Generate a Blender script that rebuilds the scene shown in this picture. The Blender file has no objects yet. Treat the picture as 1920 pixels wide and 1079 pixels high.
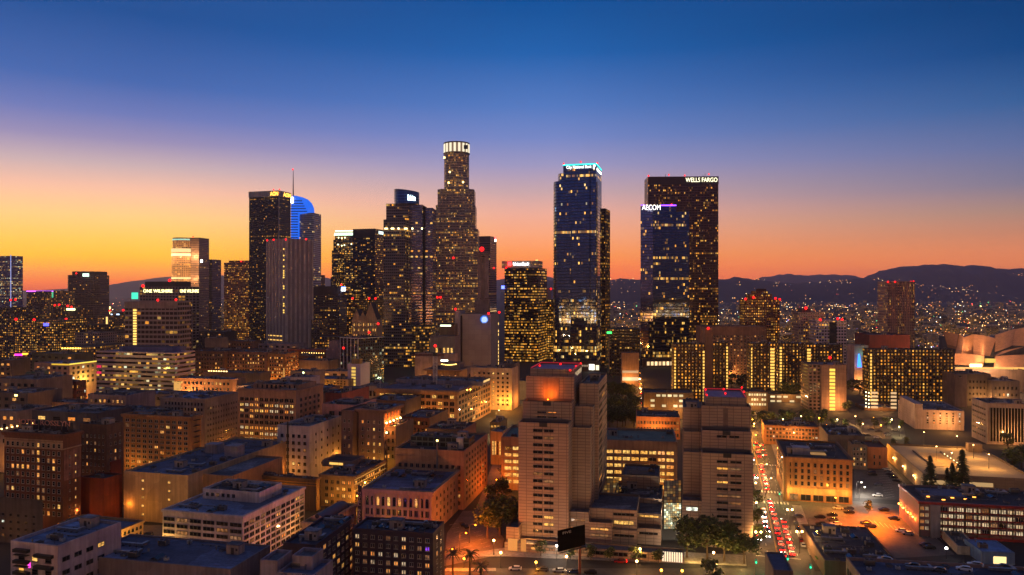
import bpy, bmesh, math, random
from mathutils import Vector, Matrix
S = bpy.context.scene
COL = S.collection
R_ = math.radians
random.seed(7)
# ---------------------------------------------------------------- camera: level, 100 m above the street
CAMZ, FPX, HOR = 100.0, 1440.0, 545.0
cam = bpy.data.objects.new('camera', bpy.data.cameras.new('camera'))
cam.location = (0, 0, CAMZ); cam.rotation_euler = (R_(90), 0, 0)
cam.data.sensor_width = 36; cam.data.lens = 36*FPX/1920
cam.data.shift_y = (HOR-539.5)/1920
cam.data.clip_start = 1; cam.data.clip_end = 60000
COL.objects.link(cam); S.camera = cam
# ---------------------------------------------------------------- world: dusk sky, graded by real direction
def lin(c):
    return tuple(((v/255)/12.92 if v/255 <= .04045 else ((v/255+.055)/1.055)**2.4) for v in c)
def lin4(c): return lin(c)+(1,)
HAZE, HAZE_TOP = 4.8e-5, 500.
W = bpy.data.worlds.new('World'); S.world = W; W.use_nodes = True
def world():
    nt = W.node_tree; N = nt.nodes; L = nt.links; N.clear()
    out = N.new('ShaderNodeOutputWorld'); bg = N.new('ShaderNodeBackground')
    tc = N.new('ShaderNodeTexCoord'); sp = N.new('ShaderNodeSeparateXYZ')
    L.new(tc.outputs['Generated'], sp.inputs[0])
    def ramp(stops, edge, off=0):
        m = N.new('ShaderNodeMath'); m.operation = 'MULTIPLY_ADD'; m.inputs[1].default_value = 1.5; m.inputs[2].default_value = .02
        L.new(sp.outputs[2], m.inputs[0])
        r = N.new('ShaderNodeValToRGB'); r.color_ramp.interpolation = 'B_SPLINE' if edge is None else 'LINEAR'
        L.new(m.outputs[0], r.inputs[0])
        pts = []
        for py, c in stops:
            if edge is None: s = py
            else:
                d = (HOR-py)/FPX; s = d/math.sqrt(1+edge*edge+d*d)
            pts.append((min(1, max(0, s*1.5+.02)), c))
        pts.sort(key=lambda p: p[0])
        e = r.color_ramp.elements
        while len(e) < len(pts): e.new(.5)
        for k, (p, c) in enumerate(pts):
            el = max(0, (p-.02)/1.5); tau = HAZE*min(15500, (HAZE_TOP-CAMZ)/max(el, 1e-4))   # what the air in front of the sky takes away
            f = math.exp(.85*tau) if edge is not None else 1
            e[k].position = p; e[k].color = tuple(v*f for v in lin(c))+(1,)
        return r.outputs[0]
    zen = [(-420, (54, 76, 122))]
    left = ramp(zen+[(0,(18,78,148)),(135,(62,101,172)),(200,(106,120,182)),(250,(150,140,180)),(300,(202,174,176)),(350,(250,192,160)),(400,(255,206,128)),(450,(255,200,72)),(478,(255,190,18)),(505,(255,158,0)),(528,(252,116,0)),(545,(226,84,26))], .6)
    mid = ramp(zen+[(0,(0,78,150)),(100,(24,95,170)),(200,(80,120,190)),(260,(115,134,195)),(310,(155,150,190)),(360,(200,165,168)),(400,(236,172,150)),(440,(250,166,118)),(480,(252,148,66)),(515,(252,116,28)),(545,(222,92,40))], 0)
    right = ramp(zen+[(0,(0,58,116)),(100,(0,68,130)),(200,(50,94,150)),(280,(95,110,156)),(350,(126,120,142)),(400,(168,132,118)),(440,(196,130,98)),(500,(216,120,62)),(545,(190,88,52))], .6)
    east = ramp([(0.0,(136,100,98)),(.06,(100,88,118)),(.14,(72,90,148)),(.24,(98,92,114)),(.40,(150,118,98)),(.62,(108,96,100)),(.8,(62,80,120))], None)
    def mathn(op, a, b):
        m = N.new('ShaderNodeMath'); m.operation = op
        for i, v in enumerate((a, b)):
            if isinstance(v, (int, float)): m.inputs[i].default_value = v
            else: L.new(v, m.inputs[i])
        return m.outputs[0]
    def step(v, a, b):
        m = N.new('ShaderNodeMapRange'); m.interpolation_type = 'LINEAR'; m.clamp = True
        m.inputs[1].default_value = a; m.inputs[2].default_value = b; L.new(v, m.inputs[0]); return m.outputs[0]
    def mix(f, a, b):
        m = N.new('ShaderNodeMix'); m.data_type = 'RGBA'; L.new(f, m.inputs[0]); L.new(a, m.inputs[6]); L.new(b, m.inputs[7]); return m.outputs[2]
    hx = mathn('POWER', mathn('ADD', mathn('MULTIPLY', sp.outputs[0], sp.outputs[0]), mathn('MULTIPLY', sp.outputs[1], sp.outputs[1])), .5)
    ax = mathn('DIVIDE', sp.outputs[0], mathn('MAXIMUM', hx, .001))
    ay = mathn('DIVIDE', sp.outputs[1], mathn('MAXIMUM', hx, .001))
    west = mix(step(ax, .06, .56), mix(step(ax, -.42, 0), left, mid), right)
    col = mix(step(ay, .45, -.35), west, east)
    sky = N.new('ShaderNodeTexSky'); sky.sky_type = 'NISHITA'; sky.sun_disc = False
    sky.sun_elevation = R_(-3.5); sky.sun_rotation = R_(-48)
    bg2 = N.new('ShaderNodeBackground'); bg2.inputs[1].default_value = .05; L.new(sky.outputs[0], bg2.inputs[0])
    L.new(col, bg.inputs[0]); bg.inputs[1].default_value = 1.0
    ad = N.new('ShaderNodeAddShader'); L.new(bg.outputs[0], ad.inputs[0]); L.new(bg2.outputs[0], ad.inputs[1])
    L.new(ad.outputs[0], out.inputs[0])
world()
# the sun is just under the ridge: only a broad, weak after-glow from the west
sl = bpy.data.lights.new('sun', 'SUN'); sl.energy = .22; sl.angle = R_(25); sl.color = (1, .55, .28)
so = bpy.data.objects.new('sun', sl); so.rotation_euler = (R_(84), 0, R_(180+48)); COL.objects.link(so)
S.view_settings.view_transform = 'Standard'; S.view_settings.look = 'None'
S.view_settings.exposure = 0; S.view_settings.gamma = 1
S.cycles.max_bounces = 5; S.cycles.diffuse_bounces = 2; S.cycles.glossy_bounces = 3
S.cycles.transmission_bounces = 2; S.cycles.transparent_max_bounces = 4; S.cycles.volume_bounces = 0
S.cycles.sample_clamp_indirect = 2.0; S.cycles.use_light_tree = True
S.cycles.caustics_reflective = False; S.cycles.caustics_refractive = False
# ---------------------------------------------------------------- pixel of the photograph -> place in the world
def X(px, Y): return (px-960)/FPX*Y
def Z(py, Y): return CAMZ-(py-HOR)/FPX*Y
def GY(py, z=0): return (CAMZ-z)*FPX/(py-HOR)
def G(px, py, z=0):
    Y = GY(py, z); return Vector((X(px, Y), Y, z))
def axes(a):
    a = R_(a); return Vector((math.cos(a), -math.sin(a), 0)), Vector((math.sin(a), math.cos(a), 0))
# ---------------------------------------------------------------- objects
def tag(o, label=None, cat=None, group=None, kind=None):
    if label: o['label'] = label
    if cat: o['category'] = cat
    if group: o['group'] = group
    if kind: o['kind'] = kind
    return o
def empty(name, loc, label, cat, group=None):
    o = bpy.data.objects.new(name, None); o.location = loc; o.empty_display_size = .5; COL.objects.link(o)
    return tag(o, label, cat, group)
def link(name, me, parent=None, loc=(0,0,0), rz=0, mats=None):
    o = bpy.data.objects.new(name, me); COL.objects.link(o); o.location = loc; o.rotation_euler = (0, 0, rz)
    if parent is not None: o.parent = parent
    return o
class MB:
    """collects faces with uv and material index, then links them as one mesh object"""
    def __init__(s): s.v = []; s.f = []; s.uv = []; s.m = []
    def face(s, pts, uv=None, m=0):
        b = len(s.v); s.v += [tuple(p) for p in pts]; s.f.append(tuple(range(b, b+len(pts))))
        s.uv.append(uv or [(0, 0)]*len(pts)); s.m.append(m)
    def hexa(s, O, A, B, C, m=0, bottom=True):
        O = Vector(O); A = Vector(A); B = Vector(B); C = Vector(C)
        p = [O, O+A, O+A+B, O+B, O+C, O+A+C, O+A+B+C, O+B+C]
        a, b, c = A.length, B.length, C.length
        q = [(4,5,6,7,a,b),(0,1,5,4,a,c),(1,2,6,5,b,c),(2,3,7,6,a,c),(3,0,4,7,b,c)]
        if bottom: q.append((3,2,1,0,a,b))
        for i, j, k, l, uu, vv in q:
            s.face([p[i], p[j], p[k], p[l]], [(0,0),(uu,0),(uu,vv),(0,vv)], m)
    def box(s, x0, y0, z0, x1, y1, z1, m=0): s.hexa((x0,y0,z0), (x1-x0,0,0), (0,y1-y0,0), (0,0,z1-z0), m)
    def tube(s, p, q, r0, r1=None, n=8, m=0, cap=True):
        p = Vector(p); q = Vector(q); r1 = r0 if r1 is None else r1
        d = (q-p).normalized(); a = d.orthogonal().normalized(); b = d.cross(a)
        A = [p+(a*math.cos(2*math.pi*k/n)+b*math.sin(2*math.pi*k/n))*r0 for k in range(n)]
        B = [q+(a*math.cos(2*math.pi*k/n)+b*math.sin(2*math.pi*k/n))*r1 for k in range(n)]
        for k in range(n):
            l = (k+1) % n; s.face([A[k], A[l], B[l], B[k]], None, m)
        if cap: s.face(B, None, m); s.face(A[::-1], None, m)
    def ball(s, c, r, m=0, n=8, k=5, sz=1):
        c = Vector(c)
        P = lambda i, j: c+Vector((math.sin(math.pi*j/k)*math.cos(2*math.pi*i/n)*r, math.sin(math.pi*j/k)*math.sin(2*math.pi*i/n)*r, math.cos(math.pi*j/k)*r*sz))
        for j in range(k):
            for i in range(n):
                a, b, d, e = P(i,j), P(i,j+1), P(i+1,j+1), P(i+1,j)
                if j == 0: s.face([a, b, d], None, m)
                elif j == k-1: s.face([a, b, e], None, m)
                else: s.face([a, b, d, e], None, m)
    def mesh(s, name, mats):
        me = bpy.data.meshes.new(name); me.from_pydata(s.v, [], s.f)
        u = me.uv_layers.new(name='UVMap'); flat = []
        for a in s.uv:
            for t in a: flat += [t[0], t[1]]
        u.data.foreach_set('uv', flat)
        me.polygons.foreach_set('material_index', s.m)
        for m in (mats if isinstance(mats, (list, tuple)) else [mats]): me.materials.append(m)
        me.update(); return me
    def build(s, name, mats, parent=None, off=None):
        if parent is not None and off is None: off = parent.location
        if off is not None:
            o = Vector(off); s.v = [tuple(Vector(v)-o) for v in s.v]
            return link(name, s.mesh(name, mats), parent, (0,0,0) if parent is not None else o)
        return link(name, s.mesh(name, mats), parent)
# ---------------------------------------------------------------- materials
def mat_new(name):
    m = bpy.data.materials.new(name); m.use_nodes = True
    return m, m.node_tree.nodes, m.node_tree.links, m.node_tree.nodes['Principled BSDF']
MC = {}
def plain(col, rough=.75, metal=0, dirt=.25, scale=.15, joint=None, name='paint', spec=.5):
    """wall, roof and ground finish: base colour broken by grime; joint=(w,h) cuts panel or brick joints"""
    key = (col, rough, metal, dirt, scale, joint, name)
    if key in MC: return MC[key]
    m, N, L, bs = mat_new(name)
    bs.inputs['Roughness'].default_value = rough; bs.inputs['Metallic'].default_value = metal
    bs.inputs['Specular IOR Level'].default_value = spec
    c = lin4(col) if max(col) > 1.01 else tuple(col)+(1,)
    geo = N.new('ShaderNodeNewGeometry')
    n1 = N.new('ShaderNodeTexNoise'); n1.inputs['Scale'].default_value = scale; n1.inputs['Detail'].default_value = 6; n1.inputs['Roughness'].default_value = .65
    L.new(geo.outputs['Position'], n1.inputs['Vector'])
    r = N.new('ShaderNodeMapRange'); r.inputs[1].default_value = .3; r.inputs[2].default_value = .7
    r.inputs[3].default_value = 1-dirt; r.inputs[4].default_value = 1+dirt*.6
    L.new(n1.outputs[0], r.inputs[0])
    mx = N.new('ShaderNodeMix'); mx.data_type = 'RGBA'; mx.blend_type = 'MULTIPLY'; mx.inputs[0].default_value = 1
    mx.inputs[6].default_value = c; L.new(r.outputs[0], mx.inputs[7]); last = mx.outputs[2]
    if dirt >= .2:
        vm = N.new('ShaderNodeVectorMath'); vm.operation = 'MULTIPLY'; vm.inputs[1].default_value = (.9, .9, .06); L.new(geo.outputs['Position'], vm.inputs[0])
        n2 = N.new('ShaderNodeTexNoise'); n2.inputs['Scale'].default_value = 1; n2.inputs['Detail'].default_value = 3; L.new(vm.outputs[0], n2.inputs['Vector'])
        vo = N.new('ShaderNodeTexVoronoi'); vo.distance = 'CHEBYCHEV'; vo.inputs['Scale'].default_value = .13; L.new(geo.outputs['Position'], vo.inputs['Vector'])
        sc = N.new('ShaderNodeSeparateColor'); L.new(vo.outputs['Color'], sc.inputs[0])
        q = N.new('ShaderNodeMath'); q.operation = 'MULTIPLY_ADD'; q.inputs[1].default_value = .26; q.inputs[2].default_value = .87; L.new(sc.outputs[0], q.inputs[0])
        r2 = N.new('ShaderNodeMapRange'); r2.inputs[1].default_value = .35; r2.inputs[2].default_value = .65; r2.inputs[3].default_value = 1-dirt*.9; r2.inputs[4].default_value = 1.08; L.new(n2.outputs[0], r2.inputs[0])
        q2 = N.new('ShaderNodeMath'); q2.operation = 'MULTIPLY'; L.new(q.outputs[0], q2.inputs[0]); L.new(r2.outputs[0], q2.inputs[1])
        m3 = N.new('ShaderNodeMix'); m3.data_type = 'RGBA'; m3.blend_type = 'MULTIPLY'; m3.inputs[0].default_value = 1; L.new(last, m3.inputs[6]); L.new(q2.outputs[0], m3.inputs[7]); last = m3.outputs[2]
    if 'roof' in name and dirt >= .3:                              # strips of felt, old repairs and pale patches
        uvr = N.new('ShaderNodeUVMap'); br = N.new('ShaderNodeTexBrick'); br.inputs['Scale'].default_value = 1; br.inputs['Brick Width'].default_value = 11; br.inputs['Row Height'].default_value = 2.6; br.inputs['Mortar Size'].default_value = .05
        br.inputs['Color1'].default_value = (1.12,1.12,1.1,1); br.inputs['Color2'].default_value = (.72,.72,.75,1); br.inputs['Mortar'].default_value = (.4,.4,.42,1); L.new(uvr.outputs[0], br.inputs['Vector'])
        vp = N.new('ShaderNodeTexVoronoi'); vp.distance = 'CHEBYCHEV'; vp.inputs['Scale'].default_value = .075; vp.inputs['Randomness'].default_value = .9; L.new(geo.outputs['Position'], vp.inputs['Vector'])
        sp_ = N.new('ShaderNodeSeparateColor'); L.new(vp.outputs['Color'], sp_.inputs[0]); rr = N.new('ShaderNodeValToRGB'); e = rr.color_ramp.elements; rr.color_ramp.interpolation = 'CONSTANT'; e[0].color = (.62,.6,.6,1); e[1].position = .3; e[1].color = (1,1,1,1); x_ = e.new(.82); x_.color = (1.75,1.7,1.65,1); L.new(sp_.outputs[1], rr.inputs[0])
        for src in (br.outputs[0], rr.outputs[0]):
            m4 = N.new('ShaderNodeMix'); m4.data_type = 'RGBA'; m4.blend_type = 'MULTIPLY'; m4.inputs[0].default_value = 1; L.new(last, m4.inputs[6]); L.new(src, m4.inputs[7]); last = m4.outputs[2]
    if joint:
        uv = N.new('ShaderNodeUVMap'); b = N.new('ShaderNodeTexBrick'); L.new(uv.outputs[0], b.inputs['Vector'])
        b.offset = 0 if joint[0] > .9 else .5; b.inputs['Scale'].default_value = 1
        b.inputs['Brick Width'].default_value = joint[0]; b.inputs['Row Height'].default_value = joint[1]
        b.inputs['Mortar Size'].default_value = joint[2] if len(joint) > 2 else .03
        b.inputs['Color1'].default_value = (1,1,1,1); b.inputs['Color2'].default_value = (.84,.84,.86,1); b.inputs['Mortar'].default_value = (.45,.43,.42,1)
        m2 = N.new('ShaderNodeMix'); m2.data_type = 'RGBA'; m2.blend_type = 'MULTIPLY'; m2.inputs[0].default_value = 1
        L.new(last, m2.inputs[6]); L.new(b.outputs[0], m2.inputs[7]); last = m2.outputs[2]
    L.new(last, bs.inputs['Base Color'])
    MC[key] = m; return m
def emit(col, st, name='lamp_glow', sample=False, base=(.02,.02,.02)):
    key = ('e', col, st, name, sample)
    if key in MC: return MC[key]
    m, N, L, bs = mat_new(name)
    bs.inputs['Base Color'].default_value = base+(1,)
    bs.inputs['Emission Color'].default_value = lin4(col) if max(col) > 1.01 else tuple(col)+(1,)
    bs.inputs['Emission Strength'].default_value = st
    m.cycles.emission_sampling = 'AUTO' if sample else 'NONE'
    MC[key] = m; return m
def facade_group():
    g = bpy.data.node_groups.new('facade', 'ShaderNodeTree'); N = g.nodes; L = g.links
    I = g.interface
    def sock(n, t, d, io='INPUT'):
        s = I.new_socket(name=n, in_out=io, socket_type=t)
        if d is not None: s.default_value = d
    sock('Wall', 'NodeSocketColor', (.3,.3,.3,1)); sock('Glass', 'NodeSocketColor', (.02,.025,.03,1))
    for n, d in (('WinW',.6),('WinH',.5),('Lit',.15),('Floor',.05),('Strength',1.),('Seed',0.),('Rough',.1),('Metal',0.),('Warm',.5),('WallRough',.7),('Run',.8)): sock(n, 'NodeSocketFloat', d)
    sock('Shader', 'NodeSocketShader', None, 'OUTPUT')
    gi = N.new('NodeGroupInput'); go = N.new('NodeGroupOutput'); i = gi.outputs
    def M(op, *a):
        n = N.new('ShaderNodeMath'); n.operation = op
        for k, v in enumerate(a):
            if isinstance(v, (int, float)): n.inputs[k].default_value = v
            else: L.new(v, n.inputs[k])
        return n.outputs[0]
    uv = N.new('ShaderNodeUVMap'); sp = N.new('ShaderNodeSeparateXYZ'); L.new(uv.outputs[0], sp.inputs[0])
    u, v = sp.outputs[0], sp.outputs[1]
    cu, cv, fu, fv = M('FLOOR', u), M('FLOOR', v), M('FRACT', u), M('FRACT', v)
    inx = M('LESS_THAN', M('ABSOLUTE', M('SUBTRACT', fu, .5)), M('MULTIPLY', i['WinW'], .5))
    iny = M('LESS_THAN', M('ABSOLUTE', M('SUBTRACT', fv, .5)), M('MULTIPLY', i['WinH'], .5))
    mask = M('MULTIPLY', inx, iny)
    def wn(x, y, z):
        c = N.new('ShaderNodeCombineXYZ')
        for k, w in enumerate((x, y, z)):
            if isinstance(w, (int, float)): c.inputs[k].default_value = w
            else: L.new(w, c.inputs[k])
        n = N.new('ShaderNodeTexWhiteNoise'); n.noise_dimensions = '3D'; L.new(c.outputs[0], n.inputs['Vector']); return n, c
    n1, c1 = wn(cu, cv, i['Seed']); n2, _ = wn(77.3, cv, i['Seed']); n3, _ = wn(cv, cu, M('ADD', i['Seed'], 9.1))
    cc = N.new('ShaderNodeCombineXYZ'); L.new(M('MULTIPLY', cu, .17), cc.inputs[0]); L.new(M('MULTIPLY', cv, .93), cc.inputs[1]); L.new(M('MULTIPLY', i['Seed'], 3.7), cc.inputs[2])
    nz = N.new('ShaderNodeTexNoise'); nz.inputs['Scale'].default_value = 1; nz.inputs['Detail'].default_value = 1; L.new(cc.outputs[0], nz.inputs['Vector'])
    low = M('ADD', 1.0, M('MULTIPLY', M('MAXIMUM', M('SUBTRACT', 1.0, M('DIVIDE', v, 24.0)), 0), 1.1)); litv = M('MULTIPLY', i['Lit'], low)   # the lower floors are busier
    # runs of neighbouring windows on one floor, and a few single rooms
    clus = M('MULTIPLY', M('GREATER_THAN', nz.outputs[0], M('SUBTRACT', .68, M('MULTIPLY', litv, .44))), .72)
    flo = M('MULTIPLY', M('LESS_THAN', n2.outputs[0], i['Floor']), .65)
    thr = M('ADD', M('ADD', M('MULTIPLY', clus, i['Run']), M('MULTIPLY', litv, M('SUBTRACT', 1.0, M('MULTIPLY', i['Run'], .75)))), flo)
    lit = M('LESS_THAN', n1.outputs[0], thr)
    sp3 = N.new('ShaderNodeSeparateColor'); L.new(n3.outputs['Color'], sp3.inputs[0])
    # uneven rooms behind the glass: blinds and ceiling lamps
    ci = N.new('ShaderNodeCombineXYZ'); L.new(M('MULTIPLY', u, 3.1), ci.inputs[0]); L.new(M('MULTIPLY', v, 5.3), ci.inputs[1]); L.new(i['Seed'], ci.inputs[2])
    ni = N.new('ShaderNodeTexNoise'); ni.inputs['Scale'].default_value = 1; ni.inputs['Detail'].default_value = 2; L.new(ci.outputs[0], ni.inputs['Vector'])
    room = M('ADD', M('MULTIPLY', ni.outputs[0], 1.4), .2)
    bri = M('MULTIPLY', M('ADD', M('MULTIPLY', M('POWER', sp3.outputs[0], 3.0), 1.1), .10), room)
    es = M('MULTIPLY', M('MULTIPLY', M('MULTIPLY', lit, mask), bri), i['Strength'])
    cr = N.new('ShaderNodeValToRGB'); e = cr.color_ramp.elements
    e[0].position = 0; e[0].color = (1,.29,.02,1); e[1].position = 1; e[1].color = (.85,1,.70,1)
    for p, c in ((.35,(1,.40,.04,1)),(.65,(1,.52,.09,1)),(.85,(1,.66,.22,1))):
        x = e.new(p); x.color = c
    L.new(M('ADD', M('MULTIPLY', sp3.outputs[1], .6), M('MULTIPLY', i['Warm'], .6)), cr.inputs[0])
    bs = N.new('ShaderNodeBsdfPrincipled')
    geo = N.new('ShaderNodeNewGeometry'); ng = N.new('ShaderNodeTexNoise'); ng.inputs['Scale'].default_value = .05; ng.inputs['Detail'].default_value = 5
    L.new(geo.outputs['Position'], ng.inputs['Vector'])
    dm = M('ADD', M('MULTIPLY', ng.outputs[0], .7), .65)
    wm = N.new('ShaderNodeMix'); wm.data_type = 'RGBA'; wm.blend_type = 'MULTIPLY'; wm.inputs[0].default_value = 1; L.new(i['Wall'], wm.inputs[6]); L.new(dm, wm.inputs[7])
    gm = N.new('ShaderNodeMix'); gm.data_type = 'RGBA'; gm.blend_type = 'MULTIPLY'; gm.inputs[0].default_value = 1; L.new(i['Glass'], gm.inputs[6]); L.new(M('ADD', M('MULTIPLY', sp3.outputs[2], .5), .75), gm.inputs[7])
    bm = N.new('ShaderNodeMix'); bm.data_type = 'RGBA'; L.new(mask, bm.inputs[0]); L.new(wm.outputs[2], bm.inputs[6]); L.new(gm.outputs[2], bm.inputs[7])
    L.new(bm.outputs[2], bs.inputs['Base Color'])
    def lerp(a, b):
        n = N.new('ShaderNodeMix'); n.data_type = 'FLOAT'; L.new(mask, n.inputs[0]); L.new(a, n.inputs[2]) if not isinstance(a, (int, float)) else setattr(n.inputs[2], 'default_value', a); L.new(b, n.inputs[3]); return n.outputs[0]
    L.new(lerp(i['WallRough'], i['Rough']), bs.inputs['Roughness']); L.new(lerp(0., i['Metal']), bs.inputs['Metallic'])
    L.new(cr.outputs[0], bs.inputs['Emission Color']); L.new(es, bs.inputs['Emission Strength'])
    L.new(bs.outputs[0], go.inputs[0]); return g
FG = facade_group(); _seed = [1.0]
def facade(wall, glass=(16,19,24), du=3., dv=3.6, ww=.7, wh=.55, lit=.12, floor=.04, st=1.6, rough=.12, metal=0., warm=.4, wr=.7, run=.8):
    m, N, L, bs = mat_new('facade'); N.remove(bs)
    n = N.new('ShaderNodeGroup'); n.node_tree = FG
    _seed[0] += 3.17
    for k, v in (('Wall',tuple(min(.8,v*1.9) for v in lin(wall))+(1,)),('Glass',tuple(min(.8,v*(1.7 if metal < .5 else 1.25)) for v in lin(glass))+(1,)),('WinW',ww),('WinH',wh),('Lit',lit*1.35),('Floor',floor*1.2),('Strength',st*.85),('Run',run),('Seed',_seed[0]),('Rough',rough),('Metal',metal),('Warm',warm-.1),('WallRough',wr)): n.inputs[k].default_value = v
    L.new(n.outputs[0], N['Material Output'].inputs[0]); m['du'] = du; m['dv'] = dv
    m.cycles.emission_sampling = 'NONE'; return m
def litmat(c0, c1, st, name):
    m, N, L, bs = mat_new(name); oi = N.new('ShaderNodeObjectInfo')
    mx = N.new('ShaderNodeMix'); mx.data_type = 'RGBA'; mx.inputs[6].default_value = c0+(1,); mx.inputs[7].default_value = c1+(1,); L.new(oi.outputs['Random'], mx.inputs[0])
    tc = N.new('ShaderNodeNewGeometry'); nz = N.new('ShaderNodeTexNoise'); nz.inputs['Scale'].default_value = .9; nz.inputs['Detail'].default_value = 2; L.new(tc.outputs['Position'], nz.inputs['Vector'])
    p = N.new('ShaderNodeMapRange'); p.inputs[1].default_value = .3; p.inputs[2].default_value = .7; p.inputs[3].default_value = st*.25; p.inputs[4].default_value = st*1.3; L.new(nz.outputs[0], p.inputs[0])
    L.new(mx.outputs[2], bs.inputs['Emission Color']); L.new(p.outputs[0], bs.inputs['Emission Strength'])
    bs.inputs['Base Color'].default_value = (.05,.05,.05,1); bs.inputs['Roughness'].default_value = .2
    m.cycles.emission_sampling = 'NONE'; return m
LIT = dict(warm=litmat((1,.30,.04),(1,.46,.11),1.15,'lit_warm_glass'), yellow=litmat((1,.44,.07),(1,.58,.15),1.3,'lit_yellow_glass'),
           dim=litmat((.8,.28,.07),(.9,.44,.18),.34,'lit_dim_glass'), white=litmat((1,.85,.6),(.9,1,.85),1.6,'lit_white_glass'), purple=litmat((.28,.05,1),(.5,.1,1),1.2,'lit_purple_glass'),
           cream=litmat((1,.66,.34),(1,.76,.46),.75,'lit_curtain_glass'))
GLASS = plain((26,29,36), .10, 0, .5, .6, name='dark_glass', spec=.9); FRAME = plain((158,148,138), .6, name='window_frame'); FRAMED = plain((70,66,64), .6, name='dark_window_frame')
GREY = plain((104,104,108), .6, name='painted_steel'); DARK = plain((38,38,42), .6, name='dark_steel'); WHITE = plain((206,204,200), .55, name='white_paint')
ROOF_B = plain((98,102,112), .85, 0, .45, .12, name='grey_roof_felt'); ROOF_D = plain((50,52,60), .85, 0, .45, .12, name='dark_roof_felt'); ROOF_L = plain((150,150,156), .85, 0, .35, .1, name='pale_roof_gravel')
RED = emit((1.,.008,.008), 3.2, 'red_beacon'); 
BCN = MB(); BCN.ball((0,0,0), 1, 0, 8, 5); BCN_ME = BCN.mesh('beacon', [RED])
def beacon(parent, px, py, Y, r=1.5):
    o = link('beacon_light', BCN_ME, parent, Vector((X(px,Y), Y, Z(py,Y)))-parent.location); o.scale = (r,r,r); return o
# ---------------------------------------------------------------- windows
WME = {}
def window_mesh(w, h, style, lit, frame):
    key = (round(w*5)/5, round(h*5)/5, style, lit, frame.name)
    if key in WME: return WME[key]
    w, h = max(.4, key[0]), max(.4, key[1]); b = MB(); f = min(.12, w*.1); d = .10
    def pane(x0, x1, z0=0, z1=h):
        b.box(x0, -d, z0, x1, .02, z0+f); b.box(x0, -d, z1-f, x1, .02, z1); b.box(x0, -d, z0+f, x0+f, .02, z1-f); b.box(x1-f, -d, z0+f, x1, .02, z1-f)
        b.face([(x0+f,-d*.4,z0+f),(x1-f,-d*.4,z0+f),(x1-f,-d*.4,z1-f),(x0+f,-d*.4,z1-f)], None, 1)
    if style == 'sash':
        pane(-w/2, w/2); b.box(-w/2+f, -d*.8, h*.5-.04, w/2-f, -d*.3, h*.5+.04)
        b.box(-w/2-.1, -d-.12, -.14, w/2+.1, .02, -.005)
    elif style == 'pair':
        pane(-w/2, -w*.04); pane(w*.04, w/2); b.box(-w/2-.1, -d-.12, -.14, w/2+.1, .02, -.005)
    elif style == 'triple':
        for k in range(3): pane(-w/2+k*w/3+.03, -w/2+(k+1)*w/3-.03)
    elif style == 'strip':
        n = max(2, int(w/1.6))
        for k in range(n): pane(-w/2+k*w/n, -w/2+(k+1)*w/n)
    elif style == 'arch':
        r = w/2; pane(-r, r, 0, h-r); pts = [(math.cos(math.pi*k/8)*(r-f), -d*.4, h-r+math.sin(math.pi*k/8)*(r-f)) for k in range(9)]
        b.face(pts, None, 1)
        for k in range(8):
            a0, a1 = math.pi*k/8, math.pi*(k+1)/8
            b.face([(math.cos(a0)*r,-d,h-r+math.sin(a0)*r),(math.cos(a1)*r,-d,h-r+math.sin(a1)*r),(math.cos(a1)*(r-f),-d,h-r+math.sin(a1)*(r-f)),(math.cos(a0)*(r-f),-d,h-r+math.sin(a0)*(r-f))])
    else: pane(-w/2, w/2)
    me = b.mesh('window', [frame, LIT[lit] if lit else GLASS]); WME[key] = me; return me
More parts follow.
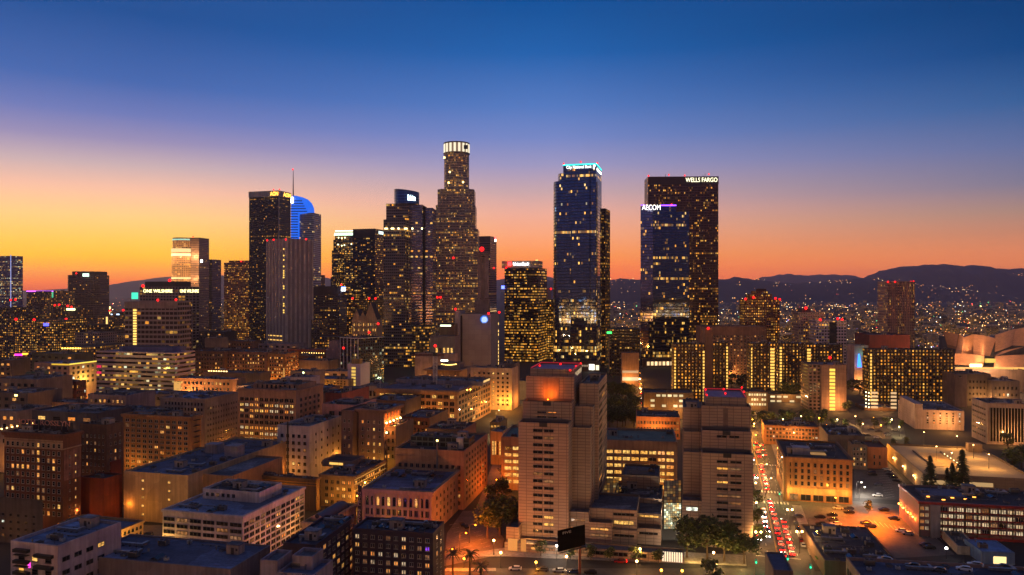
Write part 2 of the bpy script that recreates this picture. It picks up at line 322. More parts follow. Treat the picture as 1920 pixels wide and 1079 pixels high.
# ---------------------------------------------------------------- buildings
ROOT_INV = {}
class Bld:
    def __init__(s, name, label, Y, xc, xf, top, side=None, dep=None, yaw=14, cat='building', base=0., group=None):
        s.yaw = yaw; s.wins = []; s.boxes = []; s.rnd = random.Random(sum(map(ord, label)))
        fr = s.frame(Y, xc, xf, top, side, dep, base)
        s.root = empty(name, fr['O'].copy(), label, cat, group); s.fr = fr
    def frame(s, Y, xc, xf, top, side=None, dep=None, base=0., zt=None, yaw=None):
        Rv, Dv = axes(s.yaw if yaw is None else yaw); C = Vector((X(xc, Y), Y, 0))
        def solve(u, px):
            k = (px-960)/FPX; return (k*C.y-C.x)/(u.x-k*u.y)
        t = solve(Rv, xf); w = abs(t)
        d = dep if side is None else abs(solve(Dv, side))
        if dep and side is not None: d = min(d, dep)
        O = C.copy() if t > 0 else C+Rv*t
        O.z = base
        return dict(O=O, R=Rv, D=Dv, w=w, d=d, z0=base, z1=Z(top, Y) if zt is None else zt)
    def walls(s, fr, mat, name='wall', parapet=.9, roof=ROOF_B, cornice=None, cmat=None, parent=None, rname='roof'):
        """hollow-topped box: outer walls, parapet ring; the roof deck is a part of its own"""
        O, Rv, D, w, d, z0, z1 = (fr[k] for k in ('O','R','D','w','d','z0','z1')); O = Vector((O.x, O.y, 0)); b = MB()
        du, dv = mat.get('du', 1.), mat.get('dv', 1.); par = parent or s.root
        c = [O, O+Rv*w, O+Rv*w+D*d, O+D*d]; up = Vector((0,0,1)); h = z1-z0
        for k in range(4):
            p, q = c[k], c[(k+1) % 4]; l = (q-p).length; nu = max(1, round(l/du)) if du != 1. else l; nv = max(1, round(h/dv)) if dv != 1. else h
            u0 = 40*k if du != 1. else 0
            b.face([p+up*z0, q+up*z0, q+up*z1, p+up*z1], [(u0,0),(u0+nu,0),(u0+nu,nv),(u0,nv)], 0)
        t = min(.45, w*.1, d*.1); i = [O+Rv*t+D*t, O+Rv*(w-t)+D*t, O+Rv*(w-t)+D*(d-t), O+Rv*t+D*(d-t)]
        pm = s.pmat if hasattr(s, 'pmat') else mat
        idx = 1
        for k in range(4):
            l = (k+1) % 4
            b.face([c[k]+up*z1, c[l]+up*z1, i[l]+up*z1, i[k]+up*z1], None, idx)
            b.face([i[l]+up*(z1-parapet), i[k]+up*(z1-parapet), i[k]+up*z1, i[l]+up*z1], None, idx)
        wo = b.build(name, [mat, cmat or s.coping(mat)], par)
        r = MB(); r.face([p+up*(z1-parapet) for p in i], [(0,0),(w,0),(w,d),(0,d)]); s.roof = r.build(rname, roof, par)
        if cornice:
            ch, cp, drop = cornice; k = MB(); m = cmat or s.coping(mat)
            for A, U, V, ll in ((O-Rv*cp-D*cp, Rv, D, w+2*cp), (O+Rv*w, D, Rv, d), (O+Rv*(-cp)+D*d, Rv, D, w+2*cp), (O-Rv*cp, D, Rv, d)):
                k.hexa(A+up*(z1-drop-ch), U*ll, V*cp, up*ch)
                k.hexa(A+up*(z1-drop-ch*1.8)+V*cp*(.0 if A is None else .25), U*ll, V*cp*.5, up*ch*.8-up*.004)
            k.build('cornice', m, par)
        s.boxes.append(fr); return wo
    def coping(s, mat):
        if 'du' in mat: 
            g = [n for n in mat.node_tree.nodes if n.type == 'GROUP'][0]; c = tuple(round(x, 4) for x in g.inputs['Wall'].default_value[:3])
            return plain(c, .7, name='coping')
        return mat
    def at(s, fr, face, u, z, out=0.):
        O, Rv, D, w, d = (fr[k] for k in ('O','R','D','w','d')); a = -R_(s.yaw) if 'a' not in fr else fr['a']
        if face == 'F': p = O+Rv*u-D*out; rz = a
        elif face == 'R': p = O+Rv*(w+out)+D*u; rz = a+math.pi/2
        elif face == 'L': p = O+D*(d-u)-Rv*out; rz = a-math.pi/2
        else: p = O+Rv*(w-u)+D*(d+out); rz = a+math.pi
        return Vector((p.x, p.y, z)), rz
    def flen(s, fr, face): return fr['w'] if face in 'FB' else fr['d']
    def grid(s, face, nc, nr, u0=.03, u1=.97, t0=.03, t1=.97, wf=.6, hf=.55, lit=.15, style='sash', mix=(('warm',3),('yellow',3),('dim',4),('white',1)), frame=None, fr=None, pat=None, skip=None):
        """rows of windows; u and t are shares of the face's width and of its height from the top down"""
        fr = fr or s.fr; L_ = s.flen(fr, face); h = fr['z1']-fr['z0']; cw = L_*(u1-u0)/nc; chh = h*(t1-t0)/nr
        kinds = [k for k, n in mix for _ in range(n)]
        for r in range(nr):
            for c in range(nc):
                if skip and skip(c, r): continue
                on = pat(c, r) if pat else None
                if on is None: on = s.rnd.choice(kinds) if s.rnd.random() < lit else None
                elif on is False: on = None
                elif on is True: on = s.rnd.choice(kinds)
                zc = fr['z1']-h*t0-chh*(r+.5)-chh*hf*.5
                p, rz = s.at(fr, face, L_*u0+cw*(c+.5), zc, .015)
                s.wins.append((p, rz, cw*wf, chh*hf, style, on, frame or FRAME))
    def finish(s, cap=100):
        """the windows that show largest become parts of their own, what is beyond the cap one part"""
        def size(q):
            n = Vector((math.sin(q[1]), -math.cos(q[1]), 0)); v = Vector((q[0].x, q[0].y, q[0].z-CAMZ)); return -q[2]*q[3]*max(.001, -n.dot(v))/v.length**3
        ws = sorted(s.wins, key=size); rest = MB()
        for n, (p, rz, w, h, st, on, fm) in enumerate(ws):
            me = window_mesh(w, h, st, on, fm)
            if n < cap: link('window', me, s.root, p-s.root.location, rz)
            else:
                mt = Matrix.Translation(p) @ Matrix.Rotation(rz, 4, 'Z')
                mi = {None: 1, 'warm': 2, 'yellow': 3, 'dim': 4, 'white': 5, 'purple': 6, 'cream': 7}[on]
                for f in me.polygons:
                    rest.face([mt @ me.vertices[v].co for v in f.vertices], None, mi if f.material_index == 1 else 0)
        if rest.f: rest.build('window', [ws[-1][6], GLASS]+[LIT[k] for k in ('warm','yellow','dim','white','purple','cream')], s.root)['kind'] = 'stuff'
        return s
    # --- fittings
    def bands(s, face, zs, out=.35, th=.5, mat=None, name='ledge', fr=None, u0=0, u1=1):
        fr = fr or s.fr; b = MB(); L_ = s.flen(fr, face); Rv, D = fr['R'], fr['D']
        for z in zs:
            p, rz = s.at(fr, face, L_*u0, z, -.01); q, _ = s.at(fr, face, L_*u1, z, -.01); n = Vector((math.sin(rz), -math.cos(rz), 0))
            b.hexa(p+n*out, q-p, -n*out, (0,0,th))
        return b.build(name, mat or s.mat, s.root)
    def piers(s, face, n, wid=.8, out=.35, mat=None, fr=None, t0=.0, t1=1., name='pilaster'):
        fr = fr or s.fr; L_ = s.flen(fr, face); h = fr['z1']-fr['z0']; za, zb = fr['z1']-h*t1, fr['z1']-h*t0
        b = MB()
        for k in range(n+1):
            u = min(L_-wid, max(0, L_*k/n-wid/2)); p, rz = s.at(fr, face, u, za, -.01); q, _ = s.at(fr, face, u+wid, za, -.01); nn = Vector((math.sin(rz), -math.cos(rz), 0))
            b.hexa(p+nn*out, q-p, -nn*out, (0,0,zb-za))
        return b.build(name, mat or s.mat, s.root)
    def box(s, name, fr, mat, u, v, z, sx, sy, sz, roofm=None):
        """block standing in the frame's own axes: u along the front, v into the depth"""
        b = MB(); Rv, D = fr['R'], fr['D']; p = fr['O']+Rv*u+D*v; b.hexa((p.x, p.y, z), Rv*sx, D*sy, (0,0,sz)); return b.build(name, mat, s.root)
    def clutter(s, n=6, *a, **k):
        s.clutter_(n, *a, **k)
        if n > 2 and s.fr['O'].y < 620 and not k.get('kinds'): s.clutter_(int(n*(3.2 if s.fr['O'].y < 450 else 1.8)), *a, kinds=('pipe_run','roof_hatch','small_unit','duct','small_unit','vent_pipe','pipe_run','mast','air_conditioner','roof_hatch','skylight','satellite_dish'), **k)
    def clutter_(s, n=6, fr=None, parapet=.9, kinds=('air_conditioner','vent_pipe','stair_house','duct','skylight','vent_pipe','air_conditioner'), avoid=()):
        fr = fr or s.fr; z = fr['z1']-parapet; taken = list(avoid)
        for k in range(n):
            kd = kinds[k % len(kinds)]; me, sx, sy = CL[kd]
            for _ in range(12):
                u = s.rnd.uniform(sx*.6+.6, max(sx*.6+.7, fr['w']-sx*.6-.6)); v = s.rnd.uniform(sy*.6+.6, max(sy*.6+.7, fr['d']-sy*.6-.6))
                if all(abs(u-a) > (sx+c)/2 or abs(v-b_) > (sy+e)/2 for a, b_, c, e in taken): break
            else: continue
            if fr['w'] < sx*1.3 or fr['d'] < sy*1.3: continue
            taken.append((u, v, sx, sy)); p = fr['O']+fr['R']*u+fr['D']*v
            link(kd, me, s.root, Vector((p.x, p.y, z))-s.root.location, -R_(s.yaw))
    def beacons(s, pts, Y, r=1.5):
        for px, py in pts: beacon(s.root, px, py, Y, r)
def clutter_meshes():
    C = {}
    b = MB(); b.box(-1.5,-1,.3,1.5,1,1.7)
    for x in (-.75,.75): b.tube((x,0,1.7),(x,0,1.95),.55,n=10,m=1)
    for x in (-1.3,1.1):
        for y in (-.9,.7): b.box(x,y,0,x+.2,y+.2,.3,1)
    for k in range(5): b.box(-1.4,-1.05,.5+k*.22,1.4,-1.0,.6+k*.22,1)
    C['air_conditioner'] = (b.mesh('air_conditioner', [GREY, DARK]), 3.2, 2.2)
    b = MB(); b.tube((0,0,0),(0,0,1.2),.22); b.tube((0,0,1.2),(0,0,1.3),.45,.45); b.tube((0,0,1.3),(0,0,1.55),.45,.08)
    C['vent_pipe'] = (b.mesh('vent_pipe', [GREY]), 1.2, 1.2)
    b = MB(); b.box(-2.2,-1.7,0,2.2,1.7,2.9); b.box(-2.4,-1.9,2.9,2.4,1.9,3.1,1); b.box(-.5,-1.76,.1,.5,-1.7,2.15,2); b.box(1.1,-1.75,1.2,1.8,-1.7,2,2)
    C['stair_house'] = (b.mesh('stair_house', [plain((150,140,136), name='stair_house_stucco'), ROOF_B, DARK]), 4.8, 3.8)
    b = MB(); b.box(-4,-.45,.4,4,.45,1.2); b.box(3.1,.45,.4,4,3,1.2)
    for x in (-3.5,-1,1.5,3.5): b.box(x,-.4,0,x+.15,.4,.4,1)
    C['duct'] = (b.mesh('duct', [plain((140,142,146), .4, .6, name='galvanised_steel'), DARK]), 8.2, 3.4)
    b = MB(); b.box(-1.4,-2.2,0,1.4,2.2,.5); b.face([(-1.3,-2.1,.5),(0,-2.1,1.2),(0,2.1,1.2),(-1.3,2.1,.5)],None,1); b.face([(0,-2.1,1.2),(1.3,-2.1,.5),(1.3,2.1,.5),(0,2.1,1.2)],None,1); b.face([(-1.3,-2.1,.5),(1.3,-2.1,.5),(0,-2.1,1.2)],None,1); b.face([(1.3,2.1,.5),(-1.3,2.1,.5),(0,2.1,1.2)],None,1)
    C['skylight'] = (b.mesh('skylight', [GREY, GLASS]), 3, 4.6)
    b = MB(); b.tube((0,0,1.6),(0,0,4.4),1.5,n=14); b.tube((0,0,4.4),(0,0,5.3),1.6,.1,n=14,m=1)
    for a in range(4): b.tube((math.cos(a*1.57+.8)*1.2,math.sin(a*1.57+.8)*1.2,0),(math.cos(a*1.57+.8)*1.2,math.sin(a*1.57+.8)*1.2,1.7),.1,m=1)
    C['water_tank'] = (b.mesh('water_tank', [plain((96,80,70), name='tank_wood'), DARK]), 3.6, 3.6)
    b = MB(); b.tube((-5,0,.3),(5,0,.3),.12,n=6); b.tube((5,0,.3),(5,2.4,.3),.12,n=6)
    for x in (-4.5,-1.5,1.5,4.5): b.box(x,-.2,0,x+.2,.2,.3,1)
    C['pipe_run'] = (b.mesh('pipe_run', [GREY, DARK]), 10.4, 2.8)
    b = MB(); b.box(-.8,-.8,0,.8,.8,.7); b.box(-.9,-.9,.7,.9,.9,.8,1); C['roof_hatch'] = (b.mesh('roof_hatch', [GREY, ROOF_D]), 1.8, 1.8)
    b = MB(); b.box(-.7,-.5,.15,.7,.5,1.05); b.tube((0,0,1.05),(0,0,1.15),.4,n=8,m=1); C['small_unit'] = (b.mesh('small_unit', [plain((160,158,156), .6, name='pale_steel'), DARK]), 1.6, 1.3)
    b = MB(); b.tube((0,0,0),(0,0,1.2),.06); b.tube((0,-.1,1.3),(0,-.3,1.4),.1,.5,n=12); C['satellite_dish'] = (b.mesh('satellite_dish', [GREY]), 1.6, 1.6)
    b = MB(); b.tube((0,0,0),(0,0,5.5),.07,.03,5); b.tube((-.7,0,4.6),(.7,0,4.6),.03,n=4); b.tube((-.5,0,5.1),(.5,0,5.1),.03,n=4); C['mast'] = (b.mesh('mast', [DARK]), 1, 1)
    return C
CL = clutter_meshes()
def text(parent, name, s, p0, p1, z, h, rz, mat, out=.25, depth=.12):
    """raised lettering that fills the width from p0 to p1 on a wall"""
    cu = bpy.data.curves.new(name, 'FONT'); cu.body = s; cu.extrude = depth; cu.align_x = 'CENTER'; cu.resolution_u = 3
    o = bpy.data.objects.new(name, cu); COL.objects.link(o); dg = bpy.context.evaluated_depsgraph_get()
    me = bpy.data.meshes.new_from_object(o.evaluated_get(dg)); bpy.data.objects.remove(o); bpy.data.curves.remove(cu)
    xs = [v.co.x for v in me.vertices]; ys = [v.co.y for v in me.vertices]; w = max(xs)-min(xs); hh = max(ys)-min(ys); cx = (max(xs)+min(xs))/2; y0 = min(ys)
    wid = (Vector(p1)-Vector(p0)).length
    for v in me.vertices:
        x, y, zz = v.co; v.co = ((x-cx)/w*wid, -zz, (y-y0)/hh*h)
    me.materials.clear(); me.materials.append(mat); c = (Vector(p0)+Vector(p1))/2; n = Vector((math.sin(rz), -math.cos(rz), 0))
    return link(name, me, parent, Vector((c.x, c.y, z))+n*out-parent.location, rz)
def sign(b, s, face, u0, u1, z, h, mat, fr=None, name='sign_lettering', out=.3):
    fr = fr or b.fr; L_ = b.flen(fr, face); p, rz = b.at(fr, face, L_*u0, 0); q, _ = b.at(fr, face, L_*u1, 0)
    return text(b.root, name, s, p, q, z, h, rz, mat, out)
BLDS = []; LATER = []
# ---------------------------------------------------------------- hills and ground
def strip(name, pts, mat, z, kind='structure', uvs=None):
    b = MB(); b.face([Vector((p[0], p[1], z)) for p in pts], [(p[0], p[1]) for p in pts]); o = b.build(name, mat); o['kind'] = kind; return o
EARTH = plain((36,34,36), .9, 0, .4, .02, name='city_ground')
strip('ground', [(-11000,-6500),(11000,-6500),(11000,15200),(-11000,15200)], EARTH, -.02)
def ridge(prof, Y, dep, mat, seed=1, step=90):
    """a range of hills: the crest follows the measured heights, spurs run down both slopes"""
    rnd = random.Random(seed); xs0, xs1 = X(prof[0][0], Y), X(prof[-1][0], Y); n = int((xs1-xs0)/step); rows = 14; V = []; F = []
    sp = [rnd.uniform(0, 6.28) for _ in range(8)]
    def crest(x):
        px = x/Y*FPX+960
        for (a, ya), (b, yb) in zip(prof, prof[1:]):
            if a <= px <= b: t = (px-a)/(b-a); t = t*t*(3-2*t); return Z(ya+(yb-ya)*t, Y)
        return 0
    for i in range(n+1):
        x = xs0+(xs1-xs0)*i/n; c = max(0, crest(x))
        for j in range(rows+1):
            t = j/rows; y = Y-dep*.55+dep*t; g = math.sin(math.pi*min(1, t/.55*.5)) if t < .55 else math.cos((t-.55)/.45*math.pi/2)
            w = math.sin(x/310+sp[0])+.6*math.sin(x/140+sp[1]+t*3)+.4*math.sin(x/67+sp[2]-t*5)
            V.append((x, y+rnd.uniform(-20,20), max(-3, c*g**(1.2)*(1+.2*w*(1-g))-2+(rnd.uniform(-.03,.03)*c if c > 5 else 0)+(g**6)*(math.sin(x/83+sp[3])*4+math.sin(x/37+sp[4])*3+math.sin(x/211+sp[5])*5)*(c > 30))))
    for i in range(n):
        for j in range(rows):
            a = i*(rows+1)+j; F.append((a, a+rows+1, a+rows+2, a+1))
    me = bpy.data.meshes.new('hill'); me.from_pydata(V, [], F); me.materials.append(mat); me.polygons.foreach_set('use_smooth', [True]*len(F))
    o = link('hill', me); o['kind'] = 'structure'; return [v for v in V if v[1] < Y-30 and v[2] > 4]
HILL = plain((58,54,60), .95, 0, .5, .004, name='chaparral_hillside'); 
ridge([(-160,548),(60,545),(183,540),(215,534),(262,527),(320,519),(400,516),(480,521),(560,520),(650,522),(760,530),(900,527),(1010,517),(1060,523),(1150,540)], 13500, 3000, HILL, 3, 80)
RG1 = ridge([(940,545),(1010,527),(1070,527),(1110,524),(1170,522),(1215,527),(1262,521),(1350,524),(1380,520),(1420,524),(1480,531),(1560,528),(1640,520),(1700,532),(1800,545)], 7600, 2200, HILL, 5, 45)
ridge([(1330,540),(1400,528),(1440,519),(1475,513),(1510,517),(1545,515),(1588,516),(1610,521),(1650,523),(1720,540)], 13000, 2500, HILL, 8, 70)
RG2 = ridge([(1560,545),(1620,528),(1650,512),(1675,503),(1710,500),(1745,497),(1758,495),(1775,499),(1815,498),(1840,502),(1855,506),(1890,505),(1930,507),(2010,520)], 9500, 2600, HILL, 11, 50)
# ---------------------------------------------------------------- far city: rows of small roofs and trees, too many to count
def far_city(name, n, y0, y1, x0, x1, seed, mats, hmin=4, hmax=11, tall=.06):
    rnd = random.Random(seed); b = MB(); a = R_(14)
    for _ in range(n):
        t = rnd.random(); Y = 1/(1/y0+(1/y1-1/y0)*t); px = rnd.uniform(x0, x1)
        if keep_out(px, Y): continue
        x = X(px, Y); w = rnd.uniform(8, 26); d = rnd.uniform(8, 24); h = rnd.uniform(hmin, hmax) if rnd.random() > tall else rnd.uniform(14, 30)
        r, dd = axes(14+rnd.choice((0,0,0,20,-12))); m = rnd.randrange(len(mats)); O = Vector((x, Y, -.5)); k = len(b.f)
        b.hexa(O, r*w, dd*d, (0,0,h), m, False)
    o = b.build(name, mats); o['kind'] = 'stuff'; return o
def keep_out(px, Y): return Y < 1500 and 300 < px < 1420 and Y > 900
FC = [facade(c, du=3.4, dv=3.3, ww=.45, wh=.45, lit=l, floor=.02, st=2.6, warm=w) for c, l, w in (((96,88,88),.10,.5),((70,62,62),.16,.3),((120,110,104),.08,.7),((52,50,54),.05,.5))]
far_city('far_low_rise_city', 2600, 1250, 6500, 1000, 2000, 21, FC)
far_city('far_low_rise_city', 1500, 1350, 9000, -120, 800, 22, FC, 5, 14, .1)
def lights(name, pts, cols):
    b = MB()
    for p, r, m in pts:
        x, y, z = p; t = (x,y,z+r); q = (x,y,z-r); c = [(x+r,y,z),(x,y+r,z),(x-r,y,z),(x,y-r,z)]
        for k in range(4): b.face([c[k], c[(k+1)%4], t], None, m); b.face([c[(k+1)%4], c[k], q], None, m)
    o = b.build(name, cols); o['kind'] = 'stuff'; return o
LC = [emit((1,.36,.06), 5, 'sodium_glow'), emit((1,.62,.25), 8, 'warm_glow'), emit((.8,.95,1), 7, 'cool_glow'), emit((1,.05,.05), 6, 'red_glow'), emit((.1,1,.35), 5, 'green_glow'), emit((.35,.25,1), 5, 'violet_glow')]
def pick(rnd): return rnd.choices(range(6), (58,28,8,5,2,1))[0]
def far_lights(seed, n, y0, y1, x0, x1, hill=None):
    rnd = random.Random(seed); P = []
    for _ in range(n):
        Y = 1/(1/y0+(1/y1-1/y0)*rnd.random()); px = rnd.uniform(x0, x1)
        if keep_out(px, Y): continue
        P.append(((X(px,Y), Y, rnd.uniform(5,14)), Y/FPX*rnd.uniform(.35,1.0)*(1.3 if rnd.random() < .1 else .8), pick(rnd)))
    for _ in range(int(n/22)):                                # streets: evenly spaced lamps along a line
        Y = 1/(1/y0+(1/y1-1/y0)*rnd.random()); x = X(rnd.uniform(x0, x1), Y); r, d = axes(14); u = d if rnd.random() < .45 else r; m = rnd.choice((0,0,1)); 
        for k in range(rnd.randint(5, 14)):
            p = Vector((x, Y, 9))+u*k*rnd.uniform(42,52)
            if p.y > 900 and not keep_out(p.x/p.y*FPX+960, p.y): P.append((tuple(p), p.y/FPX*.5, m))
    return P
PL = far_lights(31, 1500, 1150, 6600, 1000, 2000)+far_lights(33, 800, 1250, 9500, -150, 800)
rh = random.Random(5)
for vs, n, hi in ((RG1, 280, 230), (RG2, 130, 150)):             # houses on the slopes
    vs = [v for v in vs if v[2] < hi and v[0]/v[1]*FPX+960 > 1130]
    for _ in range(n//4):
        q = rh.randrange(len(vs)); m_ = rh.choice((0,0,1))
        if rh.random() > 1-vs[q][2]/hi*.7: continue
        for _k in range(rh.randint(2, 7)):
            v = vs[min(len(vs)-1, max(0, q+rh.randint(-9, 9)))]
            if abs(v[0]-vs[q][0]) < 260: PL.append(((v[0]+rh.uniform(-24,24), v[1], v[2]+8), v[1]/FPX*rh.uniform(.22,.62), m_ if rh.random() < .7 else pick(rh)))
for k in range(9): PL.append(((X(1769+k*5,9450),9400,Z(500.5+(k%3)*.5,9450)), 3.8, 1))
for k in range(12): PL.append(((X(1872+k*4.2+rh.uniform(-2,2),8900),8900,Z(515+rh.uniform(-2,2),8900)), rh.uniform(3,6), 0))
for k in range(4): PL.append(((X(1740+k*4,7400),7400,Z(566,7400)), 7, 1))
lights('far_city_lights', PL, LC)
pe = []; re_ = random.Random(77)                              # the eastern plain behind the viewpoint, mirrored in the glass towers
LC2 = [emit((1,.34,.05), 26, 'eastern_sodium'), emit((1,.55,.18), 24, 'eastern_warm'), emit((.8,.95,1), 18, 'eastern_cool')]+LC[3:]
for _ in range(7000):
    Y = -1/(1/250+(1/6000-1/250)*re_.random()); pe.append(((re_.uniform(-1,1)*(700+abs(Y)*.55), Y, re_.uniform(5,16)), 1.3+abs(Y)/1500*re_.uniform(.6,1.5), pick(re_)))
lights('eastern_city_lights', pe, LC2)
mb = MB(); mb.tube((0,0,0),(0,0,60),1.6,.5,n=5); mb.box(-2,-2,0,2,2,10)
mo = mb.build('radio_mast', GREY); mo.location = (X(1791,9500), 9500, Z(499.5,9500)); tag(mo, 'thin radio mast on the crest of the dark mountain', 'mast')
# ---------------------------------------------------------------- the skyline towers
def put(m, name, mat, b, loc, rz=0):
    return link(name, m.mesh(name, mat if isinstance(mat, list) else [mat]), b.root, Vector(loc)-b.root.location, rz)
def tower(name, label, Y, xc, xf, top, side=None, dep=None, yaw=14, fac=None, roof=ROOF_D, cat='skyscraper', tiers=(), bea=(), br=1.5, **k):
    b = Bld(name, label, Y, xc, xf, top, side, dep, yaw, cat); b.mat = fac; b.walls(b.fr, fac, roof=roof, **k); b.pmat_ = fac
    b.Y = Y; b.beacons(bea, Y, br); return b
def extra(b, name, Y, xc, xf, top, fac, side=None, dep=None, roof=ROOF_D, base=0., yaw=None, **k):
    y0 = b.yaw
    if yaw is not None: b.yaw = yaw
    fr = b.frame(Y, xc, xf, top, side, dep, base); b.walls(fr, fac, name=name, roof=roof, **k); b.yaw = y0; return fr
def prism(b, name, pts, z0, z1, mat, capm=None):
    """upright solid on a free outline; uv runs along the outline in cells"""
    du, dv = mat.get('du', 1.), mat.get('dv', 1.); m = MB(); s = 0; n = len(pts); nv = max(1, round((z1-z0)/dv))
    per = sum((Vector(pts[(k+1)%n])-Vector(pts[k])).length for k in range(n)); tot = max(1, round(per/du))
    for k in range(n):
        p, q = Vector(pts[k]), Vector(pts[(k+1)%n]); l = (q-p).length; a, c = s/per*tot, (s+l)/per*tot; s += l
        m.face([(p.x,p.y,z0),(q.x,q.y,z0),(q.x,q.y,z1),(p.x,p.y,z1)], [(a,0),(c,0),(c,nv),(a,nv)], 0)
    m.face([(p[0],p[1],z1) for p in pts], None, 1); return m.build(name, [mat, capm or ROOF_D], b.root)
def ring(cx, cy, r, n=28, a0=0, a1=2*math.pi, ry=None):
    ry = ry or r
    return [(cx+math.cos(a0+(a1-a0)*k/n)*r, cy+math.sin(a0+(a1-a0)*k/n)*ry) for k in range(n)]
# 1 far west cluster
b = tower('hotel_tower', 'tall blue lit glass hotel tower cut off by the frame edge', 1700, 22, -14, 480, side=43, yaw=20, fac=facade((58,62,96), (40,44,90), 3, 3.7, .9, .55, .10, .25, 1.2, .2, .2, .9))
b.box('crown_fin', b.fr, emit((.45,.5,1), .8, 'blue_crown_light'), b.fr['w']-3, -1, 12, 1.2, 1, b.fr['z1']-10)
T_BR = facade((66,48,44), (20,16,16), 2.8, 3.6, .6, .5, .04, .03, 1.2, warm=.3)
b = tower('office_tower', 'dark brown rounded office tower standing alone against the orange horizon', 1500, 150, 140, 510, dep=10, yaw=8, fac=T_BR)
w_ = (X(182,1500)-X(121,1500))/2; cx_ = (X(182,1500)+X(121,1500))/2
pts_ = [(cx_+sx*w_*u, 1500+v*w_*1.3) for u, v, sx in ((-1,.25,1),(-.8,.05,1),(-.5,-.04,1),(0,-.07,1),(.5,-.04,1),(.8,.05,1),(1,.25,1),(1,1.1,1),(.8,1.3,1),(-.8,1.3,1),(-1,1.1,1))]
prism(b, 'curved_wall', pts_, 0, Z(516,1500), T_BR); prism(b, 'crown', [(cx_+(p[0]-cx_)*.86, 1510+(p[1]-1500)*.8) for p in pts_], Z(516,1500), Z(509,1500), plain((70,50,46), name='dark_stone'))
b.beacons([(143,513)], 1490, 1.6); bx = MB(); bx.box(-6,-.4,0,6,.4,6); o=put(bx,'roof_sign',emit((.7,1,.75), 2.2, 'pale_green_sign'),b,Vector((X(163,1497), 1493, Z(519,1497))))
RES = lambda c, l=.2, f=.05, st=1.7, **k: facade(c, (14,13,14), k.get('du',3.2), k.get('dv',3.2), .5, .5, l, f, st*.9, warm=k.get('w',.25), run=.35)
FAR = [  # name, label, Y, xc, xf, top, side, wall, lit, beacons
 ('apartment_tower','slab with a violet light line along its roof and a green lit corner',1350,50,90,546,101,(58,46,48),.22,()),
 ('apartment_block','dark residential block at the frame edge under the blue hotel tower',1250,-8,44,585,None,(52,40,40),.22,((20,563),(29,562))),
 ('apartment_block','dark block with red roof lights left of the rounded brown tower',1300,100,122,573,None,(50,40,42),.16,((103,573),(111,572))),
 ('office_block','dark office block with a long yellow-green rooftop sign',1250,122,146,578,None,(56,42,42),.14,((127,574),(134,576))),
 ('apartment_tower','residential slab with many yellow windows and two red roof lights',1080,28,66,601,120,(48,40,42),.30,((30,599),(64,600),(124,599))),
 ('apartment_block','residential block showing a bright blue sign near its top',1000,68,108,603,125,(44,38,42),.30,()),
 ('apartment_block','tallest of the many-windowed blocks below the blue hotel tower',1150,-6,27,577,None,(50,40,40),.18,((16,599),)),
 ('office_block','brown block beside the white sign in front of the rounded tower',1050,122,182,609,None,(60,46,44),.12,()),
 ('office_block','slim block with a lit ladder of stair windows beside a pale blue sign',1200,183,207,592,None,(84,64,58),.12,()),
 ('office_block','dark block carrying a pale blue oval sign',1240,207,234,586,None,(50,44,46),.18,((206,583),(231,582))),
 ('warehouse_block','pale low block with a flat roof below the brown tower',900,140,182,624,None,(104,90,88),.10,()),
 ('garage_building','long low building with floodlit upper deck beside the white gridded office',1000,186,236,628,None,(120,96,70),.0,()),
 ('apartment_block','dark low block with a pink and orange shop sign',850,24,56,664,None,(66,54,54),.10,()),
 ('warehouse_block','long warehouse with a row of orange lamps under its eaves',850,114,162,650,205,(84,70,64),.05,()),
 ('office_block','low dark office filling the gap right of the lone brown tower',1120,100,148,640,None,(54,44,44),.26,()),
]
FB = {}
for nm, lb, Y, xc, xf, tp, sd, c, l, be in FAR:
    k = tower(nm, lb, Y, xc, xf, tp, side=sd, dep=None if sd else 30, yaw=16, fac=RES(c, l, .04, 1.9), cat='apartment block' if 'apart' in nm else 'building', bea=be, br=1.8); k.clutter(3); FB[lb] = k
def rounded(b, name, Y, x0, x1, top, mat, r=7., dep=26, base=0.):
    """glass bay whose outer corner is a quarter turn"""
    a0 = X(x0,Y); a1 = X(x1,Y); pts = [(a0, Y+dep)]+[(a0+r-math.cos(t)*r, Y+r-math.sin(t)*r) for t in [k*math.pi/2/9 for k in range(10)]]+[(a1, Y), (a1, Y+dep)]
    return prism(b, name, pts, base, Z(top,Y), mat)
def glow(b, name, px0, px1, py, Y, h, mat, dz=.8):
    m = MB(); y = Y; m.hexa((X(px0,y), y-.6, Z(py,y)-h/2), (X(px1,y)-X(px0,y),0,0), (0,.5,0), (0,0,h)); return m.build(name, mat, b.root)
q = FB['slab with a violet light line along its roof and a green lit corner']; glow(q,'roof_light',50,100,546.5,1345,1.6,emit((.6,.1,1),3,'violet_line')); glow(q,'corner_light',94,100,553,1345,10,emit((.1,.8,.4),.8,'green_wash'))
glow(FB['dark office block with a long yellow-green rooftop sign'],'roof_sign',125,144,580.5,1245,3,emit((.85,1,.35),5,'lime_sign'))
glow(FB['residential block showing a bright blue sign near its top'],'sign_panel',82,94,609,995,3.4,emit((.05,.06,1),5,'blue_sign'))
glow(FB['dark block carrying a pale blue oval sign'],'sign_panel',208,224,590.5,1235,3,emit((.55,.75,1),2.5,'pale_blue_sign'))
glow(FB['slim block with a lit ladder of stair windows beside a pale blue sign'],'stair_light',199,202,609,1194,24,emit((1,.65,.2),1.6,'stair_glow'))
for k in range(3): glow(FB['long low building with floodlit upper deck beside the white gridded office'],'flood_light',190+k*5,193+k*5,633,994,1.6,emit((1,.75,.3),9,'floodlight'))
